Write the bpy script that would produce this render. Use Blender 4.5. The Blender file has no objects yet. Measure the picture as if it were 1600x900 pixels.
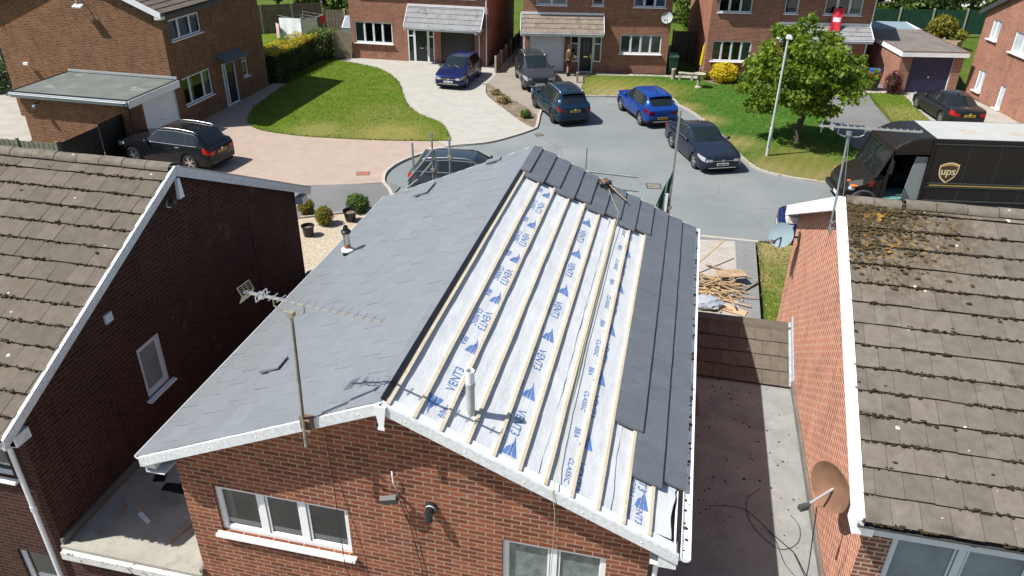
import bpy, bmesh, math, random
from mathutils import Vector, Matrix, noise
from math import radians, sin, cos, pi, sqrt, atan2, hypot
random.seed(7)
RND = random.Random(11)
scene = bpy.context.scene
COL = scene.collection

# ------------------------------------------------------------------ camera, sky, sun, exposure
cam_d = bpy.data.cameras.new('camera')
cam = bpy.data.objects.new('camera', cam_d)
COL.objects.link(cam)
scene.camera = cam
cam_d.sensor_width = 36.0
cam_d.lens = 36.0 * 1199.758 / 1600.0
cam_d.clip_end = 2000
YAW, PITCH, ROLL = -0.214778, 0.513559, 0.013742
_f0 = Vector((sin(YAW), cos(YAW), 0)); _r0 = Vector((cos(YAW), -sin(YAW), 0)); _z = Vector((0, 0, 1))
_f = _f0 * cos(PITCH) - _z * sin(PITCH); _u = _z * cos(PITCH) + _f0 * sin(PITCH)
_r = _r0 * cos(ROLL) + _u * sin(ROLL); _u2 = _u * cos(ROLL) - _r0 * sin(ROLL)
cam.matrix_world = Matrix(((_r.x, _u2.x, -_f.x, 2.87158), (_r.y, _u2.y, -_f.y, -6.39586), (_r.z, _u2.z, -_f.z, 11.73679), (0, 0, 0, 1)))

SUN_DIR = Vector((0.64, 0.34, -1.0)).normalized()       # the way the light travels
el = math.asin(-SUN_DIR.z)
az = atan2(-SUN_DIR.x, -SUN_DIR.y)                      # clockwise from +Y
world = bpy.data.worlds.new('World'); scene.world = world
world.use_nodes = True
nt = world.node_tree
sky = nt.nodes.new('ShaderNodeTexSky'); sky.sky_type = 'NISHITA'; sky.sun_disc = False
sky.sun_elevation = el; sky.sun_rotation = az % (2 * pi); sky.air_density = 1.0; sky.dust_density = 1.2; sky.ozone_density = 1.0
nt.links.new(sky.outputs['Color'], nt.nodes['Background'].inputs['Color'])
nt.nodes['Background'].inputs['Strength'].default_value = 0.08
sun_d = bpy.data.lights.new('sun', 'SUN'); sun_d.energy = 5.0; sun_d.angle = radians(0.5); sun_d.color = (1.0, 0.965, 0.915)
sun = bpy.data.objects.new('sun', sun_d); COL.objects.link(sun)
sun.rotation_euler = SUN_DIR.to_track_quat('-Z', 'Y').to_euler(); sun.location = (-20, -10, 40)
vs = scene.view_settings
vs.view_transform = 'Standard'; vs.look = 'None'; vs.exposure = 0.52; vs.gamma = 1.0; vs.use_curve_mapping = False
scene.cycles.max_bounces = 6; scene.cycles.diffuse_bounces = 2; scene.cycles.glossy_bounces = 3
scene.cycles.transparent_max_bounces = 12; scene.cycles.transmission_bounces = 4
scene.cycles.caustics_reflective = False; scene.cycles.caustics_refractive = False
scene.cycles.use_denoising = True
scene.cycles.sample_clamp_indirect = 6

# ------------------------------------------------------------------ mesh helper
OFF = {}
def _off(parent):
    o = parent
    while o is not None:
        if o.name in OFF: return OFF[o.name]
        o = o.parent
    return Vector((0, 0, 0))

class MB:
    def __init__(s): s.v = []; s.f = []; s.m = []; s.r = []
    def face(s, pts, m=0, r=0.5):
        i = len(s.v); s.v += [Vector(p) for p in pts]; s.f.append(tuple(range(i, i + len(pts)))); s.m.append(m); s.r.append(r)
    def mesh(s, verts, faces, m=0, r=0.5):
        i = len(s.v); s.v += [Vector(p) for p in verts]
        for f in faces: s.f.append(tuple(i + k for k in f)); s.m.append(m); s.r.append(r)
    def hexa(s, c, m=0, r=0.5):       # 8 corners: bottom 0-3 ccw, top 4-7
        s.mesh(c, [(0, 3, 2, 1), (4, 5, 6, 7), (0, 1, 5, 4), (1, 2, 6, 5), (2, 3, 7, 6), (3, 0, 4, 7)], m, r)
    def box(s, x0, x1, y0, y1, z0, z1, m=0, r=0.5):
        s.hexa([(x0, y0, z0), (x1, y0, z0), (x1, y1, z0), (x0, y1, z0), (x0, y0, z1), (x1, y0, z1), (x1, y1, z1), (x0, y1, z1)], m, r)
    def fbox(s, F, a0, a1, b0, b1, c0, c1, m=0, r=0.5):   # box in a frame F(a,b,c)
        s.hexa([F(a0, b0, c0), F(a1, b0, c0), F(a1, b1, c0), F(a0, b1, c0), F(a0, b0, c1), F(a1, b0, c1), F(a1, b1, c1), F(a0, b1, c1)], m, r)
    def obox(s, M, sx, sy, sz, m=0, r=0.5):               # centred box of size sx,sy,sz under matrix M
        h = [(-1, -1, -1), (1, -1, -1), (1, 1, -1), (-1, 1, -1), (-1, -1, 1), (1, -1, 1), (1, 1, 1), (-1, 1, 1)]
        s.hexa([M @ Vector((a * sx / 2, b * sy / 2, c * sz / 2)) for a, b, c in h], m, r)
    def bar(s, a, b, w, h, up=(0, 0, 1), m=0, r=0.5):     # rectangular bar from a to b
        a, b = Vector(a), Vector(b); t = (b - a).normalized(); sd = t.cross(Vector(up)).normalized(); u = sd.cross(t)
        c = []
        for p in (a, b):
            c += [p - sd * w / 2 - u * h / 2, p + sd * w / 2 - u * h / 2, p + sd * w / 2 + u * h / 2, p - sd * w / 2 + u * h / 2]
        s.mesh(c, [(0, 1, 2, 3), (7, 6, 5, 4), (0, 4, 5, 1), (1, 5, 6, 2), (2, 6, 7, 3), (3, 7, 4, 0)], m, r)
    def tube(s, pts, rad, n=8, m=0, r=0.5, caps=True):
        pts = [Vector(p) for p in pts]; k = len(pts)
        if not hasattr(rad, '__len__'): rad = [rad] * k
        vv = []; prev = None
        for i, p in enumerate(pts):
            t = (pts[min(i + 1, k - 1)] - pts[max(i - 1, 0)]).normalized()
            if prev is None:
                a = Vector((0, 0, 1)) if abs(t.z) < .9 else Vector((1, 0, 0))
                x = t.cross(a).normalized()
            else:
                x = (prev - t * prev.dot(t)).normalized()
            prev = x; y = t.cross(x)
            for j in range(n):
                q = 2 * pi * j / n; vv.append(p + (x * cos(q) + y * sin(q)) * rad[i])
        ff = []
        for i in range(k - 1):
            for j in range(n):
                ff.append((i * n + j, i * n + (j + 1) % n, (i + 1) * n + (j + 1) % n, (i + 1) * n + j))
        if caps: ff += [tuple(range(n))[::-1], tuple((k - 1) * n + j for j in range(n))]
        s.mesh(vv, ff, m, r)
    def lathe(s, prof, M=None, n=24, m=0, r=0.5):          # profile (radius, z) round Z under M
        M = M or Matrix.Identity(4); vv = []; ff = []; k = len(prof)
        for (ra, z) in prof:
            for j in range(n):
                q = 2 * pi * j / n; vv.append(M @ Vector((ra * cos(q), ra * sin(q), z)))
        for i in range(k - 1):
            for j in range(n):
                ff.append((i * n + j, i * n + (j + 1) % n, (i + 1) * n + (j + 1) % n, (i + 1) * n + j))
        s.mesh(vv, ff, m, r)
    def slab(s, pts, z0, z1, m=0, r=0.5):                  # plan polygon extruded
        n = len(pts); ar = sum(pts[i][0] * pts[(i + 1) % n][1] - pts[(i + 1) % n][0] * pts[i][1] for i in range(n))
        if ar < 0: pts = pts[::-1]
        v = [(x, y, z0) for x, y in pts] + [(x, y, z1) for x, y in pts]
        s.mesh(v, [tuple(range(n))[::-1], tuple(range(n, 2 * n))] + [(i, (i + 1) % n, n + (i + 1) % n, n + i) for i in range(n)], m, r)
    def blob(s, c, rx, ry, rz, sub=1, jit=.2, m=0, r=0.5, rng=RND):
        t = (1 + sqrt(5)) / 2
        V0 = [Vector(p).normalized() for p in [(-1, t, 0), (1, t, 0), (-1, -t, 0), (1, -t, 0), (0, -1, t), (0, 1, t), (0, -1, -t), (0, 1, -t), (t, 0, -1), (t, 0, 1), (-t, 0, -1), (-t, 0, 1)]]
        F0 = [(0, 11, 5), (0, 5, 1), (0, 1, 7), (0, 7, 10), (0, 10, 11), (1, 5, 9), (5, 11, 4), (11, 10, 2), (10, 7, 6), (7, 1, 8), (3, 9, 4), (3, 4, 2), (3, 2, 6), (3, 6, 8), (3, 8, 9), (4, 9, 5), (2, 4, 11), (6, 2, 10), (8, 6, 7), (9, 8, 1)]
        for _ in range(sub - 1):
            cache = {}; F1 = []
            def mid(a, b):
                k = (min(a, b), max(a, b))
                if k not in cache: V0.append(((V0[a] + V0[b]) / 2).normalized()); cache[k] = len(V0) - 1
                return cache[k]
            for a, b, d in F0:
                ab, bd, da = mid(a, b), mid(b, d), mid(d, a); F1 += [(a, ab, da), (b, bd, ab), (d, da, bd), (ab, bd, da)]
            F0 = F1
        c = Vector(c)
        s.mesh([c + Vector((p.x * rx, p.y * ry, p.z * rz)) * (1 + rng.uniform(-jit, jit)) for p in V0], F0, m, r)
    def build(s, name, mats, parent=None, smooth=False, angle=None, label=None):
        me = bpy.data.meshes.new(name)
        off = _off(parent) if parent is not None else Vector((0, 0, 0))
        me.from_pydata([tuple(p - off) for p in s.v], [], s.f)
        if not isinstance(mats, (list, tuple)): mats = [mats]
        for m in mats: me.materials.append(m)
        me.polygons.foreach_set('material_index', s.m)
        at = me.attributes.new('rnd', 'FLOAT', 'FACE'); at.data.foreach_set('value', s.r)
        uv = me.uv_layers.new(name='UVMap'); buf = [0.0] * (2 * len(me.loops))
        Z = Vector((0, 0, 1))
        for pl in me.polygons:
            n = pl.normal; t = Z.cross(n)
            if t.length < 0.02: t = Vector((1, 0, 0))
            t.normalize(); b = n.cross(t)
            for li in pl.loop_indices:
                c = me.vertices[me.loops[li].vertex_index].co
                buf[2 * li] = c.dot(t); buf[2 * li + 1] = c.dot(b)
        uv.data.foreach_set('uv', buf)
        if smooth or angle:
            me.polygons.foreach_set('use_smooth', [True] * len(me.polygons))
            if angle: me.set_sharp_from_angle(angle=radians(angle))
        me.update()
        o = bpy.data.objects.new(name, me); COL.objects.link(o)
        if parent is not None: o.parent = parent
        if label: o['label'] = label
        return o

def tag(o, label=None, cat=None, group=None, kind=None):
    if label: o['label'] = label
    if cat: o['category'] = cat
    if group: o['group'] = group
    if kind: o['kind'] = kind
    return o
def thing(name, label, cat, loc=(0, 0, 0), rz=0.0, group=None, world=False):
    o = bpy.data.objects.new(name, None); COL.objects.link(o)
    o.location = loc; o.rotation_euler = (0, 0, rz); o.empty_display_size = .2
    if world: OFF[o.name] = Vector(loc)
    return tag(o, label, cat, group)
def copy_thing(root, loc, rz=0.0, label=None, group=None):
    r = root.copy(); COL.objects.link(r); r.location = loc; r.rotation_euler = (0, 0, rz)
    if label: r['label'] = label
    if group: r['group'] = group
    for ch in list(root.children):
        c = ch.copy(); COL.objects.link(c); c.parent = r
        for g in list(ch.children):
            d = g.copy(); COL.objects.link(d); d.parent = c
    return r

# ------------------------------------------------------------------ materials
def newmat(name):
    m = bpy.data.materials.new(name); m.use_nodes = True
    n = m.node_tree.nodes; b = n['Principled BSDF']
    return m, m.node_tree, n, b
def rgba(c): return (c[0], c[1], c[2], 1)
def ramp_noise(nt, vec, scale, lo, hi, detail=4, rough=.6):
    n = nt.nodes.new('ShaderNodeTexNoise'); n.inputs['Scale'].default_value = scale; n.inputs['Detail'].default_value = detail; n.inputs['Roughness'].default_value = rough
    if vec is not None: nt.links.new(vec, n.inputs['Vector'])
    r = nt.nodes.new('ShaderNodeMapRange'); r.inputs['From Min'].default_value = lo; r.inputs['From Max'].default_value = hi
    nt.links.new(n.outputs['Fac'], r.inputs['Value'])
    return r.outputs['Result'], n
def mixc(nt, fac, a, b, mode='MIX'):
    x = nt.nodes.new('ShaderNodeMix'); x.data_type = 'RGBA'; x.blend_type = mode
    if isinstance(fac, (int, float)): x.inputs[0].default_value = fac
    else: nt.links.new(fac, x.inputs[0])
    for v, i in ((a, 6), (b, 7)):
        if isinstance(v, tuple): x.inputs[i].default_value = rgba(v)
        else: nt.links.new(v, x.inputs[i])
    return x.outputs[2]
def bump(nt, h, dist, strength, normal=None):
    b = nt.nodes.new('ShaderNodeBump'); b.inputs['Distance'].default_value = dist; b.inputs['Strength'].default_value = strength
    nt.links.new(h, b.inputs['Height'])
    if normal is not None: nt.links.new(normal, b.inputs['Normal'])
    return b.outputs['Normal']
def coord(nt, kind='Object'):
    return nt.nodes.new('ShaderNodeTexCoord').outputs[kind]
def plain(name, c, rough=.5, metal=0.0, var=.12, vscale=6.0, spec=.5, coat=0.0):
    m, nt, n, b = newmat(name)
    f, _ = ramp_noise(nt, coord(nt), vscale, .3, .7, 5)
    d = tuple(x * (1 - var) for x in c); l = tuple(min(1, x * (1 + var)) for x in c)
    nt.links.new(mixc(nt, f, d, l), b.inputs['Base Color'])
    b.inputs['Roughness'].default_value = rough; b.inputs['Metallic'].default_value = metal
    b.inputs['Specular IOR Level'].default_value = spec; b.inputs['Coat Weight'].default_value = coat
    return m
def rough_ground(name, c1, c2, scale, rough=.9, bmp=.02, fine=60, c3=None, s3=1.2, lo3=.55, hi3=.68):
    m, nt, n, b = newmat(name); co = coord(nt)
    f, _ = ramp_noise(nt, co, scale, .35, .65, 6)
    f2, n2 = ramp_noise(nt, co, fine, .3, .7, 3)
    c = mixc(nt, f, c1, c2)
    c = mixc(nt, f2, mixc(nt, 1.0, c, (.72, .72, .72), 'MULTIPLY'), c)
    if c3:
        f3, _ = ramp_noise(nt, co, s3, lo3, hi3, 5); c = mixc(nt, f3, c, c3)
    nt.links.new(c, b.inputs['Base Color']); b.inputs['Roughness'].default_value = rough; b.inputs['Specular IOR Level'].default_value = .25
    nt.links.new(bump(nt, n2.outputs['Fac'], bmp, .6), b.inputs['Normal'])
    return m
def brick(name, c1, c2, mortar, w=.225, h=.075, ms=.011, rough=.88, dirt=.25, bias=0.0, age=True):
    m, nt, n, b = newmat(name); uv = coord(nt, 'UV')
    t = n.new('ShaderNodeTexBrick'); nt.links.new(uv, t.inputs['Vector'])
    t.offset = .5; t.inputs['Scale'].default_value = 1.0; t.inputs['Brick Width'].default_value = w; t.inputs['Row Height'].default_value = h
    t.inputs['Mortar Size'].default_value = ms; t.inputs['Mortar Smooth'].default_value = .15; t.inputs['Bias'].default_value = bias
    t.inputs['Color1'].default_value = rgba(c1); t.inputs['Color2'].default_value = rgba(c2); t.inputs['Mortar'].default_value = rgba(mortar)
    f, _ = ramp_noise(nt, coord(nt), 1.3, .3, .75, 6); f2, n2 = ramp_noise(nt, uv, 40, .25, .75, 4)
    c = mixc(nt, f, t.outputs['Color'], mixc(nt, 1.0, t.outputs['Color'], (1 - dirt,) * 3, 'MULTIPLY'))
    c = mixc(nt, f2, mixc(nt, 1.0, c, (.8, .78, .76), 'MULTIPLY'), c)
    if age:
     mp = n.new('ShaderNodeMapping'); mp.inputs['Scale'].default_value = (2.2, .35, 1); nt.links.new(uv, mp.inputs['Vector'])
     f4, _ = ramp_noise(nt, mp.outputs[0], 1.6, .52, .75, 6); c = mixc(nt, f4, c, mixc(nt, 1.0, c, (.68, .66, .66), 'MULTIPLY'))
     f5, _ = ramp_noise(nt, coord(nt), .9, .6, .8, 6, .7); c = mixc(nt, f5, c, mixc(nt, .25, c, (.6, .5, .42)))
    nt.links.new(c, b.inputs['Base Color']); b.inputs['Roughness'].default_value = rough; b.inputs['Specular IOR Level'].default_value = .2
    h1 = bump(nt, n2.outputs['Fac'], .004, .5); inv = n.new('ShaderNodeMath'); inv.operation = 'SUBTRACT'; inv.inputs[0].default_value = 1.0
    nt.links.new(t.outputs['Fac'], inv.inputs[1]); nt.links.new(bump(nt, inv.outputs[0], .009, .9, h1), b.inputs['Normal'])
    return m
def tile_mat(name, c1, c2, spots=None, spot_amt=.0, stain=None, rough=.85, spec=.3, rvar=.3, streak=None, patch=None):
    m, nt, n, b = newmat(name); co = coord(nt)
    at = n.new('ShaderNodeAttribute'); at.attribute_name = 'rnd'
    f, n1 = ramp_noise(nt, co, 7, .3, .7, 6)
    c = mixc(nt, f, c1, c2)
    c = mixc(nt, at.outputs['Fac'], mixc(nt, 1.0, c, (1 - rvar,) * 3, 'MULTIPLY'), mixc(nt, 1.0, c, (1 + rvar,) * 3, 'MULTIPLY'))
    f2, n2 = ramp_noise(nt, co, 130, .3, .7, 3)
    c = mixc(nt, f2, mixc(nt, 1.0, c, (.75, .75, .75), 'MULTIPLY'), c)
    if stain:
        f3, _ = ramp_noise(nt, co, 2.2, .56, .72, 6); c = mixc(nt, f3, c, stain)
    if streak:
        mp = n.new('ShaderNodeMapping'); mp.inputs['Scale'].default_value = (1.2, 9, 9); nt.links.new(co, mp.inputs['Vector'])
        f5, _ = ramp_noise(nt, mp.outputs['Vector'], 3.0, .6, .8, 6); c = mixc(nt, f5, c, streak)
    if spots:
        v = n.new('ShaderNodeTexVoronoi'); v.inputs['Scale'].default_value = 7.5; v.inputs['Randomness'].default_value = 1
        nt.links.new(co, v.inputs['Vector'])
        sep = n.new('ShaderNodeSeparateColor'); nt.links.new(v.outputs['Color'], sep.inputs[0])
        g = n.new('ShaderNodeMath'); g.operation = 'LESS_THAN'; nt.links.new(sep.outputs[0], g.inputs[0]); cl, _ = ramp_noise(nt, co, 1.0, .42, .68, 3); cm = n.new('ShaderNodeMath'); cm.operation = 'MULTIPLY'; cm.inputs[1].default_value = spot_amt * 2.4; nt.links.new(cl, cm.inputs[0]); nt.links.new(cm.outputs[0], g.inputs[1])
        sz = n.new('ShaderNodeMath'); sz.operation = 'MULTIPLY'; nt.links.new(sep.outputs[1], sz.inputs[0]); sz.inputs[1].default_value = .28
        wob, _ = ramp_noise(nt, co, 60, .0, 1, 3)
        ad = n.new('ShaderNodeMath'); ad.operation = 'MULTIPLY_ADD'; nt.links.new(wob, ad.inputs[0]); ad.inputs[1].default_value = .35; nt.links.new(v.outputs['Distance'], ad.inputs[2])
        ad2 = n.new('ShaderNodeMath'); ad2.operation = 'SUBTRACT'; nt.links.new(ad.outputs[0], ad2.inputs[0]); ad2.inputs[1].default_value = .15
        l = n.new('ShaderNodeMath'); l.operation = 'LESS_THAN'; nt.links.new(ad2.outputs[0], l.inputs[0]); nt.links.new(sz.outputs[0], l.inputs[1])
        mm = n.new('ShaderNodeMath'); mm.operation = 'MULTIPLY'; nt.links.new(g.outputs[0], mm.inputs[0]); nt.links.new(l.outputs[0], mm.inputs[1])
        c = mixc(nt, mm.outputs[0], c, spots)
    if patch:     # a patch of lichen with a place of its own: (centre, radius, colour a, colour b)
        (px, py, pz), pr, ca, cb = patch
        d = n.new('ShaderNodeVectorMath'); d.operation = 'DISTANCE'; nt.links.new(co, d.inputs[0]); d.inputs[1].default_value = (px, py, pz)
        mr = n.new('ShaderNodeMapRange'); nt.links.new(d.outputs['Value'], mr.inputs['Value']); mr.inputs['From Min'].default_value = pr; mr.inputs['From Max'].default_value = pr * .35
        f6, _ = ramp_noise(nt, co, 9, .35, .62, 7, .7)
        q = n.new('ShaderNodeMath'); q.operation = 'MULTIPLY'; nt.links.new(mr.outputs[0], q.inputs[0]); nt.links.new(f6, q.inputs[1]); q.use_clamp = True
        f7, _ = ramp_noise(nt, co, 14, .5, .6, 4)
        c = mixc(nt, q.outputs[0], c, mixc(nt, f7, ca, cb))
    nt.links.new(c, b.inputs['Base Color']); b.inputs['Roughness'].default_value = rough; b.inputs['Specular IOR Level'].default_value = spec
    nb = bump(nt, n2.outputs['Fac'], .003, .5)
    nt.links.new(bump(nt, n1.outputs['Fac'], .01, .35, nb), b.inputs['Normal'])
    return m
def leaf_mat(name, c1, c2, trans=.35):
    m, nt, n, b = newmat(name)
    at = n.new('ShaderNodeAttribute'); at.attribute_name = 'rnd'
    c = mixc(nt, at.outputs['Fac'], c1, c2)
    d = n.new('ShaderNodeBsdfTranslucent'); nt.links.new(mixc(nt, 1.0, c, (1.3, 1.25, .6), 'MULTIPLY'), d.inputs['Color'])
    nt.links.new(c, b.inputs['Base Color']); b.inputs['Roughness'].default_value = .5; b.inputs['Specular IOR Level'].default_value = .35
    mx = n.new('ShaderNodeMixShader'); mx.inputs[0].default_value = trans
    nt.links.new(b.outputs[0], mx.inputs[1]); nt.links.new(d.outputs[0], mx.inputs[2]); nt.links.new(mx.outputs[0], n['Material Output'].inputs['Surface'])
    return m
def grass_mat(name, c1, c2, dry, drylo=.5, dryhi=.7, ds=.5, stripe=None, patches=()):
    m, nt, n, b = newmat(name); co = coord(nt)
    f, _ = ramp_noise(nt, co, 1.6, .35, .65, 6); f2, n2 = ramp_noise(nt, co, 55, .2, .8, 5); f3, _ = ramp_noise(nt, co, ds, drylo, dryhi, 7, .65); f4, _ = ramp_noise(nt, co, 9, .35, .65, 5)
    c = mixc(nt, f, c1, c2); c = mixc(nt, f3, c, dry)
    for (px, py, pr, pc) in patches:            # worn, sun-bleached areas
        d = n.new('ShaderNodeVectorMath'); d.operation = 'DISTANCE'; nt.links.new(co, d.inputs[0]); d.inputs[1].default_value = (px, py, .07)
        mr = n.new('ShaderNodeMapRange'); nt.links.new(d.outputs['Value'], mr.inputs['Value']); mr.inputs['From Min'].default_value = pr; mr.inputs['From Max'].default_value = pr * .3
        fq, _ = ramp_noise(nt, co, 1.1, .15, .5, 7, .7); q = n.new('ShaderNodeMath'); q.operation = 'MULTIPLY'; q.use_clamp = True; nt.links.new(mr.outputs[0], q.inputs[0]); nt.links.new(fq, q.inputs[1]); c = mixc(nt, q.outputs[0], c, pc)
    c = mixc(nt, f4, mixc(nt, 1.0, c, (.78, .82, .75), 'MULTIPLY'), c)
    c = mixc(nt, f2, mixc(nt, 1.0, c, (.55, .6, .5), 'MULTIPLY'), mixc(nt, 1.0, c, (1.25, 1.2, 1.15), 'MULTIPLY'))
    if stripe:
        w = n.new('ShaderNodeTexWave'); w.inputs['Scale'].default_value = stripe[0]; w.inputs['Distortion'].default_value = 1.2
        mp = n.new('ShaderNodeMapping'); mp.inputs['Rotation'].default_value = (0, 0, stripe[1]); nt.links.new(co, mp.inputs['Vector']); nt.links.new(mp.outputs[0], w.inputs['Vector'])
        c = mixc(nt, w.outputs['Fac'], mixc(nt, 1.0, c, (.86, .88, .84), 'MULTIPLY'), c)
    nt.links.new(c, b.inputs['Base Color']); b.inputs['Roughness'].default_value = .9; b.inputs['Specular IOR Level'].default_value = .15
    nt.links.new(bump(nt, n2.outputs['Fac'], .04, .9), b.inputs['Normal'])
    return m

M = {}
M['brick_main'] = brick('brick_main', (.33, .108, .057), (.16, .055, .035), (.44, .31, .22), ms=.009)
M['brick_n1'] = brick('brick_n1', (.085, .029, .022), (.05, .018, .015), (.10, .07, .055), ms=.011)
M['brick_n2'] = brick('brick_n2', (.60, .205, .11), (.40, .13, .08), (.76, .54, .41), ms=.013)
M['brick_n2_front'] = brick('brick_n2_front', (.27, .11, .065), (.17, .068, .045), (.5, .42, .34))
M['brick_a'] = brick('brick_a', (.29, .125, .06), (.13, .052, .03), (.34, .23, .14), ms=.012)
M['brick_b'] = brick('brick_b', (.44, .15, .085), (.25, .085, .055), (.50, .35, .26), ms=.011)
M['brick_e'] = brick('brick_e', (.40, .135, .078), (.25, .083, .052), (.55, .40, .31), ms=.012)
M['tile_old'] = tile_mat('tile_old', (.112, .094, .073), (.155, .131, .104), (.55, .52, .46), .09, (.10, .082, .06), rvar=.14)
M['tile_old2'] = tile_mat('tile_old2', (.138, .117, .095), (.188, .165, .137), (.62, .58, .5), .10, (.08, .068, .054), rvar=.14,
                          patch=((-4.85, -.35, 6.9), 1.75, (.05, .038, .02), (.22, .13, .035)))
M['tile_new'] = tile_mat('tile_new', (.118, .134, .152), (.145, .163, .183), None, 0, None, rough=.45, spec=.5, rvar=.05, streak=(.17, .18, .19))
M['tile_lit'] = tile_mat('tile_lit', (.20, .217, .230), (.226, .243, .256), None, 0, None, rough=.36, spec=.8, rvar=.045, streak=(.25, .262, .275))  # same new tile made lighter: the sunlit slope's sheen is put into the colour
M['tile_far'] = tile_mat('tile_far', (.24, .245, .25), (.30, .305, .31), None, 0, (.15, .13, .11), rvar=.12)
M['tile_far_brown'] = tile_mat('tile_far_brown', (.2, .16, .13), (.28, .23, .18), (.5, .46, .4), .12, (.12, .09, .07), rvar=.15)
M['ridge_old'] = tile_mat('ridge_old', (.13, .11, .085), (.21, .185, .15), (.5, .47, .4), .3, (.075, .055, .03), rvar=.12)
M['moss'] = rough_ground('moss', (.028, .02, .013), (.06, .045, .022), 8, fine=30)
M['lichen'] = rough_ground('lichen', (.05, .036, .016), (.10, .07, .028), 5, fine=40, c3=(.36, .2, .04), s3=4, lo3=.58, hi3=.66)
M['tile_edge'] = rough_ground('tile_edge', (.035, .028, .02), (.06, .048, .034), 9, fine=30)
M['upvc'] = plain('upvc', (.74, .755, .77), .35, var=.07, vscale=2.5)
M['upvc_board'] = rough_ground('upvc_board', (.70, .72, .74), (.76, .775, .79), 1.3, .4, .0008, 18, c3=(.665, .67, .66), s3=2.6, lo3=.6, hi3=.82)
M['upvc_grey'] = plain('upvc_grey', (.48, .55, .60), .45, var=.06)
M['white_dirty'] = rough_ground('white_dirty', (.7, .7, .68), (.62, .61, .58), 4, .6, .002, 30, c3=(.09, .08, .07), s3=7, lo3=.58, hi3=.66)
M['white_paint'] = plain('white_paint', (.86, .865, .86), .45, var=.04, vscale=2)
M['grey_verge'] = plain('grey_verge', (.42, .41, .38), .8, var=.25, vscale=9)
M['black_plastic'] = plain('black_plastic', (.014, .014, .015), .4, var=.2)
M['dark_grey'] = plain('dark_grey', (.05, .052, .055), .5, var=.2)
M['lead'] = plain('lead', (.36, .40, .42), .55, metal=.15, var=.2, vscale=12)
M['felt'] = rough_ground('felt', (.26, .272, .262), (.335, .345, .325), 2.0, .95, .012, 70, c3=(.19, .19, .175), s3=1.6, lo3=.52, hi3=.75)
M['felt_dark'] = rough_ground('felt_dark', (.33, .31, .26), (.44, .42, .36), 1.5, .95, .01, 90, c3=(.2, .18, .15), s3=2.0, lo3=.52, hi3=.75)
M['felt_grey'] = rough_ground('felt_grey', (.13, .145, .135), (.175, .19, .175), .8, .8, .004, 40, c3=(.30, .29, .25), s3=1.1, lo3=.6, hi3=.72)
M['felt_brown'] = rough_ground('felt_brown', (.16, .145, .125), (.22, .2, .175), 1.5, .95, .01, 20)
M['asphalt'] = rough_ground('asphalt', (.20, .222, .222), (.25, .27, .265), .35, .92, .006, 90, c3=(.165, .185, .188), s3=.16, lo3=.45, hi3=.65)
def road_mat():
    m = M['asphalt']; nt = m.node_tree; n = nt.nodes; b = n['Principled BSDF']; co = coord(nt)
    c = b.inputs['Base Color'].links[0].from_socket
    wob = n.new('ShaderNodeTexNoise'); wob.inputs['Scale'].default_value = 1.5; wob.inputs['Detail'].default_value = 5; nt.links.new(co, wob.inputs['Vector'])
    wv = n.new('ShaderNodeVectorMath'); wv.operation = 'MULTIPLY_ADD'; nt.links.new(wob.outputs['Color'], wv.inputs[0]); wv.inputs[1].default_value = (.8, .8, .8); nt.links.new(co, wv.inputs[2])
    v = n.new('ShaderNodeTexVoronoi'); v.feature = 'DISTANCE_TO_EDGE'; v.inputs['Scale'].default_value = .16; nt.links.new(wv.outputs[0], v.inputs['Vector'])
    mr = n.new('ShaderNodeMapRange'); mr.inputs['From Min'].default_value = .010; mr.inputs['From Max'].default_value = .003; nt.links.new(v.outputs['Distance'], mr.inputs['Value'])
    g, _ = ramp_noise(nt, co, .5, .45, .6, 3); q = n.new('ShaderNodeMath'); q.operation = 'MULTIPLY'; nt.links.new(mr.outputs[0], q.inputs[0]); nt.links.new(g, q.inputs[1])
    c = mixc(nt, q.outputs[0], c, (.17, .175, .172))
    f, _ = ramp_noise(nt, co, .9, .62, .72, 6, .65); c = mixc(nt, f, c, (.16, .165, .165))
    f, _ = ramp_noise(nt, co, 2.2, .66, .72, 6, .7); c = mixc(nt, f, c, (.33, .33, .32))
    nt.links.new(c, b.inputs['Base Color'])
road_mat()
M['asphalt_dark'] = rough_ground('asphalt_dark', (.17, .17, .168), (.21, .21, .205), .5, .92, .006, 70)
M['concrete'] = rough_ground('concrete', (.36, .34, .30), (.45, .42, .37), 1.2, .9, .004, 60)
M['kerb'] = rough_ground('kerb', (.42, .39, .33), (.5, .46, .4), 2, .9, .004, 40)
M['soil'] = rough_ground('soil', (.16, .12, .085), (.24, .19, .13), 2.5, .95, .03, 30, c3=(.34, .29, .2), s3=3)
M['gravel'] = rough_ground('gravel', (.42, .34, .25), (.60, .52, .40), 12, .9, .04, 34, c3=(.24, .18, .12), s3=17, lo3=.55, hi3=.64)
M['c_drive'] = rough_ground('c_drive', (.27, .24, .2), (.33, .295, .245), .8, .92, .006, 60)
def paver(name, c1, c2, mortar, w, h, ms, c3=None, s3=.5):
    m = brick(name, c1, c2, mortar, w, h, ms, .85, .12, age=False)
    return m
M['pink_paver'] = paver('pink_paver', (.49, .385, .315), (.43, .35, .295), (.34, .27, .22), .21, .105, .006)
M['grey_paver'] = paver('grey_paver', (.50, .46, .41), (.42, .385, .345), (.38, .35, .31), .21, .105, .006)
M['grey_band'] = paver('grey_band', (.27, .27, .27), (.23, .23, .23), (.2, .2, .2), .21, .105, .006)
M['pale_paver'] = paver('pale_paver', (.50, .49, .44), (.445, .435, .39), (.36, .345, .31), .3, .16, .012)
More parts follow.
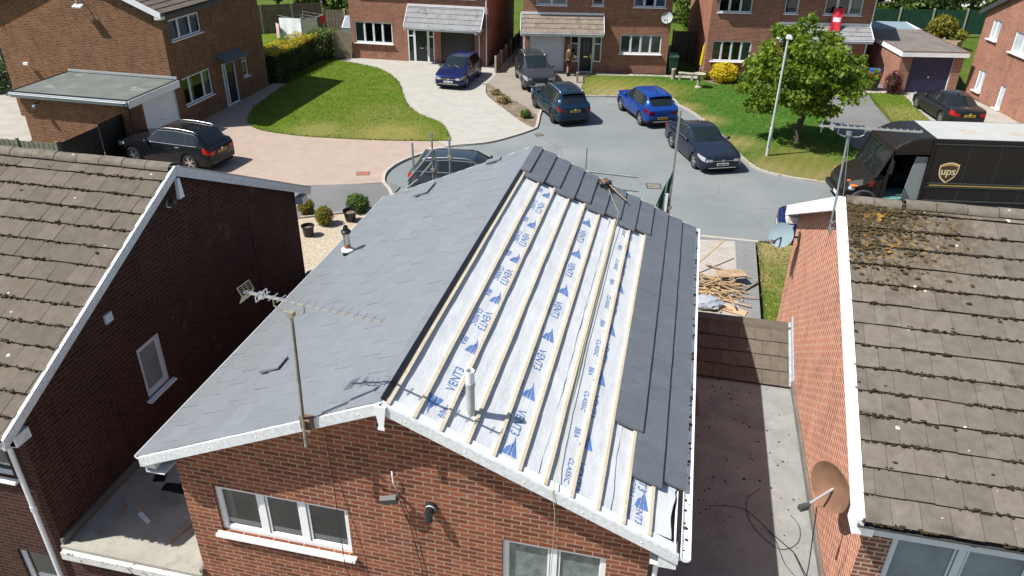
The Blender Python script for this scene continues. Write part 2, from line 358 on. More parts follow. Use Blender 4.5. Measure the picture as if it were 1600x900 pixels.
M['grass_yellowish'] = grass_mat('grass_yellowish', (.098, .168, .012), (.14, .205, .018), (.22, .22, .05), .56, .74, .5, patches=[(-10.5, 27.0, 3.2, (.28, .25, .08)), (-14, 26.6, 2.2, (.24, .24, .07)), (-12, 30, 2.4, (.19, .21, .05)), (14.6, 37, 2.4, (.27, .25, .08))])  # yellower green lawn with drier patches
M['grass_c'] = grass_mat('grass_c', (.05, .145, .018), (.075, .18, .025), (.20, .22, .05), .55, .75, .3, stripe=(.6, .3), patches=[(9.6, 26.3, 2.6, (.33, .26, .12)), (7.4, 27.0, 2.2, (.30, .25, .1)), (8.6, 28.6, 2.6, (.2, .2, .05)), (5.7, 30.0, 1.5, (.3, .26, .1)), (4.3, 33.3, 1.4, (.3, .26, .1)), (3.2, 35.4, 1.3, (.3, .26, .1)),
                       (-1.5, 38.6, 3.4, (.25, .24, .06)), (1.0, 38.4, 3.0, (.25, .24, .06)), (-1.0, 36.9, 2.2, (.34, .29, .13)), (1.2, 37.4, 1.6, (.32, .28, .12)), (6.6, 19.0, 1.5, (.36, .29, .14)), (6.1, 15.5, 1.2, (.24, .23, .06))])
M['grass_small'] = grass_mat('grass_small', (.10, .17, .015), (.16, .22, .025), (.3, .26, .09), .48, .68, .8, patches=[(6.5, 18.9, 1.9, (.40, .32, .16)), (7.4, 17.5, 1.6, (.32, .27, .11)), (6.0, 16.5, .7, (.34, .28, .12))])
M['grass_dry'] = grass_mat('grass_dry', (.14, .19, .03), (.2, .22, .05), (.36, .29, .13), .42, .62, .7)
M['grass_back'] = grass_mat('grass_back', (.07, .13, .012), (.11, .17, .02), (.16, .16, .05))
M['timber'] = rough_ground('timber', (.40, .27, .15), (.52, .38, .23), 3, .8, .002, 30)
M['batten'] = rough_ground('batten', (.66, .56, .40), (.75, .66, .50), 2.2, .8, .002, 40, c3=(.48, .36, .2), s3=3, lo3=.6, hi3=.8)
M['timber_old'] = rough_ground('timber_old', (.34, .22, .13), (.5, .36, .22), 3, .85, .002, 30)
M['fence_grey'] = rough_ground('fence_grey', (.19, .18, .14), (.3, .3, .22), 3, .9, .004, 30, c3=(.13, .16, .07), s3=2.5)
M['fence_brown'] = rough_ground('fence_brown', (.17, .14, .1), (.25, .21, .16), 3, .9, .004, 30)
M['fence_green'] = rough_ground('fence_green', (.022, .075, .045), (.032, .095, .058), 2, .8, .004, 30)
M['gate_grey'] = rough_ground('gate_grey', (.26, .21, .155), (.34, .28, .21), 3, .85, .004, 30)
M['post_conc'] = plain('post_conc', (.4, .38, .31), .9)
M['alu'] = plain('alu', (.62, .63, .63), .38, metal=.85, var=.08)
M['alu_old'] = plain('alu_old', (.30, .28, .22), .6, metal=.4, var=.3, vscale=14)
M['galv'] = plain('galv', (.34, .37, .37), .45, metal=.6, var=.15)
M['lamp_post'] = plain('lamp_post', (.55, .58, .57), .5, metal=.2, var=.12, vscale=3)
M['dish_grey'] = plain('dish_grey', (.20, .27, .30), .75, var=.08, spec=.2)
M['dish_rust'] = plain('dish_rust', (.19, .10, .058), .75, metal=.0, var=.25, vscale=5)
M['glass_car'] = plain('glass_car', (.012, .017, .018), .04, var=.0, spec=.7)
M['tyre'] = plain('tyre', (.012, .012, .012), .8)
M['rim'] = plain('rim', (.55, .56, .57), .3, metal=.85, var=.03)
M['rim_dark'] = plain('rim_dark', (.16, .165, .17), .35, metal=.8, var=.03)
M['chrome'] = plain('chrome', (.8, .81, .82), .12, metal=1.0, var=.0)
M['trim_black'] = plain('trim_black', (.012, .012, .013), .45, var=.1)
M['under'] = plain('under', (.006, .006, .006), .9, var=.0)
M['lamp_red'] = plain('lamp_red', (.42, .012, .012), .15, var=.1)
M['lamp_dark_red'] = plain('lamp_dark_red', (.13, .008, .01), .15, var=.1)
M['lamp_clear'] = plain('lamp_clear', (.62, .65, .68), .08, metal=.5, var=.1)
M['lamp_orange'] = plain('lamp_orange', (.75, .2, .03), .2, var=.05)
M['plate_y'] = plain('plate_y', (.62, .40, .015), .4, var=.02)
M['plate_w'] = plain('plate_w', (.75, .75, .74), .4, var=.02)
M['print_blue'] = plain('print_blue', (.10, .195, .47), .6, var=.2, vscale=10)
M['navy'] = plain('navy', (.008, .011, .055), .4, var=.1)
M['black_door'] = plain('black_door', (.013, .014, .017), .3, var=.1)
M['navy_door'] = plain('navy_door', (.011, .014, .03), .3, var=.1)
M['curtain'] = plain('curtain', (.46, .5, .44), .9, var=.15)
M['curtain_blue'] = plain('curtain_blue', (.42, .5, .62), .9, var=.2, vscale=9)
M['blind'] = plain('blind', (.5, .55, .55), .8, var=.05)
M['bark'] = rough_ground('bark', (.09, .068, .05), (.15, .12, .09), 7, .95, .02, 30)
M['leaf'] = leaf_mat('leaf', (.075, .15, .014), (.26, .35, .035), .45)
M['straw'] = leaf_mat('straw', (.22, .15, .06), (.42, .32, .16), .3)
M['blade'] = leaf_mat('blade', (.075, .14, .012), (.21, .28, .03), .3)
M['blade_dry'] = leaf_mat('blade_dry', (.12, .14, .03), (.34, .30, .12), .3)
M['leaf_hedge'] = leaf_mat('leaf_hedge', (.022, .045, .008), (.10, .135, .02), .25)
M['leaf_gold'] = leaf_mat('leaf_gold', (.20, .22, .015), (.62, .47, .025), .35)
M['leaf_green'] = leaf_mat('leaf_green', (.05, .11, .012), (.13, .2, .03), .3)
M['leaf_olive'] = leaf_mat('leaf_olive', (.12, .13, .015), (.34, .29, .03), .3)
M['leaf_dark'] = leaf_mat('leaf_dark', (.02, .045, .008), (.07, .11, .018), .25)
M['leaf_red'] = leaf_mat('leaf_red', (.09, .025, .035), (.2, .06, .06), .25)
M['flower_yellow'] = leaf_mat('flower_yellow', (.55, .42, .01), (.85, .68, .02), .3)
M['twig'] = plain('twig', (.05, .042, .03), .9)
M['inner'] = plain('inner', (.012, .02, .006), 1.0)
M['stone'] = rough_ground('stone', (.36, .32, .25), (.46, .42, .34), 3, .9, .01, 20)
M['bin_green'] = plain('bin_green', (.02, .07, .045), .45)
M['skin'] = plain('skin', (.5, .29, .2), .55, var=.05)
M['uniform'] = plain('uniform', (.12, .075, .035), .8, var=.15)
M['shorts'] = plain('shorts', (.035, .028, .02), .8)
M['hair'] = plain('hair', (.015, .012, .01), .6)
M['red_cloth'] = plain('red_cloth', (.62, .03, .05), .7, var=.1)
M['white_cloth'] = plain('white_cloth', (.75, .77, .82), .8, var=.06)
M['pink_cloth'] = plain('pink_cloth', (.6, .45, .4), .8, var=.1)
M['dark_cloth'] = plain('dark_cloth', (.03, .03, .035), .85)
M['red_box'] = plain('red_box', (.6, .05, .03), .5)
M['blue_box'] = plain('blue_box', (.03, .10, .5), .5)
M['terracotta'] = plain('terracotta', (.42, .15, .08), .8)
M['rope_y'] = plain('rope_y', (.42, .40, .20), .8)
M['tan'] = plain('tan', (.15, .085, .055), .7, var=.3, vscale=15)
M['cardboard'] = plain('cardboard', (.5, .33, .19), .85)
M['net_green'] = plain('net_green', (.06, .14, .105), .8, var=.2)
M['polythene'] = plain('polythene', (.33, .36, .40), .25, var=.1)
M['ups_brown'] = plain('ups_brown', (.014, .0105, .008), .42, var=.1, coat=.08, spec=.3)
M['truck_roof'] = plain('truck_roof', (.42, .425, .40), .5, var=.06, vscale=1.5)
M['gold'] = plain('gold', (.55, .36, .10), .35, metal=.3, var=.1)
M['gold_pale'] = plain('gold_pale', (.78, .62, .34), .4, var=.08)
M['teal_step'] = plain('teal_step', (.17, .36, .32), .5)
M['seat_grey'] = plain('seat_grey', (.22, .25, .25), .7)
M['cable'] = plain('cable', (.02, .02, .022), .6)

def glass_mat():
    m, nt, n, b = newmat('window_glass')
    n.remove(b)
    tr = n.new('ShaderNodeBsdfTransparent'); tr.inputs['Color'].default_value = (.72, .78, .77, 1)
    gl = n.new('ShaderNodeBsdfGlossy'); gl.inputs['Roughness'].default_value = .02; gl.inputs['Color'].default_value = (.9, .95, 1, 1)
    co = coord(nt); nz = n.new('ShaderNodeTexNoise'); nz.inputs['Scale'].default_value = 1.3; nt.links.new(co, nz.inputs['Vector'])
    nn = bump(nt, nz.outputs['Fac'], .01, .25); nt.links.new(nn, gl.inputs['Normal'])
    fr = n.new('ShaderNodeFresnel'); fr.inputs['IOR'].default_value = 1.75
    mx = n.new('ShaderNodeMixShader'); nt.links.new(fr.outputs[0], mx.inputs[0]); nt.links.new(tr.outputs[0], mx.inputs[1]); nt.links.new(gl.outputs[0], mx.inputs[2])
    nt.links.new(mx.outputs[0], n['Material Output'].inputs['Surface'])
    return m
M['glass'] = glass_mat()
M['pane_pale'] = plain('pane_pale', (.42, .47, .49), .15, var=.25, vscale=1.2)  # opaque pane, bright sky reflection and blind painted in as pale grey
M['pane_frost'] = plain('pane_frost', (.13, .16, .15), .3, var=.5, vscale=9)
M['pane_grey'] = plain('pane_grey', (.25, .29, .285), .2, var=.2, vscale=2)
M['pipe_dull'] = plain('pipe_dull', (.33, .34, .33), .7, var=.1)
M['pane_blue'] = plain('pane_blue', (.10, .15, .175), .06, var=.5, vscale=1.1)  # opaque pane, reflected sky painted in as mottled blue
M['brown_trim'] = plain('brown_trim', (.17, .10, .075), .8)
def paint(name, c, metal=.35, rough=.22):
    metal *= .7
    m, nt, n, b = newmat(name)
    v = n.new('ShaderNodeTexNoise'); v.inputs['Scale'].default_value = 900; nt.links.new(coord(nt), v.inputs['Vector'])
    nt.links.new(mixc(nt, v.outputs['Fac'], tuple(x * .8 for x in c), tuple(x * 1.2 for x in c)), b.inputs['Base Color'])
    b.inputs['Metallic'].default_value = metal; b.inputs['Roughness'].default_value = rough; b.inputs['Specular IOR Level'].default_value = .12; b.inputs['Coat Weight'].default_value = .4; b.inputs['Coat Roughness'].default_value = .05
    return m
def membrane_mat():
    m, nt, n, b = newmat('membrane'); co = coord(nt)
    f, n1 = ramp_noise(nt, co, 2.5, .3, .7, 6); f2, n2 = ramp_noise(nt, co, 11, .3, .7, 5)
    c = mixc(nt, f, (.52, .54, .555), (.60, .62, .635)); nt.links.new(c, b.inputs['Base Color'])
    b.inputs['Roughness'].default_value = .6; b.inputs['Specular IOR Level'].default_value = .3
    mp = n.new('ShaderNodeMapping'); mp.inputs['Scale'].default_value = (3.5, 1.1, 3.5); nt.links.new(co, mp.inputs['Vector'])
    f3, n3 = ramp_noise(nt, mp.outputs[0], 2, .3, .7, 5)
    nt.links.new(bump(nt, n3.outputs['Fac'], .05, .27, bump(nt, n2.outputs['Fac'], .015, .12)), b.inputs['Normal'])
    return m
M['membrane'] = membrane_mat()
def text_mesh(body, size, extrude=0.0):
    cu = bpy.data.curves.new('writing', 'FONT'); cu.body = body; cu.size = size; cu.align_x = 'CENTER'; cu.align_y = 'CENTER'; cu.extrude = extrude; cu.resolution_u = 3
    o = bpy.data.objects.new('writing_source', cu); COL.objects.link(o)
    dg = bpy.context.evaluated_depsgraph_get(); dg.update()
    me = bpy.data.meshes.new_from_object(o.evaluated_get(dg))
    vs_ = [v.co.copy() for v in me.vertices]; fs = [tuple(p.vertices) for p in me.polygons]
    bpy.data.objects.remove(o); bpy.data.curves.remove(cu); bpy.data.meshes.remove(me)
    return vs_, fs

# ------------------------------------------------------------------ ground, road, drives, lawns
def ground(name, pts, z1, m, z0=-.2):
    mb = MB(); mb.slab(pts, z0, z1); o = mb.build(name, m); o['kind'] = 'structure'; return o
def smooth_poly(pts, n=6):      # closed Catmull-Rom
    out = []; k = len(pts)
    for i in range(k):
        p0, p1, p2, p3 = [Vector((*pts[(i + d) % k], 0)) for d in (-1, 0, 1, 2)]
        for j in range(n):
            t = j / n
            q = .5 * ((2 * p1) + (-p0 + p2) * t + (2 * p0 - 5 * p1 + 4 * p2 - p3) * t * t + (-p0 + 3 * p1 - 3 * p2 + p3) * t ** 3); out.append((q.x, q.y))
    return out
def smooth_line(pts, n=6):
    out = []; k = len(pts)
    for i in range(k - 1):
        p0, p1, p2, p3 = [Vector((*pts[max(0, min(k - 1, i + d))], 0)) for d in (-1, 0, 1, 2)]
        for j in range(n):
            t = j / n
            q = .5 * ((2 * p1) + (-p0 + p2) * t + (2 * p0 - 5 * p1 + 4 * p2 - p3) * t * t + (-p0 + 3 * p1 - 3 * p2 + p3) * t ** 3); out.append((q.x, q.y))
    return out + [pts[-1]]
def strip(mb, line, w, z0, z1):
    L_, R_ = [], []
    for i, p in enumerate(line):
        a = Vector(line[max(i - 1, 0)]); b = Vector(line[min(i + 1, len(line) - 1)]); t = (b - a).normalized(); nn = Vector((-t.y, t.x))
        L_.append(Vector(p) + nn * w / 2); R_.append(Vector(p) - nn * w / 2)
    for i in range(len(line) - 1):
        mb.hexa([(*L_[i], z0), (*R_[i], z0), (*R_[i + 1], z0), (*L_[i + 1], z0), (*L_[i], z1), (*R_[i], z1), (*R_[i + 1], z1), (*L_[i + 1], z1)])
mb = MB(); mb.face([(-400, -300, -.22), (400, -300, -.22), (400, 700, -.22), (-400, 700, -.22)])
mb.build('ground', M['grass_back'])['kind'] = 'structure'

ROAD_C = [(2.2, 36.95), (2.78, 35.75), (3.5, 34.6), (4.75, 31.7), (5.74, 28.3), (6.86, 26.3), (9.87, 25.6)]
road_pts = [(-8.3, 19.2), (40, 19.4), (40, 30), (15, 26.6)] + smooth_line(ROAD_C)[::-1] + [(-2.0, 36.25), (-2.72, 36.0)] + smooth_line([(-2.72, 36.0), (-3.7, 34.4), (-4.2, 32.8), (-3.95, 30.3), (-4.0, 29.6), (-4.8, 28.2), (-5.75, 27.0), (-7.2, 26.0), (-8.35, 24.2), (-8.75, 22.6), (-8.45, 20.9), (-7.9, 19.4)])[0:]
ground('road', road_pts, 0.0, M['asphalt'])
ground('footway', [(-26, 15.2), (-10.0, 17.1), (-7.7, 18.4), (-7.75, 20.9), (-8.3, 21.15), (-11.2, 20.15), (-19, 17.8), (-26, 15.8)], .05, M['asphalt_dark'])
ground('pink_block_drive', [(-11.14, 20.1), (-8.55, 21.2)] + smooth_line([(-8.55, 21.2), (-8.95, 22.6), (-8.55, 24.2), (-7.35, 26.1)]) + [(-7.15, 26.8), (-13, 27.5), (-18, 30), (-18.8, 34.2), (-20.3, 34.2), (-20.6, 17.6), (-17, 18.2)], .03, M['pink_paver'])
lawn_a = smooth_line([(-18.1, 27.3), (-17.0, 26.2), (-15.2, 25.8), (-13.5, 25.8), (-10.4, 26.15), (-7.4, 26.85)]) + smooth_line([(-7.6, 27.3), (-8.6, 29.2), (-10.3, 30.6), (-11.7, 32.6), (-13.4, 36.2), (-15.4, 38.7), (-17.2, 39.7)]) + [(-18.4, 40.1), (-19.2, 40.2), (-19.4, 33.5), (-18.9, 29.3)]
ground('front_lawn', lawn_a, .075, M['grass_yellowish'])
ground('pale_block_drive', [(-19.2, 40.0), (-18.6, 41.35), (-9.2, 41.5), (-8.9, 47), (-8.1, 47), (-8.35, 40.0)] + smooth_line([(-8.3, 37.0), (-7.7, 34.9), (-6.2, 32.6), (-4.9, 30.7), (-4.05, 29.75), (-4.05, 29.5), (-4.8, 28.25), (-5.75, 27.05), (-7.2, 26.05)]) + [(-9, 27.5), (-13, 33), (-15, 37)], .045, M['pale_paver'])
ground('planting_strip', [(-8.45, 37.0)] + smooth_line([(-8.25, 37.0), (-7.65, 34.9), (-6.15, 32.6), (-4.85, 30.7), (-4.05, 29.9)]) + smooth_line([(-3.95, 30.3), (-4.2, 31.6), (-5.0, 33.0), (-6.6, 35.0), (-8.3, 37.5)]), .06, M['soil'])
ground('side_drive', [(-8.9, 52), (-8.5, 37.2), (-6.6, 35.0), (-5.0, 33.0), (-4.25, 31.8), (-4.2, 32.9), (-3.7, 34.4), (-2.7, 36.0), (-2.8, 38.6), (-3.1, 40.4), (-2.5, 41.6), (-7, 40.9), (-7.4, 52)], .035, M['c_drive'])
lawn_c = [(-2.72, 36.05), (-2.0, 36.3), (2.15, 37.0)] + smooth_line(ROAD_C) + [(11.5, 25.9), (11.2, 30), (10.2, 33.7), (10.4, 36.0)] + smooth_line([(10.4, 37.6), (9.3, 38.0), (8.0, 38.9), (7.2, 40.2), (6.8, 41.6)]) + [(5.0, 41.9), (3.0, 41.8), (1.5, 41.9), (-2.3, 41.1), (-3.0, 40.2), (-2.8, 38.4)]
ground('green_lawn', lawn_c, .065, M['grass_c'])
ground('tarmac_drive', [(10.35, 33.4)] + smooth_line([(10.4, 37.6), (9.3, 38.0), (8.0, 38.9), (7.2, 40.2), (6.8, 41.6)]) + [(8, 43.3), (14.6, 44.5), (14.6, 41.3), (13.3, 41.2), (13.3, 38.5), (13.5, 35), (13.9, 26.3), (11.4, 25.9), (11.15, 30)], .03, M['asphalt_dark'])
ground('side_lawn', [(13.4, 41.0), (15.2, 41.2), (15.3, 38.3), (15.5, 36.2), (15.9, 31), (13.7, 31), (13.55, 35)], .07, M['grass_yellowish'])
ground('garage_drive', [(13.3, 41.1), (13.3, 41.9), (15.2, 41.7), (18.6, 42.6), (20.3, 36.5), (22, 28), (15.9, 27), (15.45, 36.2), (15.2, 38.3), (15.15, 41.25)], .04, M['concrete'])
ground('back_lawn', [(18.6, 42.4), (19.4, 42.6), (19.9, 60), (14, 60), (14.0, 48.5), (18.2, 48.5)], .06, M['grass_back'])
ground('right_verge', [(15.9, 26.8), (40, 30), (40, 38), (22, 35), (15.9, 31)], .06, M['grass_dry'])
ground('garden_path', [(1.2, 41.95), (4.2, 42.4), (4.2, 41.7), (1.5, 41.6), (-2.3, 40.9), (-2.5, 41.5)], .075, M['concrete'])
ground('flower_bed', smooth_poly([(4.3, 42.0), (6.6, 42.4), (7.0, 41.4), (5.6, 40.7), (4.2, 41.0)]), .08, M['soil'])
ground('gravel_bed', [(-13, 16.3), (-10.2, 17.0), (-7.95, 18.35), (-7.35, 17.9), (-7.35, 11.5), (-8.4, 13.6), (-9.7, 14.6), (-13, 15)], .055, M['gravel'])
ground('side_path', [(-13, 15), (-9.7, 14.6), (-8.4, 13.6), (-7.35, 11.5), (-7.3, 8.5), (-3.0, 8.5), (-3.0, 19.2), (-7.2, 19.2), (-7.3, 17.9), (-7.4, 13), (-9.5, 14.75)], .045, M['concrete'])
ground('front_garden', [(-3.0, 8.6), (3.4, 8.6), (3.4, 19.2), (-3.0, 19.2)], .05, M['concrete'])
ground('block_drive', [(3.4, 9), (5.62, 9), (5.72, 19.25), (3.4, 19.0)], .06, M['grey_paver'])
ground('drive_border', [(3.4, 18.72), (5.3, 18.95), (5.25, 9), (5.8, 9), (6.0, 19.3), (3.4, 19.05)], .064, M['grey_band'])
ground('right_lawn', [(5.98, 9), (6.1, 19.15), (8.2, 19.35), (8.5, 9)], .075, M['grass_small'])
ground('right_drive', [(8.2, 9), (8.2, 19.35), (30, 19.4), (30, 9)], .05, M['concrete'])
ground('back_yard', [(-30, -30), (-30, .1), (40, .1), (40, -30)], .0, M['concrete'])
ground('neighbour_yard', [(-40, 17), (-20.7, 18.0), (-20.7, 21.5), (-26, 21.5), (-26, 30), (-45, 30)], .05, M['concrete'])
ground('rear_garden', [(-29, 35.5), (-20.2, 36), (-19, 42), (-18.6, 46), (-29, 47)], .06, M['grass_yellowish'])
def kerb_line(name, pts, w=.13, z=.1, sm=True):
    mb = MB(); strip(mb, smooth_line(pts) if sm else pts, w, -.1, z); mb.build(name, M['kerb'])['kind'] = 'structure'
kerb_line('kerb', [(-7.7, 18.4), (-7.62, 19.5), (-8.0, 20.4), (-8.62, 21.3), (-8.9, 22.6), (-8.5, 24.2), (-7.3, 26.05), (-5.75, 27.03), (-4.8, 28.22), (-4.02, 29.6), (-3.97, 30.3), (-4.22, 32.8), (-3.72, 34.4), (-2.72, 36.02)], z=.085)
kerb_line('kerb', [(-2.72, 36.02), (-2.0, 36.27), (0, 36.7), (2.18, 36.97)] + ROAD_C[1:] + [(11.5, 25.9), (14, 26.4), (20, 27.3), (40, 30)], z=.085)
kerb_line('kerb', [(-7.4, 19.2), (3.4, 19.1), (40, 19.4)], sm=False, z=.075)
kerb_line('edging', [(-10.2, 17.05), (-7.95, 18.4)], .08, .12, False)

def inside(p, poly):
    x, y = p; c = False; j = len(poly) - 1
    for i in range(len(poly)):
        if (poly[i][1] > y) != (poly[j][1] > y) and x < (poly[j][0] - poly[i][0]) * (y - poly[i][1]) / (poly[j][1] - poly[i][1]) + poly[i][0]: c = not c
        j = i
    return c
def grass_tufts(name, label, poly, z, n, m, seed, h=.06, edge=26, bare=()):
    rng = random.Random(seed); mb = MB(); xs = [p[0] for p in poly]; ys = [p[1] for p in poly]
    def blade(x, y, q):
        a = rng.uniform(0, 6.28); w = rng.uniform(.012, .03); hh = h * rng.uniform(.5, 1.3) * q; l = rng.uniform(-.05, .05); mb.mesh([(x - w * cos(a), y - w * sin(a), z - .005), (x + w * cos(a), y + w * sin(a), z - .005), (x + l, y + rng.uniform(-.05, .05), z + hh)], [(0, 1, 2)], 0, min(1, max(0, .5 + .5 * noise.noise(Vector((x * .8, y * .8, 0))) + rng.uniform(-.3, .3))))
    k = 0
    while k < n:
        x, y = rng.uniform(min(xs), max(xs)), rng.uniform(min(ys), max(ys))
        if any(hypot(x - a, y - b) < r * rng.uniform(.3, 1) for a, b, r in bare): k += 1; continue
        if inside((x, y), poly): blade(x, y, .8); k += 1
    for i in range(len(poly)):
        a, b = Vector(poly[i]), Vector(poly[(i + 1) % len(poly)]); L_ = (b - a).length
        for _ in range(int(L_ * edge)): p = a.lerp(b, rng.random()); blade(p.x + rng.gauss(0, .035), p.y + rng.gauss(0, .035), 1.25)
    o = mb.build(name, m); tag(o, label, 'grass', kind='stuff')
grass_tufts('grass', 'blades of the lawn curving along the pale block drive', lawn_a, .075, 16000, M['blade'], 1, bare=[(-10.5, 27.0, 2.4), (-14, 26.6, 1.6)])
grass_tufts('grass', 'blades of the large green lawn beside the street tree', lawn_c, .065, 16000, M['blade'], 2, bare=[(9.6, 26.3, 2.4), (7.4, 27.0, 2.0), (8.6, 28.6, 1.8), (5.7, 30.0, 1.3), (4.3, 33.3, 1.2), (-1.5, 38.6, 2.8), (1.0, 38.4, 2.4), (-1.0, 36.9, 2), (1.2, 37.4, 1.5)])
grass_tufts('grass', 'blades of the small dry lawn by the orange gable', [(5.98, 9), (6.1, 19.15), (8.2, 19.35), (8.5, 9)], .075, 7000, M['blade_dry'], 3)
grass_tufts('grass', 'blades of the grass strip before the navy garage', [(13.4, 41.0), (15.2, 41.2), (15.3, 38.3), (15.5, 36.2), (15.9, 31), (13.7, 31), (13.55, 35)], .07, 3000, M['blade'], 4)
for lb, x, y, a, w, h in (('rusty drain cover let into the pink block drive', -9.75, 21.9, .3, .55, .4), ('dark gully grate at the kerb of the road', -3.6, 28.9, .6, .4, .4), ('dark square cover in the middle of the road', 2.2, 23.6, .15, .6, .6)):
    t = thing('drain_cover', lb, 'drain cover', (x, y, .031 if x < -9 else .001), a); mb = MB(); mb.box(-w / 2, w / 2, -h / 2, h / 2, 0, .012); mb.build('frame', M['brown_trim'] if x < -9 else M['dark_grey'], t); mb = MB()
    for i in range(6): mb.box(-w / 2 + .04, w / 2 - .04, -h / 2 + .04 + i * (h - .08) / 6, -h / 2 + .02 + (i + 1) * (h - .08) / 6, .012, .016)
    mb.build('grate_bars', M['terracotta'] if x < -9 else M['alu_old'], t)
# ------------------------------------------------------------------ building helpers
def frame_fn(o, u, n):
    o, u, n = Vector(o), Vector(u), Vector(n)
    return lambda a, b, c: o + u * a + Vector((0, 0, b)) + n * c
def wall_face(mb, F, W, z0, z1, holes=(), rev=.11, m=0):
    us = sorted({0.0, W} | {h[0] for h in holes} | {h[1] for h in holes}); zs = sorted({z0, z1} | {h[2] for h in holes} | {h[3] for h in holes})
    for i in range(len(us) - 1):
        for j in range(len(zs) - 1):
            a, b, c, d = us[i], us[i + 1], zs[j], zs[j + 1]; ca, cz = (a + b) / 2, (c + d) / 2
            if any(h[0] < ca < h[1] and h[2] < cz < h[3] for h in holes): continue
            mb.face([F(a, c, 0), F(b, c, 0), F(b, d, 0), F(a, d, 0)], m)
    for a, b, c, d in [h[:4] for h in holes]:
        mb.face([F(a, c, 0), F(a, d, 0), F(a, d, -rev), F(a, c, -rev)], m); mb.face([F(b, d, 0), F(b, c, 0), F(b, c, -rev), F(b, d, -rev)], m)
        mb.face([F(a, d, 0), F(b, d, 0), F(b, d, -rev), F(a, d, -rev)], m); mb.face([F(b, c, 0), F(a, c, 0), F(a, c, -rev), F(b, c, -rev)], m)
def window(parent, F, h, mull=(), rec=.05, bar=.055, sill=True, curtains=(), cmat='curtain', fm='upvc', blind=None, trans=None, room=True, sill_out=.085, pane='glass'):
    u0, u1, v0, v1 = h; mb = MB(); fr = .06
    mb.fbox(F, u0, u1, v0, v0 + bar, -rec - fr, -rec); mb.fbox(F, u0, u1, v1 - bar, v1, -rec - fr, -rec)
    mb.fbox(F, u0, u0 + bar, v0 + bar, v1 - bar, -rec - fr, -rec); mb.fbox(F, u1 - bar, u1, v0 + bar, v1 - bar, -rec - fr, -rec)
    for q in mull:
        c = u0 + (u1 - u0) * q; mb.fbox(F, c - bar * .62, c + bar * .62, v0 + bar, v1 - bar, -rec - fr, -rec)
    lights = [0.0] + list(mull) + [1.0]
    for i in range(len(lights) - 1):           # slim inner sash edge
        a = u0 + (u1 - u0) * lights[i] + bar * .8; b = u0 + (u1 - u0) * lights[i + 1] - bar * .8
        for (p, q, s, t) in ((a, b, v0 + bar, v0 + bar + .025), (a, b, v1 - bar - .025, v1 - bar), (a, a + .025, v0 + bar + .025, v1 - bar - .025), (b - .025, b, v0 + bar + .025, v1 - bar - .025)):
            mb.fbox(F, p, q, s, t, -rec - fr, -rec - .014)
    if trans:
        for i, zz in trans:
            a = u0 + (u1 - u0) * lights[i] + bar * .6; b = u0 + (u1 - u0) * lights[i + 1] - bar * .6
            mb.fbox(F, a, b, zz - bar / 2, zz + bar / 2, -rec - fr, -rec - .003)
    w = mb.build('window', M[fm], parent)
    g = MB(); g.face([F(u0 + bar * .5, v0 + bar * .5, -rec - .035), F(u1 - bar * .5, v0 + bar * .5, -rec - .035), F(u1 - bar * .5, v1 - bar * .5, -rec - .035), F(u0 + bar * .5, v1 - bar * .5, -rec - .035)])
    g.build('pane', M[pane], w)
    if room:
        r = MB(); d = .9; e = .12
        c = [F(u0 - e, v0 - e, -rec - fr - .02), F(u1 + e, v0 - e, -rec - fr - .02), F(u1 + e, v1 + e, -rec - fr - .02), F(u0 - e, v1 + e, -rec - fr - .02)]
        k = [F(u0 - e, v0 - e, -d), F(u1 + e, v0 - e, -d), F(u1 + e, v1 + e, -d), F(u0 - e, v1 + e, -d)]
        r.mesh(c + k, [(4, 5, 6, 7), (0, 1, 5, 4), (1, 2, 6, 5), (2, 3, 7, 6), (3, 0, 4, 7)])
        r.build('room_interior', M['room'], w)
    if curtains:
        for a, b in curtains:
            cm = MB(); n = max(4, int((b - a) * (u1 - u0) / .035)); A = u0 + (u1 - u0) * a; B = u0 + (u1 - u0) * b
            for i in range(n):
                p, q = A + (B - A) * i / n, A + (B - A) * (i + 1) / n; d0 = -.19 + .022 * (i % 2); d1 = -.19 + .022 * ((i + 1) % 2)
                cm.face([F(p, v0 + .02, d0), F(q, v0 + .02, d1), F(q, v1 - .02, d1), F(p, v1 - .02, d0)])
            cm.build('curtain', M[cmat], w)
    if blind:
        bm_ = MB(); bm_.fbox(F, u0 + .03, u1 - .03, v0 + (v1 - v0) * blind, v1 - .03, -.2, -.18); bm_.build('blind', M['blind'], w)
    if sill:
        s = MB(); s.fbox(F, u0 - .06, u1 + .06, v0 - .045, v0 - .003, -rec, sill_out); pass
        s.build('sill', M[fm if fm != 'upvc' else 'white_paint'], w)
    return w
M['room'] = plain('room', (.03, .03, .029), .95, var=.3, vscale=1.5)

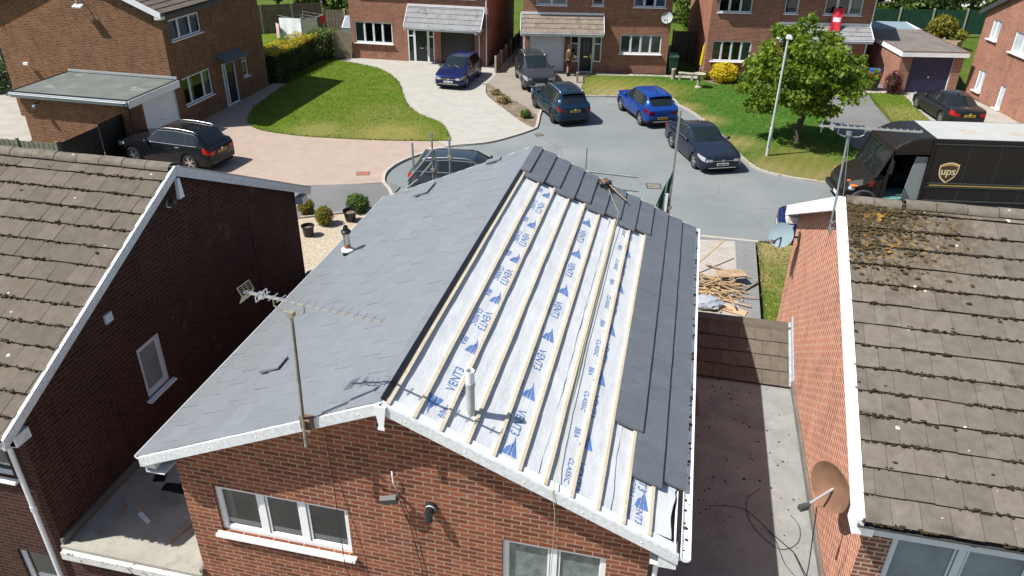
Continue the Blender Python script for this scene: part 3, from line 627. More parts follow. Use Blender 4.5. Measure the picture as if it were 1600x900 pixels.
def tiles(mb, o, u, s, W, Ls, gauge=.345, tw=.345, th=.028, over=.0, stag=.5, jit=.004, rng=RND, skip=None, rv=1.0, gap=.006, end_jit=0.0, edge=0):
    """courses of tiles: o = lower-left corner of the slope (eave), u along the eave, s up the slope"""
    o, u, s = Vector(o), Vector(u).normalized(), Vector(s).normalized(); n = u.cross(s).normalized()
    if n.z < 0: n = -n
    k = 0; d = -over
    while d < Ls - .02:
        d1 = min(d + gauge + .07, Ls); x = -tw * (stag if k % 2 else 0)
        while x < W - .01:
            a, b = max(x, 0) + gap / 2, min(x + tw, W) - gap / 2
            if x <= 0: a -= end_jit * rng.uniform(.2, 1)
            if x + tw >= W: b += end_jit * rng.uniform(.2, 1)
            if b - a > .03 and not (skip and skip((a + b) / 2, d, k)):
                h0 = th * 2 + rng.uniform(-jit, jit); h1 = th * .9 + rng.uniform(-jit, jit) * .5; tt = rng.uniform(-jit, jit) * .6; dd = d + rng.uniform(-jit, jit)
                P = lambda a_, d_, h_: o + u * a_ + s * d_ + n * h_
                c = [P(a, dd, h0 - th + tt), P(b, dd, h0 - th - tt), P(b, d1, h1 - th), P(a, d1, h1 - th), P(a, dd, h0 + tt), P(b, dd, h0 - tt), P(b, d1, h1), P(a, d1, h1)]
                q = .5 + rv * rng.uniform(-.5, .5); mb.mesh(c, [(4, 5, 6, 7), (1, 2, 6, 5), (3, 0, 4, 7)], 0, q); mb.mesh([c[i] for i in (0, 1, 5, 4)], [(0, 1, 2, 3)], edge, q)
            x += tw
        d += gauge; k += 1
def moss_edges(mb, o, u, s, W, Ls, gauge, th, per, rng, over=0, zmax=1.0):
    o, u, s = Vector(o), Vector(u).normalized(), Vector(s).normalized(); n = u.cross(s).normalized()
    if n.z < 0: n = -n
    d = -over; k = 0
    while d < Ls - .05:
        base = rng.uniform(.3, 1.0)
        for _ in range(int(per * W)):
            x = rng.uniform(0, W)
            if noise.noise(Vector((x * 1.3, d * 2.1, k))) < -.25 + (1 - base) * .4: continue
            c = o + u * x + s * (d + rng.uniform(-.018, .02)) + n * (th * rng.uniform(.9, 2.05))
            q = rng.uniform(.008, .024); mb.blob(c, q * rng.uniform(1, 2.2), q, q * rng.uniform(.5, .9), 1, .3, rng=rng)
        d += gauge; k += 1
    for _ in range(int(W * Ls * .9)):           # odd cushions lying on the tiles
        c = o + u * rng.uniform(0, W) + s * rng.uniform(0, Ls) + n * (th * 1.7); q = rng.uniform(.012, .038)
        mb.blob(c, q * rng.uniform(.8, 1.6), q, q * .5, 1, .3, rng=rng)
def ridge_caps(mb, a, b, r=.13, seg=.45, rng=RND):
    a, b = Vector(a), Vector(b); L = (b - a).length; t = (b - a).normalized(); sd = Vector((-t.y, t.x, 0)); k = int(L / seg + .5)
    for i in range(k):
        p, q = a + t * (L * i / k + .006), a + t * (L * (i + 1) / k - .006); dz = rng.uniform(-.006, .006); vv = []; N = 8
        for P in (p, q):
            for rr in (r, r - .02):
                for j in range(N + 1):
                    w = pi * j / N; vv.append(P + sd * (cos(w) * rr) + Vector((0, 0, sin(w) * rr * .78 + dz)))
        K = N + 1; ff = []
        for j in range(N):
            ff += [(j, j + 1, 2 * K + j + 1, 2 * K + j), (j, K + j, K + j + 1, j + 1), (2 * K + j, 2 * K + j + 1, 3 * K + j + 1, 3 * K + j)]
        ff += [(0, 2 * K, 3 * K, K), (N, K + N, 3 * K + N, 2 * K + N)]
        mb.mesh(vv, ff, 0, rng.random())
def gutter(parent, a, b, mat, r=.055, name='gutter', dirt=None):
    a, b = Vector(a), Vector(b); t = (b - a).normalized(); sd = Vector((-t.y, t.x, 0)); mb = MB(); N = 6; vv = []
    for P in (a, b):
        for rr in (r, r - .008):
            for j in range(N + 1):
                w = pi + pi * j / N; vv.append(P + sd * (cos(w) * rr) + Vector((0, 0, sin(w) * rr)))
    K = N + 1; ff = []
    for j in range(N):
        ff += [(j, j + 1, 2 * K + j + 1, 2 * K + j), (K + j, 3 * K + j, 3 * K + j + 1, K + j + 1)]
    ff += [(0, 2 * K, 3 * K, K), (N, K + N, 3 * K + N, 2 * K + N)]; mb.mesh(vv, ff)
    for P in (a, b): mb.face([P + sd * (cos(pi + pi * j / N) * r) + Vector((0, 0, sin(pi + pi * j / N) * r)) for j in range(N + 1)])
    g = mb.build(name, mat, parent)
    if dirt:
        d = MB(); L = (b - a).length
        for i in range(int(L * dirt)):
            p = a + t * RND.uniform(.02, L - .02) + sd * RND.uniform(-r * .6, r * .6) + Vector((0, 0, -r * .55)); q = RND.uniform(.012, .026); d.blob(p - Vector((0, 0, .012)), q * 1.5, q, q * .6, 1, .3)
        dd = d.build('gutter_debris', M['moss'], g); dd['kind'] = 'stuff'
    return g
def leaf_cards(mb, c, r, size, rng, droop=.3, out=None, rbase=None):
    d = Vector((rng.gauss(0, 1), rng.gauss(0, 1), rng.gauss(0, 1)))
    n = d.normalized() if out is None else (out * 1.0 + d.normalized() * .9).normalized()
    t = n.cross(Vector((rng.gauss(0, 1), rng.gauss(0, 1), rng.gauss(0, 1)))).normalized(); t = (t - Vector((0, 0, droop))).normalized(); b = n.cross(t).normalized()
    s = size * rng.uniform(.6, 1.25); c = Vector(c)
    k = min(1, max(0, (rbase if rbase is not None else .5) + rng.uniform(-.35, .35)))
    mb.mesh([c, c + t * s * .5 + b * s * .3 + n * s * .07, c + t * s, c + t * s * .5 - b * s * .3 + n * s * .07], [(0, 1, 2), (0, 2, 3)], 0, k)
def bush(name, label, cat, loc, rx, ry, h, leafm, n, size, seed, group=None, flower=None, top_mat=None):
    rng = random.Random(seed); t = thing(name, label, cat, loc, 0, group)
    i = MB(); i.blob((0, 0, h * .48), rx * .74, ry * .74, h * .40, 2, .12, rng=rng); i.build('inner_growth', M['inner'], t)
    f = MB(); g2 = MB()
    for _ in range(n):
        d = Vector((rng.gauss(0, 1), rng.gauss(0, 1), rng.gauss(0, 1))).normalized(); lump = 1 + .22 * noise.noise(d * 2.3 + Vector((seed, 0, 0)))
        q = rng.uniform(.72, 1.05) * lump; p = Vector((d.x * rx * q, d.y * ry * q, h * .5 + d.z * h * .5 * q))
        if p.z < .02: p.z = .02 + rng.random() * .1
        tgt = g2 if (top_mat and rng.random() < .5 and d.z > .15) else f
        leaf_cards(tgt, p, 1, size, rng, .1, d, .35 + .35 * noise.noise(p * 4))
    f.build('foliage', leafm, t)
    if top_mat: g2.build('new_growth', top_mat, t)
    w = MB()
    for _ in range(4): w.tube([(rng.uniform(-.04, .04), rng.uniform(-.04, .04), -.06), (rng.uniform(-.2, .2) * rx, rng.uniform(-.2, .2) * ry, h * .5)], .015, 5)
    w.build('stem', M['twig'], t)
    return t

# ------------------------------------------------------------------ the house being re-roofed
KS = 1.5195 / 3.45; SL = 3.45 * sqrt(1 + KS * KS); CP = 3.45 / SL; SP = 1.5195 / SL; ZA = 6.4195; YB = 8.95
def RP(s, y, h=0.0): return Vector((s * CP + h * SP, y, ZA - s * SP + h * CP))
def LP(s, y, h=0.0): return Vector((-s * CP - h * SP, y, ZA - s * SP + h * CP))
house = thing('brick_house', 'brick gable house in the middle with half its roof stripped to white membrane', 'house', (0, 4.5, 0), world=True)
FW = frame_fn((-3.15, .25, 0), (1, 0, 0), (0, -1, 0))
WL = (.47, 2.42, 3.44, 4.29); WR_ = (4.49, 5.80, 3.30, 4.28)
mb = MB()
wall_face(mb, FW, 6.3, 0, 4.78, [WL, WR_])
mb.face([FW(0, 4.78, 0), FW(6.3, 4.78, 0), FW(6.3, 4.89, 0), FW(3.15, 6.27, 0), FW(0, 4.89, 0)])
for sx in (-1, 1): mb.face([(sx * 3.15, .25, 0), (sx * 3.15, 8.72, 0), (sx * 3.15, 8.72, 4.89), (sx * 3.15, .25, 4.89)])
mb.face([(-3.15, 8.72, 0), (3.15, 8.72, 0), (3.15, 8.72, 4.89), (0, 8.72, 6.27), (-3.15, 8.72, 4.89)])
mb.build('wall', M['brick_main'], house)
window(house, FW, WL, (.345, .655), bar=.07, curtains=((.02, .07), (.92, .98)), blind=.8)
window(house, FW, WR_, (.5,), bar=.07, pane='pane_frost')
# roof structure
mb = MB()
for P in (RP, LP): mb.hexa([P(.02, .0, -.17), P(.02, YB, -.17), P(SL - .06, YB, -.17), P(SL - .06, .0, -.17), P(.02, .0, -.112), P(.02, YB, -.112), P(SL - .06, YB, -.112), P(SL - .06, .0, -.112)])
deck = mb.build('roof_deck', M['fence_brown'], house)
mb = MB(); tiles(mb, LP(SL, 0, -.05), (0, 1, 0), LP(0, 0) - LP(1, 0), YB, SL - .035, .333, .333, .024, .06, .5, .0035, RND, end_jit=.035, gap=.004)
mb.build('tiled_roof_slope', M['tile_lit'], house, label='finished slope laid with smooth grey tiles')
def skipR(y, d, k):
    if k == 0: return y < .9
    if k == 1: return y < .95
    if k == 2: return y < 1.75
    return y < 7.42
mb = MB(); tiles(mb, RP(SL, 0, -.05), (0, 1, 0), RP(0, 0) - RP(1, 0), YB, SL + .02, .333, .333, .034, .06, .5, .002, RND, skip=skipR, gap=.002)
mb.build('new_roof_tiles', M['tile_new'], house, label='new grey tiles along the far verge and the eaves')
# membrane in four lapped rolls
def mem_h(j, s, y, s0, s1):
    h = -.076
    h += .009 * noise.noise(Vector((y * 1.1, s * 3.3, j * 7.1))) + .006 * noise.noise(Vector((y * 3.7 + s * 2, s * 5.1, j * 3.3)))
    h += .010 * max(0, (s - s0) / (s1 - s0) - .8) * 5 * (.7 + .8 * noise.noise(Vector((y * 2.3, j * 5.0, 0))))
    return h
ROLLS = [(0.02, 1.08), (.93, 1.99), (1.83, 2.9), (2.73, SL - .03)]
mem = None; mb = MB(); grid = {}
for j, (s0, s1) in enumerate(ROLLS):
    ny, ns = 110, 16; vv = []
    for a in range(ny + 1):
        y = .15 + .02 * noise.noise(Vector((j * 3.0, a * .4, 0))) + (YB - .2) * a / ny
        e1 = s1 + .035 * noise.noise(Vector((y * 1.4, j * 9.0, 2))) + .015 * noise.noise(Vector((y * 6, j * 9.0, 5)))
        if j == 3 and y < 1.0: e1 = s1 - .04 - .08 * noise.noise(Vector((y * 3, 1, 1))) - .03 * (1 - y)
        for b in range(ns + 1):
            s = s0 + (e1 - s0) * b / ns; h = mem_h(j, s, y, s0, s1)
            if j == 3 and y < 1.0 and b > ns - 5: h += .03 * (b - ns + 5) / 5 * (1 - y) ** .5
            vv.append(RP(s, y, h))
    ff = [(a * (ns + 1) + b, a * (ns + 1) + b + 1, (a + 1) * (ns + 1) + b + 1, (a + 1) * (ns + 1) + b) for a in range(ny) for b in range(ns)]
    mb.mesh(vv, ff)
mem = mb.build('membrane', M['membrane'], house, smooth=True, label='white breathable membrane printed in blue')
# writing printed on the membrane
pm = MB()
def put_print(j, sc, yc, vv, ff, flip=1):
    s0, s1 = ROLLS[j]; out = []
    for v in vv:
        s = sc + flip * v.y; y = yc - flip * v.x; out.append(RP(s, y, mem_h(j, s, y, s0, s1) + .0055))
    pm.mesh(out, ff)
T_VENT = text_mesh('VENT3', .25); T_CL = text_mesh('CLASSIC', .16); T_BBA = text_mesh('BBA', .15)
def fit(tv, w, h):
    v, f = tv; xs = [p.x for p in v]; ys = [p.y for p in v]; cx, cy = (max(xs) + min(xs)) / 2, (max(ys) + min(ys)) / 2
    return [Vector(((p.x - cx) * w / (max(xs) - min(xs)), (p.y - cy) * h / (max(ys) - min(ys)), 0)) for p in v], f
T_VENT = fit(T_VENT, .48, .115); T_CL = fit(T_CL, .43, .065); T_BBA = fit(T_BBA, .19, .075)
def logo(j, s, y, flip=1):
    # striped triangle: apex towards the start of the line, solid wedge with two pale stripes
    A, B, C = Vector((-.19, .02, 0)), Vector((.16, .11, 0)), Vector((.16, -.075, 0))
    def band(t0, t1): return [A.lerp(B, t0) if t0 > 0 else A, A.lerp(B, t1), A.lerp(C, t1)] + ([A.lerp(C, t0)] if t0 > 0 else [])
    tri = [([A, A.lerp(B, 1), B.lerp(C, .34)], [(0, 1, 2)]),
           ([A + (B.lerp(C, .44) - A) * .30, B.lerp(C, .44), B.lerp(C, .62), A + (B.lerp(C, .62) - A) * .45], [(0, 1, 2, 3)]),
           ([A + (B.lerp(C, .72) - A) * .5, B.lerp(C, .72), C, A + (C - A) * .62], [(0, 1, 2, 3)])]
    for v, f in tri: put_print(j, s + flip * .05, y, v, f, flip)
    put_print(j, s - flip * .085, y + flip * .03, *T_BBA, flip)
for j, ys in enumerate([[8.4, 7.12, 5.73, 4.37, 3.06, 1.75], [8.2, 6.86, 5.53, 4.2, 2.84, 1.46, .36], [7.9, 6.48, 5.13, 3.76, 2.46, 1.1], [8.1, 6.75, 5.4, 4.05, 2.7, 1.6, .58]]):
    s = [.61, 1.515, 2.40, 3.225][j]
    for y in ys:
        logo(j, s, y)
        if y - .68 > .38 and not (j == 0 and y < 2): put_print(j, s + .05, y - .66, *T_VENT); put_print(j, s - .075, y - .66, *T_CL)
logo(0, .6, .38, -1); put_print(0, .64, .98, *T_VENT, -1); put_print(0, .80, .96, *T_CL, -1)
v_, f_ = T_VENT
put_print(3, 3.27, .36 - .02, [p * .75 for p in v_], f_); v_, f_ = T_CL; put_print(3, 3.13, .33, [p * .75 for p in v_], f_)
pm.build('printed_lettering', M['print_blue'], mem)
for i in range(11):
    mb = MB(); s = .085 + .333 * i; y0 = .03 + RND.uniform(-.02, .03); n = 14; w = .021
    for q in range(n):
        a, b = y0 + (YB - .06 - y0) * q / n, y0 + (YB - .06 - y0) * (q + 1) / n
        d0, d1 = .006 * noise.noise(Vector((a, i * 3.0, 0))), .006 * noise.noise(Vector((b, i * 3.0, 0)))
        mb.hexa([RP(s - w + d0, a, -.07), RP(s - w + d1, b, -.07), RP(s + w + d1, b, -.07), RP(s + w + d0, a, -.07), RP(s - w + d0, a, -.034), RP(s - w + d1, b, -.034), RP(s + w + d1, b, -.034), RP(s + w + d0, a, -.034)])
    mb.build('batten', M['batten'], house)
mb = MB(); mb.hexa([RP(-.02, .05, -.08), RP(-.02, YB - .05, -.08), RP(.05, YB - .05, -.08), RP(.05, .05, -.08), RP(-.02, .05, -.035), RP(-.02, YB - .05, -.035), RP(.05, YB - .05, -.045), RP(.05, .05, -.045)])
mb.build('ridge_gap_strip', M['black_plastic'], house)  # black strip standing in for the dark open gap along the ridge
# verges, fascia, eaves
for P, s1 in ((RP, SL + .02), (LP, SL + .0)):
    for y0, y1 in ((-.05, -.018), (8.99, 9.02)):
        mb = MB(); a, b = P(0, y0, -.025), P(s1, y0, -.025)
        mb.hexa([a - Vector((0, 0, .15)), b - Vector((0, 0, .15)), b - Vector((0, y0 - y1, .15)), a - Vector((0, y0 - y1, .15)), a, b, b - Vector((0, y0 - y1, 0)), a - Vector((0, y0 - y1, 0))])
        mb.build('bargeboard', M['upvc_board'], house)
mb = MB()
mb.hexa([RP(.0, -.016, -.09), RP(SL, -.016, -.09), RP(SL, .14, -.09), RP(0, .14, -.09), RP(.0, -.016, -.055), RP(SL, -.016, -.055), RP(SL, .14, -.057), RP(0, .14, -.057)])
for P in (RP, LP):
    mb.hexa([P(.0, -.016, -.185), P(SL - .3, -.016, -.185), P(SL - .3, .248, -.185), P(0, .248, -.185), P(.0, -.016, -.17), P(SL - .3, -.016, -.17), P(SL - .3, .248, -.17), P(0, .248, -.17)])
mb.build('verge_trim', M['upvc'], house)
mb = MB()
for P in (RP, LP):
    for i in range(5): c_ = P(.35 + .75 * i, -.052, -.1); mb.blob(c_, .012, .006, .012, 1, 0)
mb.build('screw_caps', M['white_paint'], house)
mb = MB(); mb.hexa([(-.025, -.075, 6.05), (.025, -.075, 6.05), (.025, -.05, 6.05), (-.025, -.05, 6.05), (-.07, -.075, 6.36), (.07, -.075, 6.36), (.07, -.052, 6.36), (-.07, -.052, 6.36)]); mb.obox(Matrix.Translation((0, -.07, 6.05)), .08, .03, .03)
mb.build('finial', M['upvc'], house)
for sx in (-1, 1):
    mb = MB(); a, b = sorted((sx * 3.395, sx * 3.42)); mb.box(a, b, .0, 8.98, 4.60, 4.83)
    a, b = sorted((sx * 3.15, sx * 3.395)); mb.box(a, b, .0, 8.98, 4.60, 4.615)
    a, b = sorted((sx * 3.24, sx * 3.45)); mb.box(a, b, -.016, .245, 4.60 if sx > 0 else 4.70, 4.78)
    mb.build('fascia', M['upvc_board'], house)
gutter(house, (3.535, -.06, 4.85), (3.535, 8.98, 4.86), M['upvc'], .058, dirt=9)
gutter(house, (-3.49, 8.98, 4.86), (-3.49, -.0, 4.85), M['upvc'], .05)
mb = MB(); mb.tube([(3.535, .12, 4.80), (3.535, .12, 4.66), (3.24, .3, 4.45), (3.24, .3, 2.5)], .034, 10); mb.obox(Matrix.Translation((3.535, .12, 4.76)), .11, .12, .1)
mb.build('downpipe', M['upvc'], house)
# vent pipe in the membrane and flue on the finished slope
b = RP(.985, .556, -.07); mb = MB(); mb.tube([b - Vector((0, 0, .1)), b + Vector((0, 0, .40))], .052, 16); mb.tube([b + Vector((0, 0, .39)), b + Vector((0, 0, .44))], .058, 16)
vp = mb.build('vent_pipe', plain('pipe_grey', (.40, .41, .40), .6, var=.15), house, smooth=True, angle=40)
mb = MB(); z0 = b.z + .41
mb.lathe([(.052, 0), (.054, .2), (.046, .2), (.044, .02)], Matrix.Translation((b.x, b.y, z0)), 18); mb.build('pipe_collar', M['upvc'], vp, smooth=True, angle=40)
mb = MB(); mb.lathe([(.043, .03), (0.001, .03)], Matrix.Translation((b.x, b.y, z0)), 18); mb.build('pipe_opening', M['under'], vp)
f = LP(3.24, 5.66, -.02); T = Matrix.Translation(f); mb = MB()
mb.lathe([(.10, -.08), (.10, .02), (.085, .05)], T, 18); flue = mb.build('flue', M['black_plastic'], house, smooth=True, angle=40)
mb = MB(); mb.lathe([(.125, .07), (.12, .10), (.075, .13), (.06, .13)], T, 20); mb.build('flashing_collar', M['upvc'], flue, smooth=True, angle=40)
mb = MB(); mb.lathe([(.062, .10), (.062, .40), (.075, .41), (.075, .47), (.06, .48)], T, 18); mb.build('flue_pipe', M['alu'], flue, smooth=True, angle=40)
mb = MB(); mb.lathe([(.09, .44), (.095, .47), (.07, .50), (.05, .50), (.045, .56), (.03, .585)], T, 18); mb.build('cowl', M['black_plastic'], flue, smooth=True, angle=40)
mb = MB(); mb.lathe([(.0635, .13), (.0635, .21)], T @ Matrix.Rotation(.6, 4, 'Z'), 18); mb.build('label_band', M['terracotta'], flue, smooth=True)
mb = MB(); mb.box(-2.95, -1.6, .0, .001, -5, -4.999) if False else None
# slipped tile gaps on the finished slope: raised tile corners
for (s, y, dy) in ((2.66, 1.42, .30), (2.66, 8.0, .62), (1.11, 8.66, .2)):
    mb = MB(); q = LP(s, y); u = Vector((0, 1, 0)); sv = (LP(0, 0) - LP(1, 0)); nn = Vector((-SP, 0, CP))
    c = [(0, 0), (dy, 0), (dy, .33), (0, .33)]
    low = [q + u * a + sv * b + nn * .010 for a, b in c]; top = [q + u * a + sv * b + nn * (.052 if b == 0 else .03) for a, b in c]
    mb.hexa(low + top, 0, .5); mb.build('raised_tile', M['tile_lit'], house)
# fittings on the gable
t = thing('floodlight', 'grey square floodlight under a stub of white cable on the gable', 'floodlight', (-.06, .25, 4.78))
mb = MB(); mb.obox(Matrix.Translation((0, -.16, 0)) @ Matrix.Rotation(radians(28), 4, 'X') @ Matrix.Rotation(.25, 4, 'Z'), .2, .06, .17); mb.build('lamp_body', M['dark_grey'], t)
mb = MB(); mb.tube([(.05, 0, -.02), (.09, -.09, 0), (.05, -.14, .01)], .018, 8); mb.build('bracket', M['dark_grey'], t)
mb = MB(); mb.tube([(.0, -.005, .33), (.02, -.05, .32), (.03, -.06, .2), (.05, -.03, .08)], .008, 6); mb.build('cable', M['white_paint'], t)
t = thing('extract_vent', 'round black extractor vent cowl on the gable beside the floodlight', 'vent', (.43, .25, 4.62))
mb = MB(); Rm = Matrix.Rotation(radians(90), 4, 'X'); mb.lathe([(.085, 0), (.085, .03), (.06, .05), (.058, .13), (.03, .15), (.0, .15)], Rm, 18); mb.lathe([(.052, 0), (.05, .12), (.0, .12)], Matrix.Translation((0, -.1, 0)) @ Matrix.Rotation(radians(160), 4, 'X'), 14); mb.build('cowl', M['black_plastic'], t, smooth=True, angle=40)
mb = MB(); mb.lathe([(.066, .036), (.069, .05), (.066, .06)], Rm, 18); mb.build('collar', M['upvc_grey'], t, smooth=True)
t = thing('hanging_wires', 'black wires hanging down the sunlit gable wall', 'wires', (-.6, .24, 3))
mb = MB(); mb.tube([(-.28, -.02, 2.9), (-.25, -.03, 1.8), (-.2, -.12, .9), (-.19, -.125, .4), (-.17, -.02, -.2), (-.16, -.02, -1.5)], .006, 5); mb.build('black_wire', M['cable'], t)
mb = MB(); mb.tube([(.6, -.02, 1.75), (.75, -.02, 1.2), (.86, -.02, .5), (.9, -.02, -1)], .006, 5); mb.build('black_wire', M['cable'], t)
# television aerials
def aerial(name, label, base_z, top, boom_a, boom_b, loc, mat_mast, mat_boom, nel, grid_refl, foot):
    t = thing(name, label, 'aerial', loc); L = Vector(loc); top = Vector(top) - L; a = Vector(boom_a) - L; b = Vector(boom_b) - L
    mb = MB(); mb.tube([(Vector(foot) - L), top], .021 if grid_refl else .017, 10); mb.build('mast', mat_mast, t, smooth=True, angle=40)
    mb = MB(); c = a.lerp(b, .33); w = (b - a).normalized(); up = Vector((0, 0, 1)); sd = w.cross(up).normalized()
    mb.tube([c - w * .19 + Vector((0, 0, -.01)), c - w * .19 + Vector((0, 0, -.1)), c - w * .1 + Vector((0, 0, -.14)), c + w * .12 + Vector((0, 0, -.14)), c + w * .19 + Vector((0, 0, -.1)), c + w * .19 + Vector((0, 0, -.01))], .009, 6)
    mb.obox(Matrix.Translation(top + Vector((0, 0, -.01))), .07, .07, .06)
    mb.build('clamp', mat_mast, t)
    mb = MB(); mb.bar(a, b, .026, .026)
    for i in range(nel):
        p = a.lerp(b, .16 + .84 * i / (nel - 1)); l = .085 - .02 * i / nel; mb.tube([p - sd * l + up * .012, p + sd * l + up * .012], .006, 5); mb.obox(Matrix.Translation(p + up * .01), .02, .02, .022)
    mb.build('boom', mat_boom, t)
    mb = MB(); p = a.lerp(b, .03); q = a.lerp(b, .13)
    if grid_refl:
        for sgn in (1, -1):
            for i in range(5):
                z = .012 + i * .02; mb.tube([p - sd * .10 + up * sgn * z - w * .012 * i, p + sd * .10 + up * sgn * z - w * .012 * i], .0045, 5)
            for e in (-.10, -.03, .03, .10): mb.bar(p + sd * e, p + sd * e + up * sgn * .095 - w * .048, .012, .006)
    else: mb.tube([p - sd * .12, p + sd * .12], .006, 5); mb.tube([p + up * .1, p - up * .1], .006, 5)
    mb.build('reflector', mat_mast, t)
    mb = MB(); mb.tube([q - sd * .1 + up * .03, q + sd * .1 + up * .03, q + sd * .1 - up * .03, q - sd * .1 - up * .03, q - sd * .1 + up * .03], .008, 6); mb.obox(Matrix.Translation(q), .06, .05, .07); mb.build('dipole', mat_boom, t)
    return t
t = aerial('tv_aerial', 'long weathered television aerial on a mast at the gable of the re-roofed house', 5.65, (-.90, -.10, 7.47), (-1.52, .06, 7.56), (.15, -.14, 7.55), (-.96, -.1, 5.65), M['alu_old'], M['alu'], 15, True, (-.965, -.1, 5.62))
mb = MB(); mb.obox(Matrix.Translation((.03, .05, .3)), .16, .06, .18); mb.tube([(-.02, 0, .22), (.1, -.02, .22)], .015, 6); mb.tube([(-.02, 0, .38), (.1, -.02, .38)], .015, 6); mb.build('bracket', M['tan'], t)
mb = MB(); mb.tube([(.02, -.02, .4), (.06, -.025, .9), (.07, -.02, 1.4), (.07, .0, 1.8)], .006, 5); mb.build('coax_cable', M['cable'], t)
# string and tool bundle on the roof
t = thing('tool_bundle', 'brown tool pouch with black straps lying on the new grey tiles', 'tool bag', tuple(RP(1.66, 8.62, .02)))
mb = MB(); mb.blob((0, 0, .07), .12, .1, .07, 2, .1); mb.build('pouch', M['tan'], t)
mb = MB(); rr = random.Random(5)
for i in range(9):
    a = rr.uniform(0, 6.28); pts = [(.12 * cos(a + q * .8) + rr.uniform(-.04, .04), .12 * sin(a + q * .8) + rr.uniform(-.04, .04), .05 + .09 * rr.random() - .02) for q in range(5)]; mb.tube(pts, .014, 5)
mb.tube([(.1, -.05, .03), (.3, -.12, -.08), (.45, -.2, -.15)], .02, 6); mb.build('strap', M['trim_black'], t)
mb = MB(); mb.tube([(.1, -.05, .06), (.34, -.2, -.07), (.5, -.3, -.15)], .014, 6); mb.build('hammer_handle', M['timber_old'], t)
mb = MB(); Y = [(1.75, 8.55, .05), (1.9, 8.2, .03), (2.1, 7.7, .03), (2.12, 7.25, .0), (2.11, 6.0, -.02), (2.13, 4.5, -.03), (2.12, 3.0, -.03), (2.15, 1.5, -.035), (2.17, .4, -.03), (2.18, .0, .0)]
pts = [RP(*q) for q in Y] + [RP(2.18, -.06, -.02), Vector((2.03, -.08, 5.2)), Vector((2.02, -.03, 4.6)), Vector((1.99, .1, 3.6)), Vector((1.97, .1, 2.4))]
o = (Vector((0, 0, 0))); mb.tube(pts, .0045, 5); tag(mb.build('string_line', M['rope_y']), 'thin yellow string running down the membrane and over the bargeboard', 'string')

# ------------------------------------------------------------------ house with the old roof on the near side of the drive (left)
n1 = thing('brick_house', 'brick house with lichen-spotted brown tiles and a shaded gable with one small window', 'house', (-10.5, 4.4, 0), world=True)
K1 = 2.17 / 4.57; C1 = 1 / sqrt(1 + K1 * K1); S1 = K1 * C1; L1 = 4.57 / C1; XV1 = -5.38; XW1 = -5.55; X1E = -17.0
def P1(s, x, side=-1, h=0.0): return Vector((x, 4.4 + side * (s * C1 + h * S1), 7.07 - s * S1 + h * C1))
Fg = frame_fn((XW1, .22, 0), (0, 1, 0), (1, 0, 0)); Ff = frame_fn((X1E + .2, .22, 0), (1, 0, 0), (0, -1, 0)); WF = XW1 - X1E - .2
G1 = (2.46, 3.08, 3.40, 4.41)
FA = (WF - 1.9, WF - .40, 3.72, 4.50); FB = (WF - .95, WF - .27, 1.3, 2.13); FC = (WF - 4.4, WF - 2.6, 3.72, 4.5)
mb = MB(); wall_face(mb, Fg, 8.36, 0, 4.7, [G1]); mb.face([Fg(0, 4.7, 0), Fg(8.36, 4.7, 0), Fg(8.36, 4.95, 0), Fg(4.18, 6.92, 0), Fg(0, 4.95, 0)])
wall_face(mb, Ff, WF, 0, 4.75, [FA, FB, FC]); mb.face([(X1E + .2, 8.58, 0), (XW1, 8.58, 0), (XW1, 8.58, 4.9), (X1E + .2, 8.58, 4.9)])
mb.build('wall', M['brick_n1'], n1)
window(n1, Fg, G1, (), bar=.08, rec=.03, pane='pane_grey'); window(n1, Ff, FA, (.5,)); window(n1, Ff, FB, ()); window(n1, Ff, FC, (.5,))
for side in (-1, 1):
    mb = MB(); tiles(mb, P1(L1, XV1, side, -.05) if side > 0 else P1(L1, X1E, side, -.05), (-1 if side > 0 else 1, 0, 0), P1(0, 0, side) - P1(1, 0, side), XV1 - X1E, L1 - .08, .367, .33, .034, .06, .5, .006, RND, rv=.9, edge=1)
    mb.build('tiled_roof_slope', [M['tile_old'], M['tile_edge']], n1)
mb = MB(); moss_edges(mb, P1(L1, -12.0, -1, -.045), (1, 0, 0), P1(0, 0, -1) - P1(1, 0, -1), 6.55, L1 - .1, .367, .034, 42, random.Random(3), .06)
mb.build('moss', M['moss'], n1)['kind'] = 'stuff'
mb = MB(); ridge_caps(mb, (X1E, 4.4, 7.03), (XV1 - .03, 4.4, 7.03)); mb.build('ridge_tiles', M['ridge_old'], n1, smooth=True, angle=50)
mb = MB()
for side in (-1, 1):
    a, b = P1(0, XV1, side, .012), P1(L1 + .02, XV1, side, .012)
    for dx0, dx1, dz0, dz1 in ((-.015, .035, 0, -.10), (-.03, .018, -.10, -.185)):
        mb.hexa([a + Vector((dx0, 0, dz1)), b + Vector((dx0, 0, dz1)), b + Vector((dx1, 0, dz1)), a + Vector((dx1, 0, dz1)), a + Vector((dx0, 0, dz0)), b + Vector((dx0, 0, dz0)), b + Vector((dx1, 0, dz0)), a + Vector((dx1, 0, dz0))])
    e = P1(L1, XV1, side, 0); q = sorted((e.y, e.y - side * .4)); mb.box(XV1 - .17, XV1 + .016, q[0] + (.15 if side < 0 else 0), q[1] - (.15 if side > 0 else 0), e.z - .27, e.z - .1)
mb.build('bargeboard', M['upvc_board'], n1)
mb = MB(); a, b = P1(.1, XV1, 1, .0), P1(L1 + .03, XV1, 1, .0)
mb.hexa([a + Vector((-.16, 0, .005)), b + Vector((-.16, 0, .005)), b + Vector((.042, 0, .005)), a + Vector((.042, 0, .005)), a + Vector((-.16, 0, .035)), b + Vector((-.16, 0, .035)), b + Vector((.042, 0, .035)), a + Vector((.042, 0, .035))]); mb.build('verge_mortar', M['grey_verge'], n1)
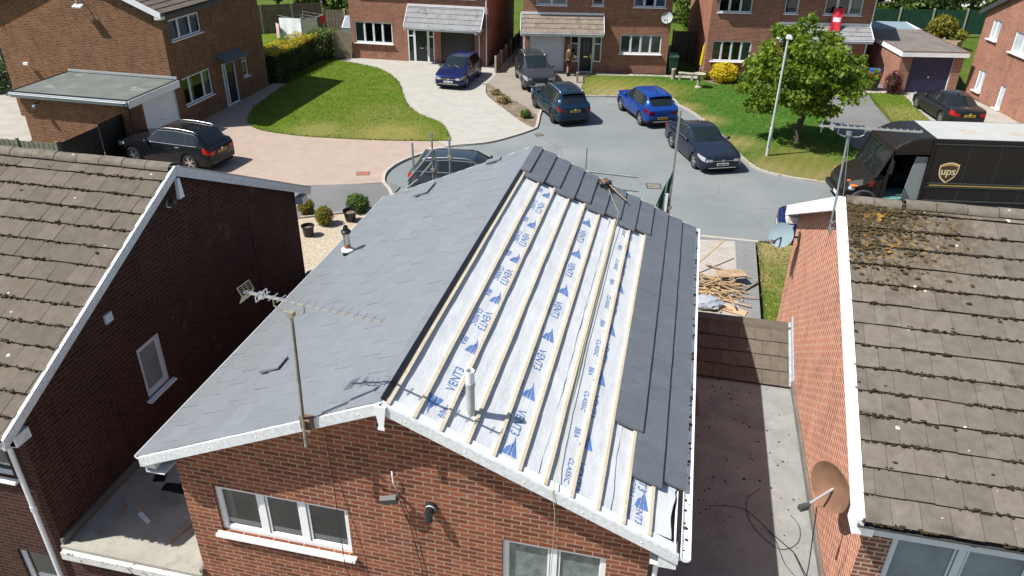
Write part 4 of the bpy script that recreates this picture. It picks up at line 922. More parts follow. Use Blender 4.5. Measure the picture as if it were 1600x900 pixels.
mb = MB(); mb.box(X1E, XV1 - .02, -.02, .0, 4.62, 4.86); mb.box(X1E, XV1 - .02, 0, .22, 4.62, 4.635); mb.hexa([(-5.40, 4.33, 6.5), (-5.34, 4.33, 6.5), (-5.34, 4.47, 6.5), (-5.40, 4.47, 6.5), (-5.40, 4.37, 6.86), (-5.34, 4.37, 6.86), (-5.34, 4.43, 6.86), (-5.40, 4.43, 6.86)]); mb.build('fascia', M['upvc'], n1)
gutter(n1, (X1E, -.09, 4.85), (XV1 - .02, -.09, 4.84), M['upvc_grey'], .058)
mb = MB(); mb.tube([(-5.72, -.09, 4.80), (-5.72, -.09, 4.66), (-5.74, .15, 4.4), (-5.74, .15, 0.1)], .036, 10); mb.tube([(-5.74, .15, 3.2), (-5.74, .15, 3.3)], .044, 10); mb.build('downpipe', M['upvc'], n1)
t = thing('wall_vent', 'small square white vent plate on the shaded gable above the window', 'vent', (XW1, 2.29, 5.3)); mb = MB(); mb.box(0, .03, -.085, .085, -.08, .08); mb.build('plate', M['upvc_grey'], t); mb = MB()
for i in range(4): mb.box(.03, .038, -.07, .07, -.06 + .035 * i, -.045 + .035 * i)
mb.build('louvre', M['white_paint'], t)
t = thing('security_light', 'round dark security lamp at the peak of the shaded gable', 'lamp', (XW1, 4.28, 6.42)); mb = MB(); mb.lathe([(.06, 0), (.06, .05), (.045, .14), (.0, .15)], Matrix.Rotation(radians(70), 4, 'Y'), 14); mb.build('lamp_body', M['dark_grey'], t, smooth=True, angle=40)
mb = MB(); mb.lathe([(.075, .0), (.075, .02), (.0, .021)], Matrix.Rotation(radians(90), 4, 'Y'), 14); mb.build('mounting_plate', M['upvc_grey'], t)
t = thing('gable_cable', 'thin black cable down the shaded gable near its far corner', 'cable', (XW1, 6.5, 3)); mb = MB(); mb.tube([(.012, .1, 2.2), (.012, .15, 1.0), (.012, .05, -.5), (.012, .1, -3)], .008, 5); mb.build('cable_run', M['cable'], t)

# flat-roofed garage between the two houses
lg = thing('flat_roof_garage', 'flat felt roof garage squeezed between two brick houses, mostly in shade', 'garage', (-4.35, 4.7, 0), world=True)
mb = MB(); mb.slab([(-5.545, .17), (-3.155, .17), (-3.155, 9.3), (-5.545, 9.3)], 2.3, 2.45); mb.slab([(-5.545, .17), (-3.155, .17), (-3.155, .3), (-5.545, .3)], 2.45, 2.49); mb.build('felt_roof', M['felt_dark'], lg)
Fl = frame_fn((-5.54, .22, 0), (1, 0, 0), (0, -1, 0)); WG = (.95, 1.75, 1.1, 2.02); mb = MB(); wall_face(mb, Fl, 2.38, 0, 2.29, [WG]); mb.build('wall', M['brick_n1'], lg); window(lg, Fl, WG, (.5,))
mb = MB(); mb.box(-5.5, -3.16, .09, .165, 2.30, 2.44); mb.build('fascia', M['white_dirty'], lg)
mb = MB(); mb.box(-5.545, -5.50, .2, 9.3, 2.452, 2.60); mb.box(-3.20, -3.153, .2, 9.3, 2.452, 2.56); mb.build('flashing', M['felt_brown'], lg)
def flat_bit(name, label, cat, pts, z, th, m, group=None):
    c = Vector((sum(p[0] for p in pts) / len(pts), sum(p[1] for p in pts) / len(pts), 0)); mb = MB(); mb.slab([(p[0] - c.x, p[1] - c.y) for p in pts], 0, th)
    o = mb.build(name, m); o.location = (c.x, c.y, z); o.rotation_euler = (.03, .02, 0); return tag(o, label, cat, group)
flat_bit('plastic_sheet', 'black plastic piece lying lengthwise beneath the eaves corner on the shaded flat roof', 'plastic', [(-5.23, 2.2), (-5.0, 2.12), (-4.87, 1.79), (-5.06, 1.74)], 2.455, .02, M['black_plastic'])
flat_bit('plastic_sheet', 'black plastic piece lying crosswise against the brick corner on the shaded flat roof', 'plastic', [(-4.81, 1.75), (-4.53, 1.79), (-4.38, 1.6), (-4.8, 1.6)], 2.455, .02, M['black_plastic'])
flat_bit('plastic_offcut', 'white plastic offcut with a broken brown end on the shaded flat roof', 'offcut', [(-4.83, 1.02), (-4.8, 1.09), (-4.55, .95), (-4.55, .88)], 2.455, .015, M['upvc'])
flat_bit('cardboard_scrap', 'scrap of brown card beside the white offcut on the shaded flat roof', 'card', [(-4.95, 1.15), (-4.85, 1.17), (-4.80, 1.06), (-4.85, 1.05)], 2.455, .015, M['cardboard'])
flat_bit('timber_strip', 'thin brown timber strip lying on the shaded flat roof', 'timber', [(-5.16, 1.16), (-5.13, 1.17), (-5.03, .75), (-5.06, .74)], 2.455, .02, M['timber_old'])
flat_bit('timber_strip', 'thin brown timber strip at the edge of the sunlit patch of the left flat roof', 'timber', [(-3.88, 1.08), (-3.85, 1.07), (-3.98, .63), (-4.01, .64)], 2.455, .02, M['timber_old'])
t = thing('plastic_sheet', 'crumpled dark plastic sheet at the far end of the gap between two houses', 'sheet', (-5.2, 8.7, 2.45)); mb = MB(); mb.blob((0, 0, .12), .5, .7, .2, 3, .16); mb.build('crumpled_sheet', M['dark_grey'], t)

# ------------------------------------------------------------------ neighbour with the mossy roof (right)
n2 = thing('brick_house', 'brick house with dark mossy tiles and a bright orange gable carrying two dishes', 'house', (11, 5.8, 0), world=True)
K2 = 2.16 / 4.8; C2 = 1 / sqrt(1 + K2 * K2); S2 = K2 * C2; L2 = 4.8 / C2; XV2 = 5.53; XW2 = 5.75; X2E = 18.0
def P2(s, x, side=-1, h=0.0): return Vector((x, 5.82 + side * (s * C2 + h * S2), 7.06 - s * S2 + h * C2))
Fg2 = frame_fn((XW2, 10.35, 0), (0, -1, 0), (-1, 0, 0)); Ff2 = frame_fn((XW2, 1.28, 0), (1, 0, 0), (0, -1, 0)); W2 = (.34, 2.62, 3.36, 4.50)
mb = MB(); wall_face(mb, Fg2, 9.07, 0, 4.8, []); mb.face([Fg2(0, 4.8, 0), Fg2(9.07, 4.8, 0), Fg2(9.07, 4.92, 0), Fg2(4.53, 6.92, 0), Fg2(0, 4.92, 0)]); mb.face([(XW2, 10.35, 0), (X2E, 10.35, 0), (X2E, 10.35, 4.9), (XW2, 10.35, 4.9)])
mb.build('wall', M['brick_n2'], n2)
mb = MB(); wall_face(mb, Ff2, X2E - XW2, 0, 4.9, [W2]); mb.build('front_wall', M['brick_n2_front'], n2)
window(n2, Ff2, W2, (.36, .72), fm='upvc_grey', bar=.075, rec=.03, pane='pane_blue')
for side in (-1, 1):
    mb = MB(); tiles(mb, P2(L2, XV2 + .04, side, -.05) if side < 0 else P2(L2, X2E, side, -.05), (1 if side < 0 else -1, 0, 0), P2(0, 0, side) - P2(1, 0, side), X2E - XV2 - .04, L2 - .06, .365, .335, .034, .06, .5, .006, RND, rv=.9, edge=1)
    mb.build('tiled_roof_slope', [M['tile_old2'], M['tile_edge']], n2)
mb = MB(); moss_edges(mb, P2(L2, XV2 + .05, -1, -.045), (1, 0, 0), P2(0, 0, -1) - P2(1, 0, -1), 6.2, L2 - .1, .365, .034, 42, random.Random(9), .06)
mb.build('moss', M['moss'], n2)['kind'] = 'stuff'
mb = MB(); rr = random.Random(21)
for i in range(900):
    x = 5.62 + abs(rr.gauss(0, .55)); s = abs(rr.gauss(0, .62)) + .02
    if x > 7.4 or s > 2.0: continue
    q = rr.uniform(.008, .03); c = P2(s, x, -1, .005 + .01 * rr.random()); mb.blob(c, q * rr.uniform(1, 1.9), q * rr.uniform(1, 1.6), q * .55, 1, .35, rng=rr)
mb.build('lichen_growth', M['lichen'], n2)['kind'] = 'stuff'
mb = MB(); ridge_caps(mb, (XV2 + .95, 5.82, 7.02), (X2E, 5.82, 7.02), rng=random.Random(4)); ridge_caps(mb, (XV2 + .08, 5.84, 6.99), (XV2 + .9, 5.80, 7.0), rng=random.Random(6)); mb.build('ridge_tiles', M['ridge_old'], n2, smooth=True, angle=50)
mb = MB()
for side in (-1, 1):
    a, b = P2(-.0, XV2, side, .02), P2(L2 + .04, XV2, side, .02)
    mb.hexa([a + Vector((-.03, 0, -.24)), b + Vector((-.03, 0, -.24)), b + Vector((.07, 0, -.24)), a + Vector((.07, 0, -.24)), a + Vector((-.03, 0, 0)), b + Vector((-.03, 0, 0)), b + Vector((.07, 0, 0)), a + Vector((.07, 0, 0))])
    e = P2(L2, XV2, side, 0); q = sorted((e.y, e.y - side * .3)); mb.box(XV2 - .02, XW2 - .0, q[0], q[1], e.z - .29, e.z - .14)
mb.build('bargeboard', M['white_paint'], n2)
mb = MB(); mb.box(XV2 + .1, X2E, 1.04, 1.06, 4.62, 4.84); mb.box(XV2 + .1, X2E, 1.06, 1.28, 4.62, 4.635); mb.build('fascia', M['upvc_grey'], n2)
gutter(n2, (XV2, .98, 4.85), (X2E, .98, 4.84), M['dark_grey'], .062, dirt=12)
t = aerial('tv_aerial', 'slim silver television aerial on a pole above the orange brick gable', 6.4, (5.44, 5.87, 8.10), (4.99, 5.87, 8.17), (6.45, 5.87, 8.19), (5.50, 5.87, 6.4), M['galv'], M['alu'], 14, False, (5.50, 5.87, 6.38))
mb = MB()
for z in (.1, .22): mb.tube([(-.04, 0, z), (.27, 0, z)], .014, 6); mb.tube([(0, -.1, z), (0, .1, z)], .012, 6)
mb.build('bracket', M['galv'], t)
mb = MB(); mb.tube([(.1, -.1, .3), (.05, -.06, .8), (-.02, -.03, 1.4), (-.05, .0, 1.7)], .006, 5); mb.build('coax_cable', M['galv'], t)
def dish(name, label, loc, aim, r, m, arm_m, arm_side=Vector((0, 0, -1)), group=None):
    aim = Vector(aim).normalized(); t = thing(name, label, 'satellite dish', loc, 0, group); Q = aim.to_track_quat('Z', 'Y').to_matrix().to_4x4(); mb = MB()
    prof = [(r * i / 8, .24 * r * (i / 8) ** 2) for i in range(9)]
    mb.lathe(prof, Q, 32); mb.lathe([(a, z - .012) for a, z in prof] + [(r, .24 * r)], Q, 32); mb.build('reflector', m, t, smooth=True, angle=50)
    arm = Q @ Vector((0, -r * .15, 0)); tip = Q @ Vector((0, -r * .75, r * 1.25)); mb = MB(); mb.bar(arm, tip, .03, .02); mb.build('feed_arm', arm_m, t)
    mb = MB(); mb.obox(Matrix.Translation(tip) @ Q, .07, .07, .13); mb.tube([tip, tip + Q @ Vector((0, .03, -.09))], .028, 10); mb.build('receiver', M['dark_grey'], t)
    return t, Q
t, Q = dish('satellite_dish', 'large blue-grey satellite dish beside the white verge at the ridge end', (5.36, 9.6, 4.62), (-.35, -.55, .36), .275, M['dish_grey'], M['dark_grey'])
mb = MB(); mb.tube([(0, .02, 0), (.2, .1, -.05), (.38, .1, -.05)], .025, 8); mb.obox(Matrix.Translation((.37, .1, -.05)), .03, .16, .22); mb.build('wall_bracket', M['dark_grey'], t)
t, Q = dish('satellite_dish', 'rust-brown satellite dish low on the orange brick gable above the flat roof', (5.42, 1.82, 4.62), (-.75, -.5, .06), .34, M['dish_rust'], M['alu'])
mb = MB(); mb.tube([(.0, .05, -.02), (.18, .0, -.02), (.32, -.08, .02)], .022, 8); mb.obox(Matrix.Translation((.315, -.08, .02)), .03, .14, .2); mb.build('wall_bracket', M['black_plastic'], t)
mb = MB(); mb.tube([(-.30, -.55, .1), (-.25, -.5, -.3), (-.1, -.2, -1.2), (.05, .2, -2.0), (-.05, .8, -2.12), (-.4, 1.2, -2.15)], .008, 5); mb.build('coax_cable', M['cable'], t)

# linked garage on the right, with its little tiled roof at the street end
rg = thing('flat_roof_garage', 'linked garage with pale felt flat roof and a strip of dark tiles facing the street', 'garage', (4.45, 4.7, 0), world=True)
mb = MB(); mb.slab([(3.155, .2), (5.745, .2), (5.745, 9.3), (3.155, 9.3)], 2.3, 2.45); mb.build('felt_roof', M['felt'], rg)
Fr = frame_fn((3.155, .25, 0), (1, 0, 0), (0, -1, 0)); mb = MB(); wall_face(mb, Fr, 2.59, 0, 2.29); Fr2 = frame_fn((5.745, 9.28, 0), (-1, 0, 0), (0, 1, 0)); wall_face(mb, Fr2, 2.59, 0, 2.3); mb.build('wall', M['brick_main'], rg)
s1 = Vector((0, 1.40, .56)); q1 = s1.length; s1.normalize()
mb = MB(); tiles(mb, (3.17, 7.03, 2.47), (1, 0, 0), s1, 2.56, q1, .362, .33, .026, .03, .5, .005, RND, rv=.9, edge=1); mb.build('tiled_roof_slope', [M['tile_old'], M['tile_edge']], rg)
s2 = Vector((0, -.98, .56)); q2 = s2.length; s2.normalize()
mb = MB(); tiles(mb, (5.73, 9.45, 2.47), (-1, 0, 0), s2, 2.56, q2, .362, .33, .026, .03, .5, .005, RND, rv=.9, edge=1); mb.build('tiled_roof_slope', [M['tile_old'], M['tile_edge']], rg)
mb = MB(); mb.hexa([(3.165, 8.28, 3.0), (5.735, 8.28, 3.0), (5.735, 8.62, 3.0), (3.165, 8.62, 3.0), (3.165, 8.33, 3.075), (5.735, 8.33, 3.075), (5.735, 8.60, 3.06), (3.165, 8.60, 3.06)]); mb.build('ridge_tiles', M['tile_old'], rg)
mb = MB(); mb.box(5.70, 5.742, .2, 7.05, 2.452, 2.60); mb.build('upstand', M['felt_brown'], rg)
mb = MB(); N = 8
for i in range(N):
    y0, y1 = 7.0 + 1.5 * i / N, 7.0 + 1.5 * (i + 1) / N; z0, z1 = 2.47 + .6 * i / N, 2.47 + .6 * (i + 1) / N
    mb.hexa([(5.715, y0, z0), (5.744, y0, z0), (5.744, y1, z1), (5.715, y1, z1), (5.715, y0, z0 + .19), (5.744, y0, z0 + .19), (5.744, y1, z1 + .19), (5.715, y1, z1 + .19)])
    mb.hexa([(5.67, y0, z0 + .03), (5.72, y0, z0 + .03), (5.72, y1, z1 + .03), (5.67, y1, z1 + .03), (5.67, y0, z0 + .05), (5.72, y0, z0 + .055), (5.72, y1, z1 + .055), (5.67, y1, z1 + .05)])
mb.build('lead_flashing', M['lead'], rg)
mb = MB(); rr = random.Random(12)
for i in range(170):
    y = 2 + 5 * rr.random() ** .6; x = rr.uniform(3.3, 5.6) if rr.random() < .5 else rr.uniform(3.3, 4.6); q = rr.uniform(.004, .014); mb.blob((x, y, 2.455), q * rr.uniform(1, 2.5), q * rr.uniform(1, 2), q * .5, 1, .3, rng=rr)
o = mb.build('roof_debris', M['moss']); tag(o, 'dark moss crumbs scattered over the right-hand flat roof', 'moss', kind='stuff')
mb = MB(); mb.tube([(x, y, 2.461) for x, y in smooth_line([(4.15, 3.35), (4.45, 3.42), (4.75, 3.35), (5.1, 2.9), (5.25, 2.35), (5.6, 1.9)], 8)], .005, 5); mb.tube([(x, y, 2.459) for x, y in smooth_line([(4.95, 3.95), (4.72, 3.6), (4.78, 3.1), (5.15, 2.68), (5.45, 2.85), (5.52, 3.2), (5.4, 3.45)], 8)], .005, 5)
tag(mb.build('loose_cable', M['cable']), 'loose black cable looped on the right-hand flat roof', 'cable')
flat_bit('broken_tile', 'slim tan tile fragment on the shaded flat roof beside the white gutter', 'tile', [(3.78, 6.43), (3.88, 6.3), (3.93, 5.75), (3.87, 5.68)], 2.46, .02, M['tan'])

# ------------------------------------------------------------------ houses across the road
def canopy(house, x0, x1, ztop, zbot, proj, tm, verge='upvc', gcol='upvc', posts=()):
    s = Vector((0, proj, ztop - zbot)); L_ = s.length; s.normalize()
    mb = MB(); tiles(mb, (x0, -proj, zbot), (1, 0, 0), s, x1 - x0, L_, .345, .33, .03, .02, .5, .004, RND, rv=.6); c = mb.build('canopy', tm, house)
    mb = MB(); mb.hexa([(x0 + .05, -proj + .04, zbot - .03), (x1 - .05, -proj + .04, zbot - .03), (x1 - .05, -.002, ztop - .05), (x0 + .05, -.002, ztop - .05), (x0 + .05, -proj + .04, zbot + .02), (x1 - .05, -proj + .04, zbot + .02), (x1 - .05, -.002, ztop), (x0 + .05, -.002, ztop)]); mb.build('canopy_board', M['upvc'], c)
    mb = MB(); mb.box(x0 + .05, x1 - .05, -proj + .0, -.002, zbot - .12, zbot - .06); mb.box(x0, x1, -proj - .03, -proj - .005, zbot - .16, zbot + .02); mb.build('soffit', M[gcol], c)
    for x in (x0 - .03, x1 + .002):
        mb = MB(); mb.hexa([(x, -proj - .03, zbot - .05), (x + .03, -proj - .03, zbot - .05), (x + .03, -.003, ztop - .05), (x, -.003, ztop - .05), (x, -proj - .03, zbot + .1), (x + .03, -proj - .03, zbot + .1), (x + .03, -.003, ztop + .1), (x, -.003, ztop + .1)]); mb.build('verge_board', M[verge], c)
    gutter(c, (x0, -proj - .09, zbot + .0), (x1, -proj - .09, zbot), M[gcol], .055)
    mb = MB(); mb.box(x0 - .02, x1 + .02, -.05, -.004, ztop + .04, ztop + .17); mb.build('flashing', M['upvc' if gcol == 'upvc' else 'lead'], c)
    for x in posts:
        mb = MB(); mb.tube([(x, -proj - .09, zbot - .05), (x, -proj - .09, zbot - .2), (x, -.12, zbot - .45), (x, -.09, .05)], .035, 8); mb.build('downpipe', M['upvc'], c)
    return c
def front_door(house, x0, x1, z1, m, glazed=((.3, .7),), y=.0, side=(), panel_z=.0, frame='upvc'):
    F = frame_fn((0, y, 0), (1, 0, 0), (0, -1, 0)); mb = MB()
    mb.fbox(F, x0 + .07, x1 - .07, .08, z1 - .07, -.09, -.04); d = mb.build('door', m, house)
    mb = MB()
    for a, b, c, e in ((x0, x0 + .07, 0, z1), (x1 - .07, x1, 0, z1), (x0 + .07, x1 - .07, z1 - .07, z1), (x0 + .07, x1 - .07, 0, .08)): mb.fbox(F, a, b, c, e, -.1, -.0)
    mb.build('frame', M[frame], d)
    mb = MB(); w = x1 - x0
    for a, b in glazed: mb.fbox(F, x0 + w * a, x0 + w * b, z1 * .5, z1 * .86, -.042, -.034)
    mb.build('glazing', M['glass_car'], d)
    mb = MB(); mb.fbox(F, x0 + w * .36, x0 + w * .64, z1 * .42, z1 * .455, -.04, -.025); mb.fbox(F, x1 - .16, x1 - .13, z1 * .4, z1 * .5, -.04, -.0); mb.build('handle', M['chrome'], d)
    for a, b in side:
        mb = MB()
        for p, q, c, e in ((a, a + .06, panel_z, z1), (b - .06, b, panel_z, z1), (a + .06, b - .06, z1 - .06, z1), (a + .06, b - .06, panel_z, panel_z + .07), (a + .06, b - .06, z1 * .78, z1 * .78 + .06)): mb.fbox(F, p, q, c, e, -.1, -.0)
        sdl = mb.build('sidelight', M[frame], house); mb = MB(); mb.fbox(F, a + .06, b - .06, panel_z + .07, z1 - .06, -.06, -.05); mb.build('pane', M['glass_car'], sdl)
    return d
def garage_door(house, x0, x1, z1, m, F=None, ribs=True, frame='upvc', handle=True):
    F = F or frame_fn((0, 0, 0), (1, 0, 0), (0, -1, 0)); mb = MB(); mb.fbox(F, x0, x1, .02, z1, -.13, -.10)
    if ribs:
        k = 12
        for i in range(k): zz = .06 + (z1 - .1) * i / k; mb.fbox(F, x0 + .05, x1 - .05, zz, zz + (z1 - .1) / k * .86, -.10, -.092)
    d = mb.build('garage_door', m, house)
    mb = MB(); mb.fbox(F, x0 - .05, x0 - .001, 0, z1 + .05, -.1, -.03); mb.fbox(F, x1 + .001, x1 + .05, 0, z1 + .05, -.1, -.03); mb.fbox(F, x0, x1, z1 + .001, z1 + .05, -.1, -.03); mb.build('frame', M[frame], d)
    if handle: mb = MB(); c = (x0 + x1) / 2; mb.fbox(F, c - .03, c + .03, z1 * .44, z1 * .47, -.092, -.05); mb.build('handle', M['chrome'], d)
    return d
def eaves_house(name, label, org, ang, W, D, eave, rise, holes, brickm, roofm):
    t = thing(name, label, 'house', (org[0], org[1], 0), radians(ang)); F = frame_fn((0, 0, 0), (1, 0, 0), (0, -1, 0)); mb = MB(); wall_face(mb, F, W, 0, eave, holes)
    for x in (0, W): mb.face([(x, 0, 0), (x, D, 0), (x, D, eave), (x, D / 2, eave + rise - .1), (x, 0, eave)])
    mb.face([(0, D, 0), (W, D, 0), (W, D, eave), (0, D, eave)]); mb.build('wall', brickm, t)
    ov = .38; k = rise / (D / 2); s = Vector((0, D / 2 + ov, rise + k * ov)); L_ = s.length; s.normalize()
    for sg in (1, -1):
        mb = MB(); o = (-.1, -ov, eave - k * ov + .08) if sg > 0 else (W + .1, D + ov, eave - k * ov + .08); tiles(mb, o, (sg, 0, 0), Vector((0, sg * s.y, s.z)), W + .2, L_, .345, .33, .03, .03, .5, .004, RND, rv=.6)
        mb.build('tiled_roof_slope', roofm, t)
    mb = MB(); ridge_caps(mb, (-.1, D / 2, eave + rise + .06), (W + .1, D / 2, eave + rise + .06)); mb.build('ridge_tiles', roofm, t)
    mb = MB(); mb.box(-.1, W + .1, -ov, -ov + .03, eave - .25, eave - .04); mb.box(-.1, W + .1, -ov + .03, -.003, eave - .25, eave - .23); mb.build('fascia', M['upvc'], t)
    gutter(t, (-.1, -ov - .07, eave - .08), (W + .1, -ov - .07, eave - .08), M['upvc'], .055)
    return t, F
# B
hB = [(.28, 2.82, 1.06, 2.36), (3.84, 5.58, 0, 2.08), (6.02, 8.22, 0, 2.12), (.7, 2.9, 4.0, 5.0), (4.4, 5.2, 4.0, 5.0), (6.2, 8.3, 4.0, 5.0)]
b, F = eaves_house('brick_house', 'brick house with a grey tiled canopy over a black front door and black garage door', (-18.4, 41.3), 1, 9.1, 8, 5.2, 1.9, hB, M['brick_b'], M['tile_far'])
window(b, F, hB[0], (.26, .5, .74), curtains=((.02, .2),), sill_out=.16); [window(b, F, h, (.33, .66) if h[1] - h[0] > 1.5 else (), curtains=((.05, .3), (.7, .95)), cmat='curtain_blue') for h in hB[3:]]
canopy(b, 3.95, 8.86, 3.42, 2.36, 1.0, M['tile_far'], posts=(8.55,)); front_door(b, 4.28, 5.18, 2.08, M['black_door'], ((.2, .8),), .0, ((3.84, 4.27), (5.19, 5.58))); garage_door(b, 6.02, 8.22, 2.12, M['black_door'], F, True, 'dark_grey', False)
mb = MB(); mb.tube([(9.0, -.46, 5.1), (9.0, -.1, 4.8), (9.0, -.1, .05)], .04, 8); mb.build('downpipe', M['upvc'], b)
# C
hC = [(.4, 2.58, 0, 2.2), (2.94, 3.44, .66, 2.2), (3.44, 4.36, 0, 2.2), (4.36, 4.83, .66, 2.2), (5.95, 8.45, 1.2, 2.34), (.8, 2.62, 3.95, 5.0), (4.11, 4.79, 3.95, 5.0), (6.58, 8.48, 3.92, 5.0)]
c, F = eaves_house('brick_house', 'brick house with a brown tiled canopy over a white garage door and navy front door', (-7.0, 40.9), 10.6, 8.9, 8, 5.2, 1.9, hC, M['brick_b'], M['tile_far_brown'])
window(c, F, hC[4], (.26, .5, .74), curtains=((.02, .98),), sill_out=.14); window(c, F, hC[5], (.5,), curtains=((.0, .95),), cmat='curtain_blue'); window(c, F, hC[6], (), blind=.3); window(c, F, hC[7], (.33, .66), curtains=((.0, .4), (.6, .98)), cmat='curtain_blue')
canopy(c, -.1, 4.85, 3.38, 2.52, 1.0, M['tile_far_brown'], posts=(.12,)); front_door(c, 3.46, 4.34, 2.2, M['navy_door'], ((.3, .45), (.55, .7)), 0, ((2.94, 3.44), (4.36, 4.83)), .66); garage_door(c, .4, 2.58, 2.2, M['white_paint'], F, False)
# D
hD = [(.33, 2.65, 1.0, 2.2), (.4, 2.33, 3.82, 4.95), (4.22, 5.0, 3.82, 4.95), (6.5, 8.64, 3.82, 4.95), (4.6, 5.5, 0, 2.1), (6.4, 8.6, 0, 2.12)]
d, F = eaves_house('brick_house', 'brick house behind the leafy tree with a red flag hanging from an upper window', (4.0, 42.4), 9, 9.4, 8, 5.2, 1.9, hD, M['brick_b'], M['tile_far'])
window(d, F, hD[0], (.25, .5, .75), curtains=((.0, .22), (.8, 1)), sill_out=.14); window(d, F, hD[1], (.33, .66), curtains=((.75, 1),)); window(d, F, hD[2], ()); window(d, F, hD[3], (.33, .66), curtains=((.75, 1),))
canopy(d, 3.96, 9.3, 3.2, 2.58, 1.0, M['tile_far']); front_door(d, 4.6, 5.5, 2.1, M['navy_door'], ((.3, .7),)); garage_door(d, 6.4, 8.6, 2.12, M['white_paint'], F, False)
mb = MB(); mb.tube([(9.3, -.46, 5.1), (9.3, -.08, 4.8), (9.3, -.08, .05)], .04, 8); mb.build('downpipe', M['upvc'], d)
a9 = radians(9); fo = Vector((4.0 + 7.3 * cos(a9) + .12 * sin(a9), 42.4 + 7.3 * sin(a9) - .12 * cos(a9), 3.0))
t = thing('window_flag', 'red and white flag hanging below an upstairs window', 'flag', tuple(fo), a9); mb = MB(); ny, nx = 10, 6
vv = [(-.3 + .62 * i / nx - .18 * (1 - j / ny), -.06 - .05 * sin(i * 1.3 + j * .6) - .25 * (1 - j / ny), 1.22 * j / ny) for j in range(ny + 1) for i in range(nx + 1)]; ff = [(j * (nx + 1) + i, j * (nx + 1) + i + 1, (j + 1) * (nx + 1) + i + 1, (j + 1) * (nx + 1) + i) for j in range(ny) for i in range(nx)]
red = [f for f in ff]; wm = [f for f in ff if (f[0] // (nx + 1)) in (4, 5) and (f[0] % (nx + 1)) in (1, 2, 3, 4)]; mb.mesh(vv, ff); mb.m = [1 if f in wm else 0 for f in ff]; mb.build('cloth', [M['red_cloth'], M['white_cloth']], t, smooth=True)
t, Q = dish('satellite_dish', 'pale satellite dish high on the corner of the house with the navy front door', (1.5, 42.25, 3.38), (-.2, -.9, .4), .34, M['pipe_dull'], M['dark_grey'])
mb = MB(); mb.tube([(0, .02, 0), (.05, .2, 0), (.02, .3, 0)], .02, 6); mb.build('wall_bracket', M['dark_grey'], t)

# A, gable towards us, with its flat garage
a = thing('brick_house', 'brick house at the top left with a sunlit gable above a grey flat garage roof', 'house', (-24.8, 29.3, 0), world=True)
FA_ = frame_fn((-20.3, 25.1, 0), (0, 1, 0), (1, 0, 0)); FG_ = frame_fn((-29.3, 25.1, 0), (1, 0, 0), (0, -1, 0))
hA = [(.55, 2.98, 4.06, 5.0), (.70, 3.08, 1.0, 2.3), (4.12, 5.3, .12, 2.22), (6.06, 6.6, 1.1, 2.3)]
mb = MB(); wall_face(mb, FA_, 8.5, 0, 5.38, hA); wall_face(mb, FG_, 9.0, 0, 5.36); mb.face([FG_(0, 5.36, 0), FG_(9, 5.36, 0), FG_(4.5, 7.3, 0)]); mb.face([(-29.3, 33.6, 0), (-20.3, 33.6, 0), (-20.3, 33.6, 5.1), (-24.8, 33.6, 7.05), (-29.3, 33.6, 5.1)]); mb.face([(-29.3, 25.1, 0), (-29.3, 33.6, 0), (-29.3, 33.6, 5.1), (-29.3, 25.1, 5.1)])
mb.build('wall', M['brick_a'], a)
window(a, FA_, hA[0], (.3, .68), curtains=((.0, .98),), cmat='curtain_blue'); window(a, FA_, hA[1], (.25, .72), curtains=((.72, .98), (.28, .42))); window(a, FA_, hA[3], (), trans=((0, 1.9),), curtains=((.1, .9),))
F2 = frame_fn((-20.3, 25.1, 0), (0, 1, 0), (1, 0, 0)); mb = MB(); mb.fbox(F2, 4.45, 5.25, .15, 2.15, -.09, -.04); dd = mb.build('door', M['black_door'], a); mb = MB()
for p, q, r_, s_ in ((4.12, 4.19, .12, 2.22), (4.38, 4.45, .12, 2.22), (5.25, 5.3, .12, 2.22), (4.19, 5.25, 2.15, 2.22), (4.12, 5.3, .02, .12)): mb.fbox(F2, p, q, r_, s_, -.1, .02)
mb.build('frame', M['upvc'], dd); mb = MB(); mb.fbox(F2, 4.62, 5.08, 1.62, 2.0, -.04, -.034); mb.build('glazing', M['glass_car'], dd); mb = MB(); mb.fbox(F2, 4.72, 5.0, 1.0, 1.05, -.04, -.02); mb.build('handle', M['chrome'], dd)
mb = MB(); mb.hexa([(-20.29, 28.9, 2.42), (-19.65, 28.9, 2.36), (-19.65, 30.9, 2.36), (-20.29, 30.9, 2.42), (-20.29, 28.9, 2.72), (-19.65, 28.9, 2.46), (-19.65, 30.9, 2.46), (-20.29, 30.9, 2.72)]); mb.build('door_canopy', M['felt_grey'], a)
k = 2.0 / 4.75
for sg in (1, -1):
    s = Vector((-sg * 4.75, 0, 2.0)); L_ = s.length; s.normalize(); mb = MB(); tiles(mb, (-24.8 + sg * 4.75, 24.85 if sg > 0 else 33.8, 5.40), (0, sg, 0), s, 8.95, L_, .367, .33, .03, .03, .5, .004, RND, rv=.8); mb.build('tiled_roof_slope', M['tile_old'], a)
mb = MB(); ridge_caps(mb, (-24.8, 24.85, 7.42), (-24.8, 33.8, 7.42)); mb.build('ridge_tiles', M['ridge_old'], a)
mb = MB()
for sg in (1, -1):
    p, q = Vector((-24.8, 24.80, 7.47)), Vector((-24.8 + sg * 4.78, 24.80, 7.47 - 4.78 * k)); w = Vector((0, .04, 0)); dz = Vector((0, 0, -.27)); mb.hexa([p + dz, q + dz, q + dz + w, p + dz + w, p, q, q + w, p + w]); e = sorted((q.x, q.x - sg * .35)); mb.box(e[0], e[1], 24.83, 25.09, q.z - .3, q.z - .08)
mb.build('bargeboard', M['upvc'], a)
